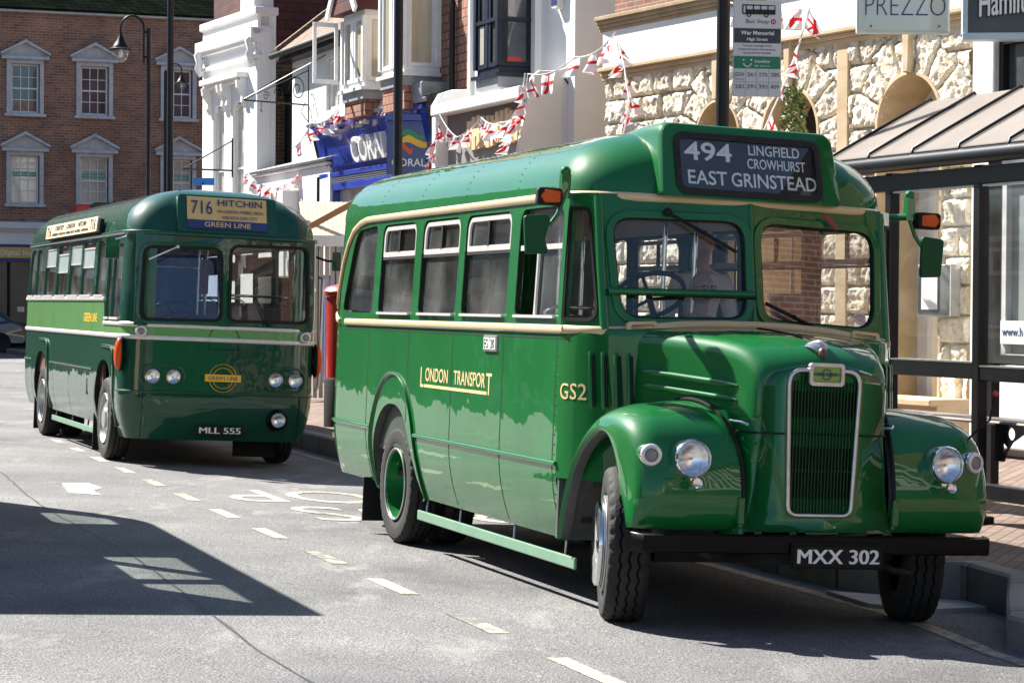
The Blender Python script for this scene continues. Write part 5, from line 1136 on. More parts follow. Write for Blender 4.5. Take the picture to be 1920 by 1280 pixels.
# betting shop front
bs = thing('betting_shop_front', 'royal blue shopfront with big white lettering on its slanting fascia', 'shopfront', bframe((-.874, 36.8), (.384, -.9233)))
t = MB(); fsl = lambda x, z, d=0: (x, -.0-.16*(z-4.15)/.8-d, z)
t.prism([(.05, 4.12), (-.02, 4.12), (-.22, 4.98), (-.22, 5.02), (.3, 5.02)], lambda y, z: (-7.2, y, z), lambda y, z: (-.95, y, z)); t.bb(-7.15, -1.0, -.06, .3, 3.80, 3.93); t.bb(-7.2, -.95, -.10, .3, 4.05, 4.14); t.bb(-7.15, -6.5, -.05, .3, 0, 3.9); t.bb(-3.4, -3.0, -.05, .3, 0, 3.9); fas = obj('fascia', t, BLUE, bs, bevel=.012)
t = MB(); t.prism([(-.245, 4.93), (-.30, 4.93), (-.30, 5.0), (-.245, 5.0)], lambda y, z: (-7.2, y, z), lambda y, z: (-1, y, z)); t.plate(rrect(-6.75, 4.24, -3.5, 4.86, .02), [rrect(-6.70, 4.29, -3.55, 4.81, .02)], .03, lambda x, y, z: fsl(x, y, z+.06)); obj('fascia_moulding', t, BLUE, fas, bevel=.008)
t = MB(); t.text('CORAL', fsl(-4.95, 4.27, .05), (-1*-1, 0, 0), Vector(fsl(0, 5, 0))-Vector(fsl(0, 4, 0)), .44, 1.95, .10, off=.012, align='L'); obj('fascia_lettering', t, WTRIM, fas)
t = MB(); t.bb(-7.0, -1.2, .0, .06, 3.93, 4.05); gr_ = obj('vent_grille', t, BLACKM, fas)
t = MB()
for k in range(3): t.bb(-7.0, -1.2, -.04, .0, 3.945+.037*k, 3.965+.037*k)
obj('grille_louvre', t, WTRIM, gr_)
t = MB(); t.bb(-6.5, -1.0, .1, .3, 0, 3.80); obj('shop_window', t, LGLASS, bs)
t = MB(); t.prism([(-.02, 4.1), (.30, 4.1), (.3, 5.05), (-.26, 5.05)], lambda y, z: (-7.32, y, z), lambda y, z: (-7.2, y, z)); t.bb(-7.3, -7.2, -.12, .3, 0, 4.1); t.prism([(-.02, 3.9), (.30, 3.9), (.3, 5.15), (-.30, 5.15)], lambda y, z: (-.95, y, z), lambda y, z: (-.55, y, z)); t.bb(-.95, -.5, -.1, .3, 0, 3.9); obj('pilaster', t, IRON, bs, bevel=.02)
t = MB(); t.prism([(-.28, 5.03), (.6, 5.20), (.6, 5.26), (-.32, 5.10)], lambda y, z: (-7.4, y, z), lambda y, z: (-.8, y, z)); obj('lead_roof', t, LEAD, bs, bevel=.015)
t = MB(); t.bb(-1.95, -.95, -.32, .5, 5.05, 5.38); obj('console_box', t, LEAD, bs, bevel=.03)
ps = thing('projecting_sign', 'blue box sign with a green and yellow ribbon emblem hanging off the betting shop', 'sign', bframe((-2.13, 38.0), (1, 0.05), ))
t = MB(); t.bb(0, .80, -.05, .22, 3.95, 4.90); bx = obj('sign_box', t, mottled('deep_blue_sign', (.012, .02, .15), (.018, .028, .19), 3, .25, coat=.7), ps, bevel=.01)
t = MB(); t.bb(-.03, .83, -.08, .25, 4.90, 5.02); t.bb(-.02, .82, -.06, .0, 4.82, 4.86); obj('sign_frame', t, BLUE, bx, bevel=.01)
def ribbon(z0, h, c, x0=.28, x1=.70, ph=0):
    P = [(x0+(x1-x0)*k/16, z0+.05*math.sin(ph+k/16*5.0)) for k in range(17)]
    t = MB(); t.plate(P+[(x, z+h*(.45+.55*math.sin(math.pi*(i+2)/20))) for i, (x, z) in list(enumerate(P))[::-1]], [], .008, FPy(-.056)); return obj('emblem_ribbon', t, c, bx)
ribbon(4.60, .11, mottled('emblem_green', (.02, .22, .09), (.03, .26, .11), 4, .4), .25, .66, .3); ribbon(4.47, .14, mottled('emblem_yellow', (.75, .42, .02), (.8, .5, .05), 4, .4), .26, .71, .5); ribbon(4.36, .11, mottled('emblem_red', (.55, .07, .02), (.6, .1, .03), 4, .4), .24, .46, .9)
t = MB(); t.text('CORAL', (.39, -.052, 4.10), (1, 0, 0), (0, 0, 1), .13, .60, .006, off=.008); obj('sign_lettering', t, WTRIM, bx)

for _c in ps.children: _c.scale = (.953, .953, .953); _c.location.z = 1.694*.047

# --- white building with dark blue bay window and its projecting shop
b6 = thing('white_bay_building', 'white rendered building with a dark navy bay window above a boarded wooden sign shop', 'building', M6)
t = MB(); t.bb(-2.78, 1.27, 0, 7, -.3, 10); obj('wall', t, STUCCO, b6)
w6 = oriel(b6, -1.08, -.18, 5.28, 6.9, 4.85, .60, frame=NAVYF, gls=DGLASS, foot=STUCCO, flr=LEAD, nm='bay_window')
t = MB(); t.bb(-1.14, -.12, -.64, -.56, 5.96, 6.02); t.bb(-.155, -.125, -.64, 0, 5.96, 6.02); obj('meeting_rail', t, NAVYF, w6)
t = MB(); t.bb(-1.0, -.65, -.612, -.606, 5.35, 5.94); obj('window_blind', t, LGLASS, w6)
t = MB(); t.bb(-.2, -.162, -.5, -.25, 5.30, 5.42); obj('red_folder', t, ORANGE_RED, w6)
t = MB(); t.bb(-.14, .02, -.10, .0, 4.85, 9); obj('corner_board', t, STUCCO, b6)
ab = thing('alarm_box', 'yellow and white alarm box high on the white rendered wall', 'alarm box', M6)
t = MB(); t.prism(rquad([(.68, 6.05), (.88, 6.05), (.92, 6.6), (.64, 6.6)], .04), lambda x, z: (x, -.12, z), lambda x, z: (x, 0, z)); abx = obj('box', t, WTRIM, ab, bevel=.01)
t = MB(); t.prism(rquad([(.69, 6.12), (.87, 6.12), (.905, 6.55), (.655, 6.55)], .03), lambda x, z: (x, -.128, z), lambda x, z: (x, -.11, z)); obj('box_front', t, mottled('amber_alarm_plastic', (.7, .4, .05), (.76, .46, .08), 5, .4), abx)
t = MB(); t.prism([(.69, 6.10), (.87, 6.10), (.875, 6.2), (.688, 6.2)], lambda x, z: (x, -.13, z), lambda x, z: (x, -.11, z)); obj('box_base', t, NAVY, abx)
s6 = thing('boarded_sign_shop', 'single storey white shopfront with curved end wall and wooden block letters on grey', 'shopfront', bframe((.191, 33.0), (.384, -.9233)))
t = MB(); t.bb(-3.7, -.02, -.12, .4, 4.69, 4.87); obj('coping', t, STUCCOG, s6, bevel=.02)
t = MB(); t.bb(-3.6, -.1, .12, .4, 0, 4.69); wl = obj('fascia_board', t, mottled('grey_fascia', (.20, .195, .19), (.28, .27, .26), 2, .6), s6)
t = MB(); t.bb(-3.6, -.1, .10, .12, 4.2, 4.69); obj('fascia_upper_board', t, mottled('plum_grey_board', (.14, .11, .11), (.18, .14, .14), 3, .6), wl)  # darker plum grey strip across the upper part of the fascia
t = MB(); rng = random.Random(2); x = -2.5
while x < -.55:
    wd_ = rng.uniform(.10, .16); h0 = rng.uniform(4.05, 4.12); h1 = rng.uniform(4.52, 4.62); t.bb(x, x+wd_, .04, .10, h0, h1)
    if rng.random() < .7: t.bb(x+wd_, x+wd_+.06, .04, .10, rng.uniform(4.1, 4.4), rng.uniform(4.45, 4.55))
    x += wd_+.055
obj('wooden_letters', t, mottled('pale_pine', (.62, .42, .24), (.72, .53, .33), 6, .6), wl)
t = MB(); t.prism([(0, -.3), (1.45, -.3), (1.45, 5.75), (1.1, 5.45), (.78, 5.22), (.5, 5.12), (.2, 5.10), (.08, 5.0), (-.02, 4.5), (-.2, 3.6), (-.2, -.3)], lambda y, z: (0, y, z), lambda y, z: (-.10, y, z)); obj('end_wall', t, STUCCOG, s6, bevel=.02)
t = MB(); t.bb(-3.7, -3.5, -.1, .5, 0, 4.7); t.prism([(.5, 4.69), (-.12, 4.69), (-.12, 4.85), (0, 5.05), (.2, 5.12), (.5, 5.14)], lambda y, z: (-3.7, y, z), lambda y, z: (-3.52, y, z)); t.bb(-3.5, -1.3, .9, 1.1, 4.6, 5.05); obj('parapet', t, STUCCO, s6, bevel=.03)
t = MB(); t.bb(-3.5, -.1, .3, 1.4, 4.60, 4.72); obj('flat_roof', t, LEAD, s6)
t = MB(); t.bb(-3.45, -.1, .06, .10, 0.3, 3.7); obj('shop_window', t, LGLASS, s6)
t = MB(); t.tube([(.012, .60, 5.0), (.012, .66, 4.92), (.012, 1.25, 4.34), (.012, 1.4, 4.1)], .012, 5); obj('cable', t, BLACKM, s6)
t = MB(); t.bb(0, .06, 1.30, 1.42, 3.9, 4.66); obj('vent_pipe', t, IRON, s6, bevel=.03)

# --- rock faced sandstone building
st = thing('sandstone_building', 'rock faced sandstone building with round arches and a bracketed cornice behind the bus shelter', 'building', bframe((4.696, 25.5), (.4823, -.876)))
ARC = [(-.30, .56, 3.77), (-2.60, .57, 3.78), (-4.18, .48, 3.83)]        # centre x, radius, springing z
x0s, x1s, z0s, z1s = -6.98, .76, .3, 4.88; hs_ = .024
nx, nz = int((x1s-x0s)/hs_), int((z1s-z0s)/hs_)
def stone_h(x, z, tone=False):
    for cx, r, cz in ARC:                        # voussoirs
        dx, dz = x-cx, z-cz; rr = math.hypot(dx, dz)
        if dz > -.02 and r-.02 < rr < r+.42+.10*(round((math.degrees(math.atan2(dz, dx)))/24.0) % 2):
            an = math.degrees(math.atan2(dz, dx)); k = an/24.0+.5; f = abs(k-round(k))*24*math.pi/180*rr; e = min(f, rr-r+.02 if rr-r < .05 else 9, r+.42+.10*(round(an/24.0) % 2)-rr)
            sid = hash((round(k-.5), cx)) % 97
            return joint(e, x, z, sid) if not tone else (.74+.36*((sid*37) % 97)/97 if e > .014 else .62)
    row = math.floor((z-.3)/.325); zz = (z-.3)/.325-row; bx = x+(row % 2)*.27+noise.noise(Vector((row*3.7, 0, 0)))*.2; bw = .50
    c = math.floor(bx/bw); off = noise.noise(Vector((c*1.7, row*2.3, 5)))*.13; b0 = c*bw+off; c1 = (c+1)*bw+noise.noise(Vector(((c+1)*1.7, row*2.3, 5)))*.13
    if bx < b0: c -= 1; c1 = b0; b0 = c*bw+noise.noise(Vector((c*1.7, row*2.3, 5)))*.13
    e = min(bx-b0, c1-bx, zz*.325, (1-zz)*.325); sid = hash((row, c)) % 97; return joint(e, x, z, sid) if not tone else (.74+.36*((sid*37) % 97)/97 if e > .014 else .62)
def joint(e, x, z, sid):
    e = max(e, 0); p = min(1, max(0, e-.010)/.030); p = p**.5
    n1 = noise.noise(Vector((x*6+sid, z*6, sid*.3)))*.022+noise.noise(Vector((x*15, z*15, sid)))*.018-abs(noise.noise(Vector((x*32, z*32, sid))))*.030
    return p*(.060+max(-.045, n1)+.02*((sid % 7)/7))
vs = []; idx = {}; fs = []
def opening(x, z):
    for cx, r, cz in ARC:
        if abs(x-cx) < r and z < cz: return True
        if math.hypot(x-cx, z-cz) < r: return True
    return -1.64 < x < -1.42
for i in range(nx+1):
    for j in range(nz+1):
        x, z = x0s+i*hs_, z0s+j*hs_
        if -1.67 < x < -1.39 or not opening(x, z) or not opening(x+.03, z) or not opening(x-.03, z) or not opening(x, z+.03):
            idx[(i, j)] = len(vs); vs.append((x, -stone_h(x, z), z))
for i in range(nx):
    for j in range(nz):
        q = [idx.get(k) for k in ((i, j), (i+1, j), (i+1, j+1), (i, j+1))]
        xm, zm = x0s+(i+.5)*hs_, z0s+(j+.5)*hs_
        if None not in q and not (opening(xm, zm)): fs.append(q)
t = MB(); t.add(vs, fs); so_ = obj('wall', t, ROCKST, st, smooth=50)
at_ = so_.data.attributes.new('block_tone', 'FLOAT', 'POINT')
for v in so_.data.vertices: at_.data[v.index].value = stone_h(v.co.x, v.co.z, True)
t = MB(); t.bb(-1.64, -1.42, -.075, .1, .3, 4.85); obj('pilaster', t, TANST, st, bevel=.012)
for cx, r, cz in ARC:
    t = MB(); P = [(cx+r*math.cos(R(a)), cz+r*math.sin(R(a))) for a in range(0, 181, 9)]; P = [(P[0][0], .5)]+P+[(P[-1][0], .5)]
    t.grid([[(x, y, z) for y in (-.075, -.07, .55)] for x, z in P]); t.grid([[(x, -.075, z), (cx+(x-cx)*1.07, -.072, cz+(z-cz)*1.06 if z > cz else z), (cx+(x-cx)*1.07, .0, cz+(z-cz)*1.06 if z > cz else z)] for x, z in P]); ar_ = obj('arch', t, TANST, st, smooth=50)
    t = MB(); t.prism([(cx-.05, cz+r+.02), (cx+.05, cz+r+.02), (cx+.075, cz+r+.72), (cx-.075, cz+r+.72)], lambda x, z: (x, -.12, z), lambda x, z: (x, 0, z)); obj('keystone', t, TANST, ar_, bevel=.015)
    t = MB(); t.bb(cx-r, cx+r, .55, .6, .5, cz+r); dr = obj('door', t, WTRIM if cx > -1 else SHOPDK, ar_)
    if cx > -1:
        t = MB(); t.bb(cx-.02, cx+.36, .50, .56, 1.5, 3.6); obj('door_glass', t, DGLASS, dr); t = MB()
        t.plate(rrect(cx-.06, .75, cx+.40, 3.75, .01), [rrect(cx+.0, 1.50, cx+.34, 3.65, .01), rrect(cx+.02, .85, cx+.32, 1.35, .01)], .04, FPy(.5)); t.bb(cx-.2, cx-.10, .40, .56, .6, 3.9); obj('door_frame', t, WTRIM, dr)
        t = MB(); t.bb(cx+.05, cx+.25, .47, .49, 1.40, 1.47); obj('letter_plate', t, ALU, dr)
t = MB(); t.bb(-7.0, .76, .02, 4, -.5, .34); t.bb(-6.3, -.85, .0, .6, .34, 4.8) if False else None; t.bb(-7.0, .76, .6, 4, .3, 6.5); obj('core_wall', t, TANST, st)
t = MB(); t.bb(-7.05, .78, -.10, .3, 4.86, 4.92); t.bb(-7.05, .78, -.16, .3, 4.92, 4.98); t.bb(-7.05, .78, -.08, .3, 4.80, 4.86); obj('string_course', t, TANST, st, bevel=.012)
t = MB(); t.bb(-6.92, .78, -.14, .3, 4.98, 5.47); obj('fascia', t, STUCCO, st)
t = MB()
for k, (y, z0, z1) in enumerate(((-.155, 5.47, 5.52), (-.18, 5.52, 5.57), (-.21, 5.57, 5.62), (-.24, 5.62, 5.68))): t.bb(-7.0, .78, y, .3, z0, z1)
obj('cornice', t, mottled('stained_sandstone', (.30, .22, .13), (.45, .34, .21), 3, .85, bump=.2), st, bevel=.01)
t = MB(); t.bb(-6.8, .78, -.02, .3, 5.68, 9); obj('upper_wall', t, BRICKR, st)
t = MB(); t.bb(-2.9, .78, -.50, .0, .05, .62); t.bb(-2.9, .78, -.60, -.02, .60, .68); obj('plinth_step', t, TANST, st, bevel=.015)
mbx = thing('menu_case', 'silver framed menu case mounted on the sandstone pier beside the door', 'menu case', st.matrix_world)
t = MB(); t.bb(.08, .64, -.22, -.06, 1.58, 2.16); mc = obj('case', t, ALU, mbx, bevel=.01)
t = MB(); t.bb(.10, .46, -.228, -.215, 1.62, 2.12); obj('case_frame', t, BLACKM, mc)
t = MB(); t.bb(.17, .44, -.236, -.225, 1.66, 2.05); obj('menu_sheet', t, WHITE_P, mc)

# --- white shop at the right
ws_ = thing('white_shop', 'white painted shop with dark framed windows at the right edge', 'building', bframe((4.683, 22.8), (.384, -.9233)))
t = MB(); t.bb(0, 4.2, .12, 6, -.3, 7); obj('wall', t, STUCCO, ws_)
t = MB(); t.bb(-.02, .35, -.06, .2, .0, 4.6); t.bb(.35, 4.2, -.10, .2, 0.3, 1.0); t.bb(.35, 4.2, -.04, .2, 1.0, 1.12); obj('pilaster', t, WTRIM, ws_, bevel=.02)
for x0, x1, z0, z1, n in ((.36, 2.4, 3.3, 4.36, 4), (.44, 2.4, 1.16, 3.0, 2)):
    t = MB(); t.plate([(x0, z0), (x1, z0), (x1, z1), (x0, z1)], [[(x0+.07, z0+.07), (x1-.07, z0+.07), (x1-.07, z1-.07), (x0+.07, z1-.07)]], .10, FPy(.05))
    for k in range(1, n): x = lerp(x0, x1, k/n); t.bb(x-.025, x+.025, .0, .09, z0+.05, z1-.05)
    w = obj('window', t, IRON if z0 > 3 else GTRIM, ws_); t = MB(); t.bb(x0+.03, x1-.03, .07, .10, z0+.03, z1-.03); obj('pane', t, DGLASS if z0 > 3 else mottled('pale_shop_pane', (.16, .19, .19), (.34, .37, .36), .7, .08, coat=1), w)
t = MB(); t.bb(.46, 1.2, -.03, .0, 1.33, 1.56); sk = obj('window_sticker', t, mottled('pale_aqua_vinyl', (.62, .70, .68), (.66, .74, .72), 3, .5), ws_)
t = MB(); t.text('www.h', (.505, -.033, 1.41), (1, 0, 0), (0, 0, 1), .085, .34, .002, align='L'); obj('sticker_lettering', t, NAVY, sk)
t = MB(); t.bb(.44, 2.4, -.02, .10, 1.10, 1.22); obj('window_board', t, IRON, ws_)
pz = thing('hanging_glass_sign', 'frosted glass hanging sign with thin navy capitals in front of the sandstone', 'sign', bframe((3.424, 22.5), (1, .02)))
FROSTG = mottled('frosted_green_glass', (.52, .56, .50), (.60, .64, .58), 2, .25, coat=.8, stretch=(1, 1, .3))
t = MB(); t.bb(0, .895, -.03, .03, 4.425, 4.96); gp = obj('glass_panel', t, FROSTG, pz, bevel=.01)
t = MB(); t.bb(-.02, .91, -.012, .045, 4.40, 4.98); obj('panel_edge', t, mottled('pale_glass_edge', (.62, .66, .60), (.7, .74, .68), 3, .3), gp, bevel=.008)
t = MB(); t.text('PREZZO', (.462, -.032, 4.575), (1, 0, 0), (0, 0, 1), .205, .80, .003, off=-.022); obj('sign_lettering', t, NAVY, gp)
t = MB()
for x, z in ((.12, 4.47), (.80, 4.475)): t.tube([(x, -.045, z), (x, .0, z)], .009, 8)
t.tube([(.45, .1, 4.98), (.45, .1, 5.6)], .02, 8); obj('sign_fixing', t, IRON, gp)
hm = thing('dark_fascia_sign', 'dark grey projecting sign with raised white lettering above the shelter', 'sign', bframe((4.31, 21.5), (1, -.12)))
t = MB(); t.bb(0, 1.6, 0, .12, 4.29, 4.95); hp = obj('sign_panel', t, mottled('charcoal_sign_panel', (.035, .035, .035), (.055, .053, .05), 2, .35, coat=.4), hm)
t = MB(); t.bb(-.05, 1.65, -.04, .16, 4.225, 4.29); t.bb(-.05, .0, -.02, .16, 4.29, 4.95); obj('sign_frame', t, mottled('pale_blue_metal', (.42, .52, .57), (.5, .6, .64), 4, .4), hp, bevel=.008)
t = MB(); t.text('Hamilton', (.10, -.05, 4.44), (1, 0, .10), (0, 0, 1), .24, .60, .05, off=.012, align='L'); obj('sign_lettering', t, WTRIM, hp)

# --- bus shelter
def SS(o): return (cam_o + .844*(Vector(o)-cam_o))
cam_o = Vector((0, 0, EYE)); kk = .844; so = SS((4.25, 20.5, 0)); so.z = 0
shl = thing('bus_shelter', 'black framed glazed bus shelter with a ribbed translucent lean to roof on the pavement', 'bus shelter', bframe((so.x, so.y), (.3765, -.9264)))
zs = lambda z: EYE+kk*(z-EYE)
SHB = mottled('shelter_black_paint', (.005, .0055, .007), (.010, .010, .012), 5, .35, spec=.4)
bx0, bx1 = -1.95, 2.2; base = lambda x: zp((so+Vector((.3765, -.9264, 0))*x).dot(MD), (so+Vector((.3765, -.9264, 0))*x).dot(ND))
for x in (-1.28, -.0, 1.95):
    t = MB(); t.bb(x-.045, x+.045, -.045, .045, base(x)-.02, zs(2.98)); pst = obj('post', t, SHB, shl, bevel=.008); t = MB(); t.bb(x-.09, x+.09, -.09, .09, base(x)-.02, base(x)+.06); obj('post_foot', t, SHB, pst, bevel=.01)
for x in (-1.28, -.0, 1.95): t = MB(); t.bb(x-.04, x+.04, .95, 1.03, base(x)-.02, zs(3.5)); obj('post', t, SHB, shl)
t = MB(); t.bb(bx0, bx1, -.05, .05, zs(2.80), zs(2.965)); obj('header_beam', t, SHB, shl, bevel=.01)
t = MB(); t.tube([(bx0, -.10, zs(3.06)), (bx1, -.10, zs(3.06))], .065, 12); t.bb(bx0, bx1, -.13, -.02, zs(3.07), zs(3.14)); obj('gutter', t, SHB, shl, smooth=50)
t = MB(); t.bb(-1.24, -.05, -.035, .035, zs(1.035), zs(1.18)); t.bb(.05, 1.9, -.035, .035, zs(1.025), zs(1.15)); t.bb(.05, 2.2, -.05, .05, zs(-.04), zs(.10)); obj('rail', t, SHB, shl, bevel=.008)
for q in ((-1.24, -.05, -.04, .04, zs(1.18), zs(1.195)), (.05, 1.9, -.04, .04, zs(1.15), zs(1.165)), (-1.24, -.05, -.03, .03, zs(2.78), zs(2.80)), (.05, 1.9, -.03, .03, zs(2.78), zs(2.80))): t = MB(); t.bb(*q); obj('glazing_trim', t, ALU, shl)
GLS = glass('shelter_glass', (.88, .90, .89), 1.5, .05)
for a, b in ((-1.24, -.05), (.05, 1.9)):
    t = MB(); t.add([(a, 0, zs(1.19)), (b, 0, zs(1.19)), (b, 0, zs(2.79)), (a, 0, zs(2.79))], [(0, 1, 2, 3)]); obj('glass_panel', t, GLS, shl)
D_ = 1.07*kk; zt0, zt1 = zs(3.15), zs(3.80)
POLY = mottled('grimy_translucent_sheet', (.33, .30, .275), (.45, .41, .38), 1.1, .4, coat=.2)
_o = [n for n in POLY.node_tree.nodes if n.type == 'OUTPUT_MATERIAL'][0]; _tl = N(POLY, 'ShaderNodeBsdfTranslucent', Color=(.7, .66, .6, 1)); _m = N(POLY, 'ShaderNodeMixShader'); _m.inputs[0].default_value = .45; L(POLY, bsdf(POLY).outputs[0], _m.inputs[1]); L(POLY, _tl.outputs[0], _m.inputs[2]); L(POLY, _m.outputs[0], _o.inputs[0])
t = MB(); t.prism([(-.12, zt0), (D_, zt1), (D_, zt1-.015), (-.12, zt0-.015)], lambda y, z: (-2.15, y, z), lambda y, z: (2.3, y, z)); rfp = obj('roof', t, POLY, shl)
for u in [2.52-.79*k for k in range(6)]:
    x = -u*kk
    t = MB(); t.tube([(x, -.13, zt0-.03), (x, -.12, zt0+.02), (x, D_, zt1+.02), (x, D_+.02, zt1-.02)], .014, 8); t.tube([(x, .1, zt0+.02+(zt1-zt0)*.2), (x, .1, zt0+.035+(zt1-zt0)*.2)], .016, 6); obj('roof_rib', t, SHB, rfp, smooth=60)
t = MB(); t.prism([(.12, zs(.66)), (.50, zs(.66)), (.50, zs(.62)), (.12, zs(.62))], lambda y, z: (-2.0, y, z), lambda y, z: (2.1, y, z)); bn = obj('perch_seat', t, mottled('worn_steel_seat', (.22, .2, .18), (.32, .3, .27), 5, .45, metal=.5), shl, bevel=.02)
bpoly = [(.06, .30), (.17, .30), (.20, .38), (.28, .48), (.42, .56), (.62, .60), (.62, .64), (.06, .64)]
for x in (-1.7, .02):
    t = MB(); t.plate([(x+a, zs(z)) for a, z in bpoly], [[(x+.27+.055*math.cos(R(30*k)), zs(.555)+.05*math.sin(R(30*k))) for k in range(12)], [(x+.155, zs(.345)), (x+.225, zs(.43)), (x+.155, zs(.49))]], .02, FPy(.1)); obj('seat_bracket', t, SHB, bn)

# ================================================================== street furniture
def RZ(x, y): v = Vector((x, y, 0)); return zp(v.dot(MD), v.dot(ND))
# bus stop flag
P0 = Vector((1.877, 20.3, 0)); z0 = RZ(P0.x, P0.y)
bsn = thing('bus_stop_sign', 'black bus stop post carrying a tall white flag with a bus pictogram and route numbers', 'bus stop', bframe((P0.x, P0.y), (1, .13)))
t = MB(); t.tube([(0, 0, z0), (0, 0, 5.6)], .060, 16); obj('post', t, IRON, bsn, smooth=50)
SGW = mottled('white_sign_enamel', (.60, .59, .61), (.66, .65, .66), 2, .35)
t = MB(); t.plate(rrect(.085, 3.565, .525, 4.425, .012), [], .02, FPy(-.02)); sb_ = obj('sign_panel', t, SGW, bsn)
t = MB()
for z in (3.75, 4.3): t.bb(.05, .10, -.03, .03, z-.02, z+.02)
obj('sign_clamp', t, ALU, bsn)
PUR = mottled('dark_violet_print', (.03, .025, .05), (.04, .032, .06), 6, .4); GRN = mottled('green_print', (.0, .17, .09), (.0, .2, .11), 5, .4); RED = mottled('red_print', (.5, .01, .02), (.55, .02, .03), 5, .4); GREYP = mottled('grey_print', (.10, .10, .11), (.14, .14, .15), 6, .5)
y_ = -.0315; XX = (1, 0, 0); ZZ = (0, 0, 1)
t = MB(); t.bb(.092, .518, -.034, -.029, 4.045, 4.175); pbn = obj('purple_band', t, PUR, sb_)
t = MB(); t.bb(.092, .518, -.034, -.029, 3.815, 3.925); gbn = obj('green_band', t, GRN, sb_)
t = MB(); t.plate(rquad([(.165, 4.30), (.47, 4.30), (.47, 4.385), (.165, 4.39)], .012), [rrect(.175, 4.31, .195, 4.38, .004)]+[rrect(.205+.067*k, 4.345, .262+.067*k, 4.378, .008) for k in range(4)], .004, FPy(y_)); t.tube([(.225+.018*math.cos(R(20*k)), y_-.003, 4.298+.018*math.sin(R(20*k))) for k in range(18)], .005, 5, closed=True); t.tube([(.385+.018*math.cos(R(20*k)), y_-.003, 4.298+.018*math.sin(R(20*k))) for k in range(18)], .005, 5, closed=True); obj('bus_pictogram', t, BLIND, sb_)
t = MB(); t.text('Bus Stop', (.305, y_, 4.222), XX, ZZ, .034, .21, .002); obj('sign_lettering', t, GREYP, sb_)
t = MB(); t.plate([(.452+.024*math.cos(R(15*k)), 4.238+.024*math.sin(R(15*k))) for k in range(24)], [], .004, FPy(y_)); hb_ = obj('stop_letter_disc', t, RED, sb_)
t = MB(); t.text('H', (.452, y_-.003, 4.225), XX, ZZ, .026, None, .002, off=.02); obj('sign_lettering', t, SGW, hb_)
t = MB(); t.text('War Memorial', (.305, -.0345, 4.118), XX, ZZ, .034, .305, .002, off=.02); t.text('High Street', (.305, -.0345, 4.065), XX, ZZ, .026, .19, .002, off=.015); obj('sign_lettering', t, WHITE_P, pbn)
t = MB(); t.text('Towards Tunbridge Wells,', (.305, y_, 4.012), XX, ZZ, .017, .27, .002); t.text('Haywards Heath, Ashurstwood,', (.305, y_, 3.98), XX, ZZ, .017, .34, .002); t.text('Forest Row & Hartfield', (.305, y_, 3.948), XX, ZZ, .017, .25, .002)
for i, r_ in enumerate((('024', '261', '270', '280'), ('281', '291', '391', '409'))):
    for k, s in enumerate(r_): t.text(s, (.145+.108*k, y_, 3.745-.108*i), XX, ZZ, .036, .078, .002)
t.text('Eastbourne', (.145, y_, 3.715), XX, ZZ, .010, .08, .002); obj('sign_lettering', t, GREYP, sb_)
t = MB(); t.bb(.092, .518, y_, y_+.003, 3.6945, 3.6965)
for k in range(1, 4): x = .092+.1065*k; t.bb(x-.001, x+.001, y_, y_+.003, 3.575, 3.81)
obj('grid_line', t, GREYP, sb_)
t = MB(); t.text('traveline', (.35, -.0345, 3.868), XX, ZZ, .028, .14, .002, off=.01); t.text('0871 200 22 33', (.35, -.0345, 3.832), XX, ZZ, .014, .135, .002); t.tube([(.215+.036*math.cos(R(a)), -.035, 3.868+.036*math.sin(R(a))) for a in range(190, 351, 16)], .005, 5); t.ball((.18, -.035, 3.892), .009, 5); t.ball((.25, -.035, 3.892), .009, 5); obj('sign_lettering', t, WHITE_P, gbn)
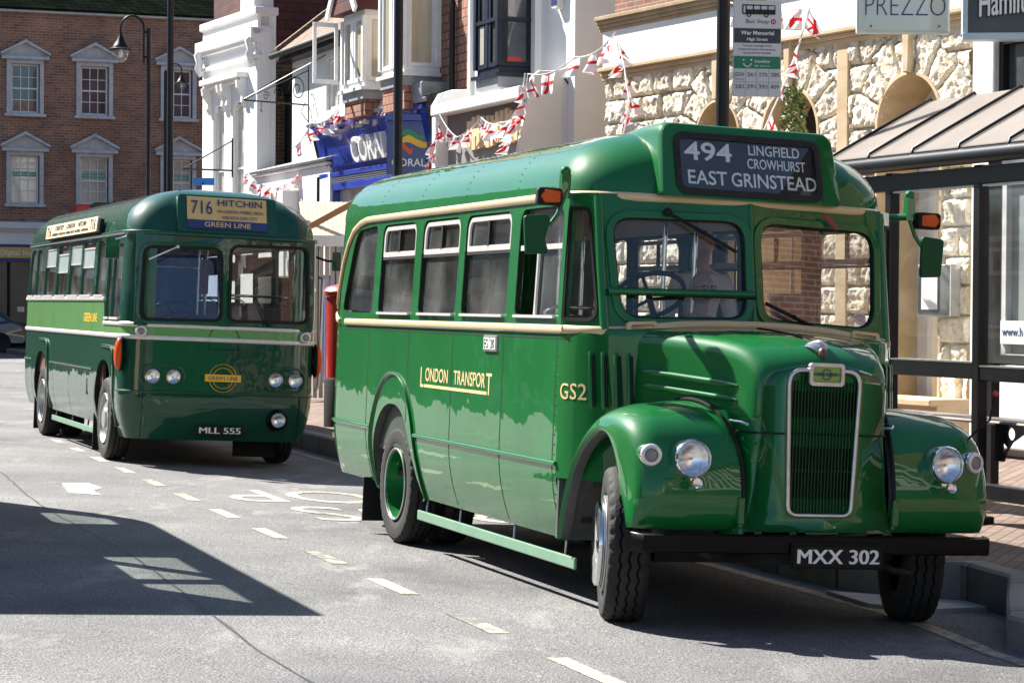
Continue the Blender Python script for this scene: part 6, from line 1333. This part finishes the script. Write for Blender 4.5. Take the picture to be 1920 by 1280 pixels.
# lamp columns
CLEARG = glass('lamp_bowl_glass', (.9, .92, .92), 1.45, .10)
def post(x, y, r, ztop, label, grp=None):
    z0 = RZ(x, y); p = thing('street_pole', label, 'pole', Vector((x, y, 0)), grp)
    t = MB(); t.tube([(0, 0, z0), (0, 0, z0+1.2), (0, 0, z0+1.25), (0, 0, ztop)], [r*1.35, r*1.35, r, r], 14); obj('shaft', t, IRON, p, smooth=50)
    t = MB(); t.bb(-r*1.0, r*1.0, -r*1.4, -r*1.2, z0+.4, z0+.9); obj('access_door', t, IRON, p); return p
post(-1.381, 27.0, .056, 9.0, 'plain black pole rising behind the nearer bus in front of the blue betting shop sign')
post(-6.078, 40.0, .058, 10.5, 'thick black pole rising above the dark green coach, taller than the lamp post beside it')
def swan_lamp(x, y, ztop, S, label, neck=-1):
    p = thing('street_lamp', label, 'street lamp', Vector((x, y, 0))); z0 = RZ(x, y)
    t = MB(); t.tube([(0, 0, z0), (0, 0, z0+1.2), (0, 0, z0+1.25), (0, 0, ztop)], [.085, .085, .048, .046], 14); obj('shaft', t, IRON, p, smooth=50)
    c = Vector((neck*.33*S, 0, ztop+.02)); t = MB(); pts = [(-.10*neck*-1*S if False else neck*.11*S, 0, ztop-.75*S), (neck*.11*S, 0, ztop-.0)]
    pts += [(neck*(.11+.25)*S+.25*S*math.cos(R(a))*(-neck), 0, ztop+.27*S*math.sin(R(a))) for a in range(0, 181, 15)]
    pts += [(neck*.61*S, 0, ztop-.12*S)]; t.tube(pts, .026*S, 8)
    for dz in (-.08, -.62): t.tube([(0, 0, ztop+dz*S), (neck*.12*S, 0, ztop+dz*S)], .03*S, 8)
    obj('swan_neck', t, IRON, p, smooth=60)
    M = Matrix.Translation((neck*.61*S, 0, ztop-.12*S)); t = MB(); t.lathe([(.0, .06), (.03, .05), (.035, -.02), (.055, -.06), (.085, -.14), (.15, -.24), (.18, -.28), (.185, -.30), (.27, -.335), (.27, -.345), (.18, -.33)], 28, M @ Matrix.Scale(S, 4)); sh_ = obj('lamp_shade', t, IRON, p, smooth=50)
    t = MB(); t.lathe([(.165, -.33), (.17, -.40), (.15, -.50), (.11, -.57), (.05, -.61), (0, -.62)], 24, M @ Matrix.Scale(S, 4)); obj('lamp_bowl', t, CLEARG, sh_, smooth=60)
    t = MB(); t.ball(M @ Vector((0, 0, -.42*S)), (.05*S, .05*S, .10*S), 8); obj('lamp_bulb', t, WHITE_P, sh_, smooth=60)
swan_lamp(-7.75, 48, 7.47, .98, 'swan necked black street lamp with clear bowl in front of the middle brick windows')
swan_lamp(-9.55, 62, 8.0, .72, 'smaller, more distant swan necked street lamp partly behind the tall black pole', 1)
# red pillar box with black base
pb = thing('post_box', 'bright red pillar box with black base half hidden between the two buses', 'post box', bframe((-2.30, 31.6), (.945, .327)))
z0 = RZ(-2.30, 31.6)-.05
t = MB(); t.lathe([(.30, .5), (.30, 1.62), (.34, 1.64), (.35, 1.70), (.30, 1.76), (.15, 1.80), (0, 1.81)], 28, Matrix.Translation((0, 0, z0+.22))); obj('body', t, mottled('post_office_red', (.40, .015, .012), (.46, .02, .018), 3, .35, coat=.4), pb, smooth=40)
t = MB(); t.lathe([(.31, .5), (.33, .46), (.33, -.25)], 28, Matrix.Translation((0, 0, z0+.22))); obj('base', t, BLACKM, pb, smooth=40)
t = MB(); t.bb(-.12, .12, -.315, -.28, z0+1.62, z0+1.66); obj('slot', t, BLACKM, pb)
# striped shop awning beyond the gap
aw = thing('shop_awning', 'beige ribbed awning with timber edge glimpsed in the gap between the buses', 'awning', bframe((-3.45, 38.0), (1, .15)))
t = MB(); rows = []
for k in range(40): x = -.1+1.5*k/39; rows.append([(x, -.5, 2.80+.005*(k % 2)), (x, .9, 3.42+.005*(k % 2))])
t.grid(rows); obj('canvas', t, mottled('beige_canvas', (.46, .38, .28), (.54, .45, .34), 4, .8), aw, solid=.01)
t = MB(); t.bar((-.15, -.52, 2.86), (1.45, -.3, 3.75), .05, .10); obj('timber_edge', t, mottled('orange_brown_timber', (.30, .13, .04), (.36, .17, .06), 6, .5), aw)
t = MB(); t.bb(-.1, 1.4, -.50, -.46, 2.62, 2.80); obj('valance', t, STUCCOG, aw)
t = MB()
for k in range(16): x = -.08+.095*k; t.bb(x-.035, x+.035, -.44, -.40, .1, 2.62)
obj('slatted_front', t, mottled('grey_timber_slats', (.36, .31, .26), (.45, .39, .33), 6, .8, stretch=(6, 6, .6)), aw)
# dark car on the far side street
car = thing('parked_car', 'dark navy saloon car at the far left, mostly hidden by the coach', 'car', bframe((-13.75, 64.0), (.98, .2)))
prof = [(-4.1, .32), (-4.15, .62), (-4.0, .78), (-3.3, .86), (-2.6, 1.28), (-2.2, 1.38), (-1.3, 1.38), (-.95, 1.30), (-.30, .92), (-.02, .84), (.10, .62), (.08, .32)]
car_p = mottled('navy_car_paint', (.010, .014, .03), (.014, .018, .036), 3, .25, coat=1)
sec = rquad(prof, [.08, .1, .08, .2, .2, .2, .2, .2, .2, .1, .1, .08], 4); ct = 4
t = MB(); rows = []
for y, f in ((-.0, .93), (.06, .985), (.25, 1), (.85, 1), (1.45, 1), (1.64, .985), (1.70, .93)): rows.append([(-2+(x+2)*f, y+(.16*max(0, z-.86)*(1 if y < .85 else -1)), .32+(z-.32)*f) for x, z in sec])
t.grid(rows, close=True); n_ = len(sec); t.add(rows[0], [list(range(n_))]); t.add(rows[-1], [list(range(n_))[::-1]]); cb_ = obj('body', t, car_p, car, smooth=40)
t = MB()
for q in ([(-3.05, .90), (-2.45, 1.27), (-1.95, 1.31), (-1.95, .90)], [(-1.88, .90), (-1.88, 1.31), (-1.3, 1.31), (-1.0, 1.22), (-.55, .93)]): t.plate(rquad(q, .04), [], .02, lambda x, z, d: (x, -.0+.13*(z-.86)-.005-d*.2, z))
obj('side_window', t, DGLASS, car)
for x in (-3.35, -.75):
    t = MB(); t.lathe([(0, .06), (.18, .06), (.2, .08), (.29, .09), (.31, .05), (.31, -.12)], 28, Matrix.Translation((x, .03, .31)) @ Matrix.Rotation(R(90), 4, 'X')); obj('wheel', t, RUBBER, car, smooth=40)
t = MB(); t.ball((.04, .12, .66), (.06, .10, .07), 6); obj('headlamp', t, CHROME, car, smooth=60)
t = MB(); t.ball((-1.0, -.10, .95), (.07, .06, .05), 6); obj('wing_mirror', t, car_p, car, smooth=60)
car.location.z = .16
# red and green roof of a vehicle far beyond the coach
fb = thing('distant_bus', 'sliver of a red and green bus roof far beyond the dark green coach', 'bus', bframe((-12.1, 62.5), (.945, .327)))
t = MB(); t.prism(rrect(.45, 2.2, 2.6, 4.42, .12), lambda x, z: (x, 0, z), lambda x, z: (x, 1.2, z)); obj('body', t, G_DARK, fb, bevel=.04)
t = MB(); t.prism(rrect(.0, 2.2, .42, 4.36, .10), lambda x, z: (x, 0, z), lambda x, z: (x, 1.2, z)); obj('rear_panel', t, ORANGE_RED, fb, bevel=.04)
t = MB(); t.prism(rrect(.1, .4, 2.5, 2.2, .05), lambda x, z: (x, .02, z), lambda x, z: (x, 1.18, z)); obj('lower_panel', t, G_DARK, fb)

# ---- bunting of St George's flags
CLOTH = mottled('white_flag_cloth', (.74, .73, .74), (.80, .79, .80), 5, .8); REDC = mottled('red_flag_cloth', (.62, .012, .02), (.66, .02, .03), 5, .8)
for mm in (CLOTH, REDC):
    nd = mm.node_tree; out = [n for n in nd.nodes if n.type == 'OUTPUT_MATERIAL'][0]; tl = N(mm, 'ShaderNodeBsdfTranslucent', Color=(*mm.node_tree.nodes['Principled BSDF'].inputs['Base Color'].default_value[:3], 1)); mx = N(mm, 'ShaderNodeMixShader'); mx.inputs[0].default_value = .3; L(mm, bsdf(mm).outputs[0], mx.inputs[1]); L(mm, tl.outputs[0], mx.inputs[2]); L(mm, mx.outputs[0], out.inputs[0])
frng = random.Random(11)
def flag(p, q, h, par):
    p, q = Vector(p), Vector(q); d = q-p; side = Vector((-d.y, d.x, 0)).normalized(); n = 16; m = 12; t = MB(); sw = frng.uniform(-.9, .9); ph = frng.uniform(0, 6); am = frng.uniform(.04, .11); curl = frng.uniform(-.35, .25); vs = []
    for j in range(m+1):
        v = j/m
        for i in range(n+1):
            u = i/n; w = am*math.sin(ph+u*7+v*2.5)*v+am*.5*math.sin(ph*2+u*13+v*4)*v; c = (u-.5)*curl*v
            vs.append(p+d*(u+(-.25*curl*v if curl > 0 else 0)+(.5-u)*.22*v*v)+Vector((0, 0, -h*v*(1-.25*abs(sw)*u)))+side*(w+sw*h*v*.6+c*.2)+d.normalized()*sw*.25*h*v)
    def isred(i, j): return abs((i+.5)/n-.5) < .065 or abs((j+.5)/m-.5) < .09
    for j in range(m):
        for i in range(n):
            a = j*(n+1)+i; t.f.append([a, a+1, a+n+2, a+n+1]); t.m.append(1 if isred(i, j) else 0)
    t.v = [tuple(v) for v in vs]; obj('flag', t, [CLOTH, REDC], par, smooth=180)
def bunting(pts, every, label, fs=.34, fh=.27, sag=.10, gap=.10):
    e = thing('bunting', label, 'bunting', None, 'strings of flag bunting'); P = []
    for a, b in zip(pts[:-1], pts[1:]):
        a, b = Vector(a), Vector(b)
        for k in range(8): s = k/8; P.append(a.lerp(b, s)-Vector((0, 0, sag*4*s*(1-s)*min(1, (b-a).length))))
    P.append(Vector(pts[-1])); t = MB(); t.tube(P, .011, 5); obj('cord', t, CLOTH, e)
    Ls = [0]
    for a, b in zip(P[:-1], P[1:]): Ls.append(Ls[-1]+(b-a).length)
    def atl(s):
        for i in range(len(P)-1):
            if s <= Ls[i+1]: return P[i].lerp(P[i+1], (s-Ls[i])/max(1e-6, Ls[i+1]-Ls[i]))
        return P[-1]
    s = gap
    while s+fs < Ls[-1]:
        flag(atl(s), atl(s+fs), fh*frng.uniform(.85, 1.15), e); s += fs+every*frng.uniform(.7, 1.3)
bunting([(1.35, 30.2, 5.32), (.86, 31.6, 5.14), (.20, 32.6, 5.0), (.12, 32.8, 4.55)], .28, 'bunting of red crossed white flags swooping down the grey end wall of the sign shop', .34, .30)
bunting([(.12, 32.8, 4.5), (-.20, 33.6, 4.38), (-.50, 34.6, 4.54), (-.88, 35.3, 4.28), (-1.18, 36.0, 4.70)], .10, 'flag bunting draped in two loops across the wooden letters', .21, .24, .06)
bunting([(.16, 32.7, 5.02), (.10, 32.85, 4.6), (.02, 33.0, 4.25), (-.1, 33.3, 4.0)], .02, 'flag bunting bunched down the corner of the sign shop', .20, .24, .02)
bunting([(-1.18, 36.0, 4.72), (-1.25, 36.1, 4.3), (-1.42, 36.6, 3.9)], .05, 'short end of flag bunting hanging beside the blue projecting sign', .20, .26)
bunting([(-4.2, 43.0, 4.62), (-3.80, 42.5, 5.06), (-3.22, 41.5, 5.24), (-2.66, 40.5, 5.10), (-2.30, 39.6, 5.22), (-1.5, 37.8, 5.16)], .14, 'flag bunting strung along the top of the royal blue fascia', .20, .23, .10)
bunting([(-5.52, 46.6, 4.42), (-5.0, 45.8, 4.04), (-4.55, 45.2, 4.05), (-4.08, 44.4, 4.44), (-3.83, 43.8, 3.5)], .10, 'flag bunting sagging across the white shopfront above the coach roof', .22, .26, .08)
bunting([(1.37, 30.2, 5.28), (1.45, 29.8, 4.85), (1.50, 29.3, 4.3), (1.42, 29.2, 3.9)], .10, 'flag bunting hanging down the left edge of the sandstone wall', .21, .24, .02)
bunting([(2.62, 27.4, 5.35), (3.34, 25.6, 5.05), (3.2, 25.9, 4.5), (3.0, 26.2, 3.95), (2.85, 26.3, 3.6)], .22, 'flag bunting trailing from the white fascia past the bus stop flag', .23, .25, .04)
# potted bay by the arch
t = MB(); rng = random.Random(5)
for k in range(900):
    u, v, w = rng.gauss(0, 1), rng.gauss(0, 1), rng.random(); h = w**.8; rr = .25*(1-.70*h)*(.35+.75*rng.random()**.5); a = rng.uniform(0, 6.28)
    c = Vector((math.cos(a)*rr, math.sin(a)*rr, 1.0+h*1.35+.05*u*.3)); dx = Vector((rng.uniform(-1, 1), rng.uniform(-1, 1), rng.uniform(-.4, .9))).normalized(); dy = dx.cross(Vector((rng.uniform(-1, 1), rng.uniform(-1, 1), rng.uniform(-1, 1)))).normalized(); l, w2 = rng.uniform(.05, .085), rng.uniform(.014, .022)
    t.add([c, c+dx*l*.5+dy*w2, c+dx*l, c+dx*l*.5-dy*w2], [(0, 1, 2, 3)])
bay = thing('bay_tree', 'clipped conical bay tree rising behind the nearer bus beside the sandstone arch', 'tree', Vector((3.05, 24.6, 1.70)))
obj('crown', t, mottled('bay_leaves', (.05, .10, .018), (.17, .20, .05), 9, .45, lo=.35, hi=.6), bay)
t = MB(); t.tube([(0, 0, -.5), (0, 0, 2.0)], [.03, .012], 8); obj('trunk', t, mottled('bark', (.1, .07, .045), (.15, .11, .07), 10, .9), bay)
t = MB(); t.lathe([(0, -.1), (.20, -.1), (.25, .55), (.27, .56), (.27, .62), (.22, .62), (.21, .5), (0, .5)], 24, Matrix.Translation((0, 0, -.5-.0))); obj('pot', t, BLACKM, bay, smooth=40)
bay.location.z = 4.10-2.4

# ---- the people in the bus
SKIN = mottled('skin', (.56, .33, .24), (.66, .40, .30), 14, .5); HAIRW = mottled('white_hair', (.60, .58, .55), (.72, .70, .68), 30, .7); JACK = mottled('dark_jacket', (.02, .022, .03), (.035, .038, .05), 8, .9); SHIRT = mottled('white_shirt', (.70, .70, .70), (.78, .78, .78), 8, .8); TROU = mottled('dark_trousers', (.03, .03, .035), (.05, .05, .055), 8, .9); HATM = mottled('straw_hat', (.42, .34, .20), (.50, .42, .27), 20, .8)
def skinmesh(name, V, E, rad, mat, par, sub=2):
    me = bpy.data.meshes.new(name); me.from_pydata([tuple(v) for v in V], E, []); me.materials.append(mat); o = bpy.data.objects.new(name, me); col.objects.link(o); o.parent = par
    md = o.modifiers.new('skin', 'SKIN'); ly = me.skin_vertices[0] if len(me.skin_vertices) else None
    if ly is None:
        bm = bmesh.new(); bm.from_mesh(me); bm.verts.layers.skin.verify(); bm.to_mesh(me); bm.free(); ly = me.skin_vertices[0]
    for i, r in enumerate(rad): ly.data[i].radius = (r, r) if not isinstance(r, tuple) else r; ly.data[i].use_root = (i == 0)
    s = o.modifiers.new('subsurf', 'SUBSURF'); s.levels = sub; s.render_levels = sub
    for p in me.polygons: p.use_smooth = True
    md.use_smooth_shade = True; return o
def person(label, M, pose, top, hair, hat=None, group=None, bald=False, turn=0):
    e = thing('person', label, 'person', M, group); hz = .45 if pose == 'sit' else .92
    # x forward, y left, z up; origin on the floor under the pelvis
    V = [(0, 0, hz+.02), (.0, 0, hz+.22), (.0, 0, hz+.42), (.0, 0, hz+.52), (.015, 0, hz+.60)]; rad = [(.15, .12), (.135, .105), (.145, .11), (.055, .055), (.052, .055)]; E = [(0, 1), (1, 2), (2, 3), (3, 4)]
    def add(v, r, frm): V.append(v); rad.append(r); E.append((frm, len(V)-1)); return len(V)-1
    for s in (-1, 1):
        if pose == 'sit': k = add((.10, s*.10, hz), .085, 0); k = add((.45, s*.12, hz+.02), .062, k); k = add((.47, s*.12, .28), .05, k); k = add((.45, s*.12, .08), .04, k); add((.60, s*.13, .04), .035, k)
        else: k = add((0, s*.10, hz-.10), .085, 0); k = add((.02, s*.11, .48), .06, k); k = add((0, s*.11, .09), .04, k); add((.14, s*.12, .04), .035, k)
        sh = add((0, s*.17, hz+.43), .062, 2); el = add((.08, s*.24, hz+.17) if pose == 'sit' else (.0, s*.25, hz+.15), .046, sh)
        wr = add((.33, s*.15, hz+.12) if pose == 'sit' else (.10, s*.24, hz-.10), .033, el); pa = add(Vector(V[wr])+Vector((.075, -s*.02, -.01)), (.040, .022), wr)
        for f in range(4):
            fy = (f-1.5)*.019; a = add(Vector(V[pa])+Vector((.05, fy, -.005)), .009, pa); add(Vector(V[a])+Vector((.030-.004*abs(f-1.5), 0, -.022)), .0075, a)
        add(Vector(V[wr])+Vector((.06, -s*.045, .0)), .010, wr)
    body = skinmesh('body', V, E, rad, SKIN, e)
    # head with face, grown over the same neck
    hc = Vector((.02, 0, hz+.70)); Rm = Matrix.Rotation(turn, 3, 'Z')
    t = MB(); n = 20; rows = []
    for i in range(n+1):
        th = math.pi*i/n
        row = []
        for k in range(2*n):
            p = math.pi*k/n; x, y, z = .098*math.sin(th)*math.cos(p), .078*math.sin(th)*math.sin(p), .122*math.cos(th)
            if z < 0: x *= 1+z*1.1; y *= 1+z*2.2
            if x > 0 and abs(y) < .02 and -.045 < z < .015: x += .018*(1-abs(y)/.02)*(1-abs(z+.018)/.035)   # nose
            if x > 0 and .008 < z < .03 and abs(abs(y)-.03) < .018: x -= .008                                    # eye sockets
            if x > .05 and -.075 < z < -.055 and abs(y) < .028: x -= .005                                      # mouth
            row.append(hc+Rm @ Vector((x, y, z)))
        rows.append(row)
    t.grid(rows, close=True)
    for s in (-1, 1): t.ball(hc+Rm @ Vector((-.005, s*.080, .0)), (.022, .010, .032), 6)
    t.tube([hc+Vector((0, 0, -.09)), Vector((0, 0, hz+.48))], .054, 12)
    head = obj('head', t, SKIN, body, smooth=180)
    t = MB()
    for s in (-1, 1): t.ball(hc+Rm @ Vector((.080, s*.031, .018)), (.006, .009, .005), 6)
    obj('eye', t, BLIND, head, smooth=180)
    t = MB()
    for s in (-1, 1): t.tube([hc+Rm @ Vector((.084, s*.012, .036)), hc+Rm @ Vector((.086, s*.032, .042)), hc+Rm @ Vector((.070, s*.052, .036))], .005, 5)
    obj('eyebrow', t, hair, head)
    t = MB(); t.tube([hc+Rm @ Vector((.082, -.024, -.062)), hc+Rm @ Vector((.088, 0, -.060)), hc+Rm @ Vector((.082, .024, -.062))], .0045, 5); obj('lips', t, mottled('lip_skin', (.38, .14, .12), (.42, .17, .14), 9, .5) if 'lip_skin' not in MAT else MAT['lip_skin'], head)
    if bald:
        t = MB()
        for s in (-1, 1): t.tube([hc+Rm @ Vector((.098, s*.033+.020*math.cos(R(24*k)), .014+.015*math.sin(R(24*k)))) for k in range(15)], .0022, 5, closed=True); t.tube([hc+Rm @ Vector((.096, s*.053, .018)), hc+Rm @ Vector((.0, s*.084, .012))], .0022, 5)
        obj('spectacles', t, BLIND, head)
    t = MB(); rows = []
    for i in range(9):
        th = R(4+i*(7.2 if bald else 9.5)); row = []
        for k in range(24):
            p = math.pi*k/12; b_ = 1.0; low = math.cos(p) > .35
            t2 = th*(.62 if low else 1.15); row.append(hc+Rm @ Vector((.106*math.sin(t2)*math.cos(p)-.004, .087*math.sin(t2)*math.sin(p), .129*math.cos(t2)+.001)))
        rows.append(row)
    if bald: 
        rows = [[hc+Rm @ Vector((.104*math.sin(R(a))*math.cos(R(b))-.004, .087*math.sin(R(a))*math.sin(R(b)), .124*math.cos(R(a)))) for b in range(80, 281, 10)] for a in range(55, 118, 7)]; t.grid(rows)
    else: t.grid(rows, close=True)
    obj('hair', t, hair, head, smooth=180)
    if hat:
        t = MB(); t.lathe([(.19, .055), (.185, .065), (.105, .075), (.10, .15), (.075, .175), (0, .18)], 28, Matrix.Translation(hc)); obj('hat', t, hat, head, smooth=50)
    # clothing
    tv = [(0, 0, hz+.0), (0, 0, hz+.22), (0, 0, hz+.42), (0, 0, hz+.475)]; tr = [(.165, .14), (.15, .122), (.158, .125), (.085, .08)]; te = [(0, 1), (1, 2), (2, 3)]
    for s in (-1, 1):
        b_ = len(tv); tv += [(0, s*.175, hz+.43), V[5+(0)] if False else ((.08, s*.245, hz+.17) if pose == 'sit' else (0, s*.255, hz+.15)), ((.29, s*.165, hz+.125) if pose == 'sit' else (.085, s*.245, hz-.05))]; tr += [.078, .06, .046]; te += [(2, b_), (b_, b_+1), (b_+1, b_+2)]
    skinmesh('jacket', tv, te, tr, top, e)
    lv = [(0, 0, hz+.0)]; lr = [(.155, .13)]; le = []
    for s in (-1, 1):
        b_ = len(lv); lv += ([(.10, s*.10, hz), (.45, s*.12, hz+.02), (.47, s*.12, .28), (.45, s*.12, .12)] if pose == 'sit' else [(0, s*.10, hz-.10), (.02, s*.11, .48), (0, s*.11, .14)]); k = len(lv)-b_; lr += [.098, .078, .066, .058][:k]; le += [(0, b_)]+[(b_+i, b_+i+1) for i in range(k-1)]
    skinmesh('trousers', lv, le, lr, TROU, e)
    return e
def inbus(F, a, b, z, rot=0): return F @ Matrix.Translation((a, b, z)) @ Matrix.Rotation(rot, 4, 'Z')
person('balding older man in a dark jacket looking sideways behind the split windscreen', inbus(GSM, 3.05, .13, .90, R(-10)), 'sit', JACK, HAIRW, bald=True, turn=R(18))
person('white haired person in a white shirt standing further back in the bonneted bus', inbus(GSM, 1.53, .80, .80, R(-10)), 'stand', SHIRT, HAIRW)
person('passenger wearing a brimmed sun hat seated by the third window of the bonneted bus', inbus(GSM, .85, -.72, .78, R(-5)), 'sit', mottled('grey_coat', (.12, .11, .10), (.17, .16, .15), 8, .9), HAIRW, hat=HATM)
person('passenger in a rust coloured top seated at the rearmost side window of the bonneted bus', inbus(GSM, -1.2, -.70, .78, 0), 'sit', mottled('rust_jumper', (.30, .09, .04), (.36, .12, .06), 8, .9), mottled('brown_hair', (.06, .035, .02), (.09, .055, .035), 30, .7))

# ================================================================== what lies outside the frame: it shades the road and shows in the paintwork
vm = Matrix(((MD.x, ND.x, 0, 0), (MD.y, ND.y, 0, 0), (0, 0, 1, 0), (0, 0, 0, 1)))
van = thing('cream_coach', 'cream single deck coach standing just outside the left edge of the view', 'bus', vm @ Matrix.Translation((-18.8, .09, zr(-19, .4))))
t = MB(); wx = [(-2.6, -1.5), (-1.3, -.2), (.0, 1.35), (1.6, 2.95)]
for s in (-1, 1): t.plate(rquad([(-3.1, .35), (3.1, .35), (3.1, 3.40), (-3.0, 3.40)], [.1, .1, .02, .5]), [rrect(a, 2.0, b, 2.95, .08) for a, b in wx], .04, lambda x, y, z, s=s: (x, s*1.2+z, y))
t.bb(3.06, 3.10, -1.2, 1.2, .35, 3.4); t.bb(-3.1, -3.06, -1.2, 1.2, .35, 2.9); t.plate([(-2.5, -1.2), (3.1, -1.2), (3.1, 1.2), (-2.5, 1.2)], [rrect(a, .25, b, 1.0, .1) for a, b in wx[2:]], .04, lambda x, y, z: (x, y, 3.38+z)); t.bb(-3, 3, -1.1, 1.1, .5, .8); obj('body', t, CREAMB, van, bevel=.02)  # roof openings added so light patches fall inside the coach's shadow
for s in (-1, 1):
    for a, b in wx: t = MB(); t.bb(a-.02, b+.02, s*1.2-.006, s*1.2+.006, 1.98, 2.97); obj('window', t, GLASS, van)
    for x in (-1.9, 1.9): t = MB(); t.lathe([(0, .1), (.25, .1), (.28, .14), (.42, .15), (.46, .08), (.46, -.15)], 28, Matrix.Translation((x, s*1.02, .45)) @ Matrix.Rotation(R(-90*s), 4, 'X')); obj('wheel', t, RUBBER, van, smooth=40)
BRICKR2 = bricks('dark_red_brick', (.20, .07, .045), (.14, .05, .035), (.24, .2, .17), .225, .075, .012, .4)
def row_house(m0, m1, n, h, mat, label, face, wins=True, roofm=TILER, dep=8):
    # face: -1 looks towards +n (left-hand row), +1 looks towards -n
    X = MD if face > 0 else -MD; o = W(m0 if face > 0 else m1, n, 0); B = thing('row_house', label, 'house', bframe((o.x, o.y), (X.x, X.y))); wd_ = m1-m0
    cols = max(2, int(wd_/2.6)); hs = []
    for lv in (3.7, 6.4):
        if lv+1.7 > h: continue
        for i in range(cols): c = wd_*(i+.5)/cols; hs.append([(c-.5, lv), (c+.5, lv), (c+.5, lv+1.6), (c-.5, lv+1.6)])
    t = MB(); t.plate([(0, -.5), (wd_, -.5), (wd_, h), (0, h)], hs, .2, FPy(.1)); t.bb(0, wd_, .21, dep, -.5, h); obj('wall', t, mat, B)
    for hh_ in hs: sash(B, hh_[0][0]+.02, hh_[1][0]-.02, hh_[0][1]+.02, hh_[2][1]-.02, .08, 2, 4)
    t = MB(); t.prism([(-.3, h), (dep*.5, h+dep*.38), (dep, h)], lambda y, z: (0, y, z), lambda y, z: (wd_, y, z)); obj('roof', t, roofm, B)
    t = MB(); t.bb(.5, wd_-.5, -.06, .0, .5, 2.5); obj('shopfront', t, SHOPDK, B); t = MB(); t.bb(.2, wd_-.2, -.14, .0, 2.55, 3.2); obj('shop_fascia', t, [STUCCO, BLUE, NAVYF, STUCCOG][int(m0) % 4], B)
    if mat is BRICKR2:
        t = MB()
        for k in range(int(wd_/.9)): t.bb(.2+.9*k, .42+.9*k, -.03, 0, 3.3, h)
        t.bb(0, wd_, -.035, 0, 5.6, 5.78); obj('white_timbers', t, STUCCO, B)
    return B
row_house(-92, -78, -11, 8.0, STUCCO, 'cream rendered house, farthest of the left hand row outside the view', -1); row_house(-77.5, -62, -11, 8.6, WBRICK, 'white painted house between two rendered houses in the left hand row outside the view', -1)
row_house(-61.5, -50, -11, 7.2, STUCCOG, 'grey rendered house in the left hand row outside the view', -1, roofm=SLATE); row_house(-49.5, -36, -11, 8.4, WBRICK, 'white painted brick house in the left hand row outside the view', -1); row_house(-35.5, -24, -11.5, 7.2, STUCCO, 'low white rendered house nearest the cream coach outside the view', -1); row_house(-23, -8, -12, 8.2, BRICKR, 'red brick house opposite the sandstone building outside the view', -1)
row_house(-13.0, -5.8, 14.6, 9.5, BRICKR, 'red brick house behind the camera on the shelter side, nearest the white shop', 1); row_house(-5.3, 9.5, 12.4, 9.2, BRICKR2, 'red brick house with white painted timber frame behind the camera on the shelter side', 1); row_house(10, 20, 12.8, 9.6, BRICKR, 'tall red brick house behind the camera beyond the timber framed house', 1); row_house(20.5, 34, 12.6, 8.4, WBRICK, 'white painted brick house behind the camera at the far end', 1)
row_house(34.5, 52, 11.5, 9.0, BRICK, 'brown brick house behind the camera where the street bends', 1)
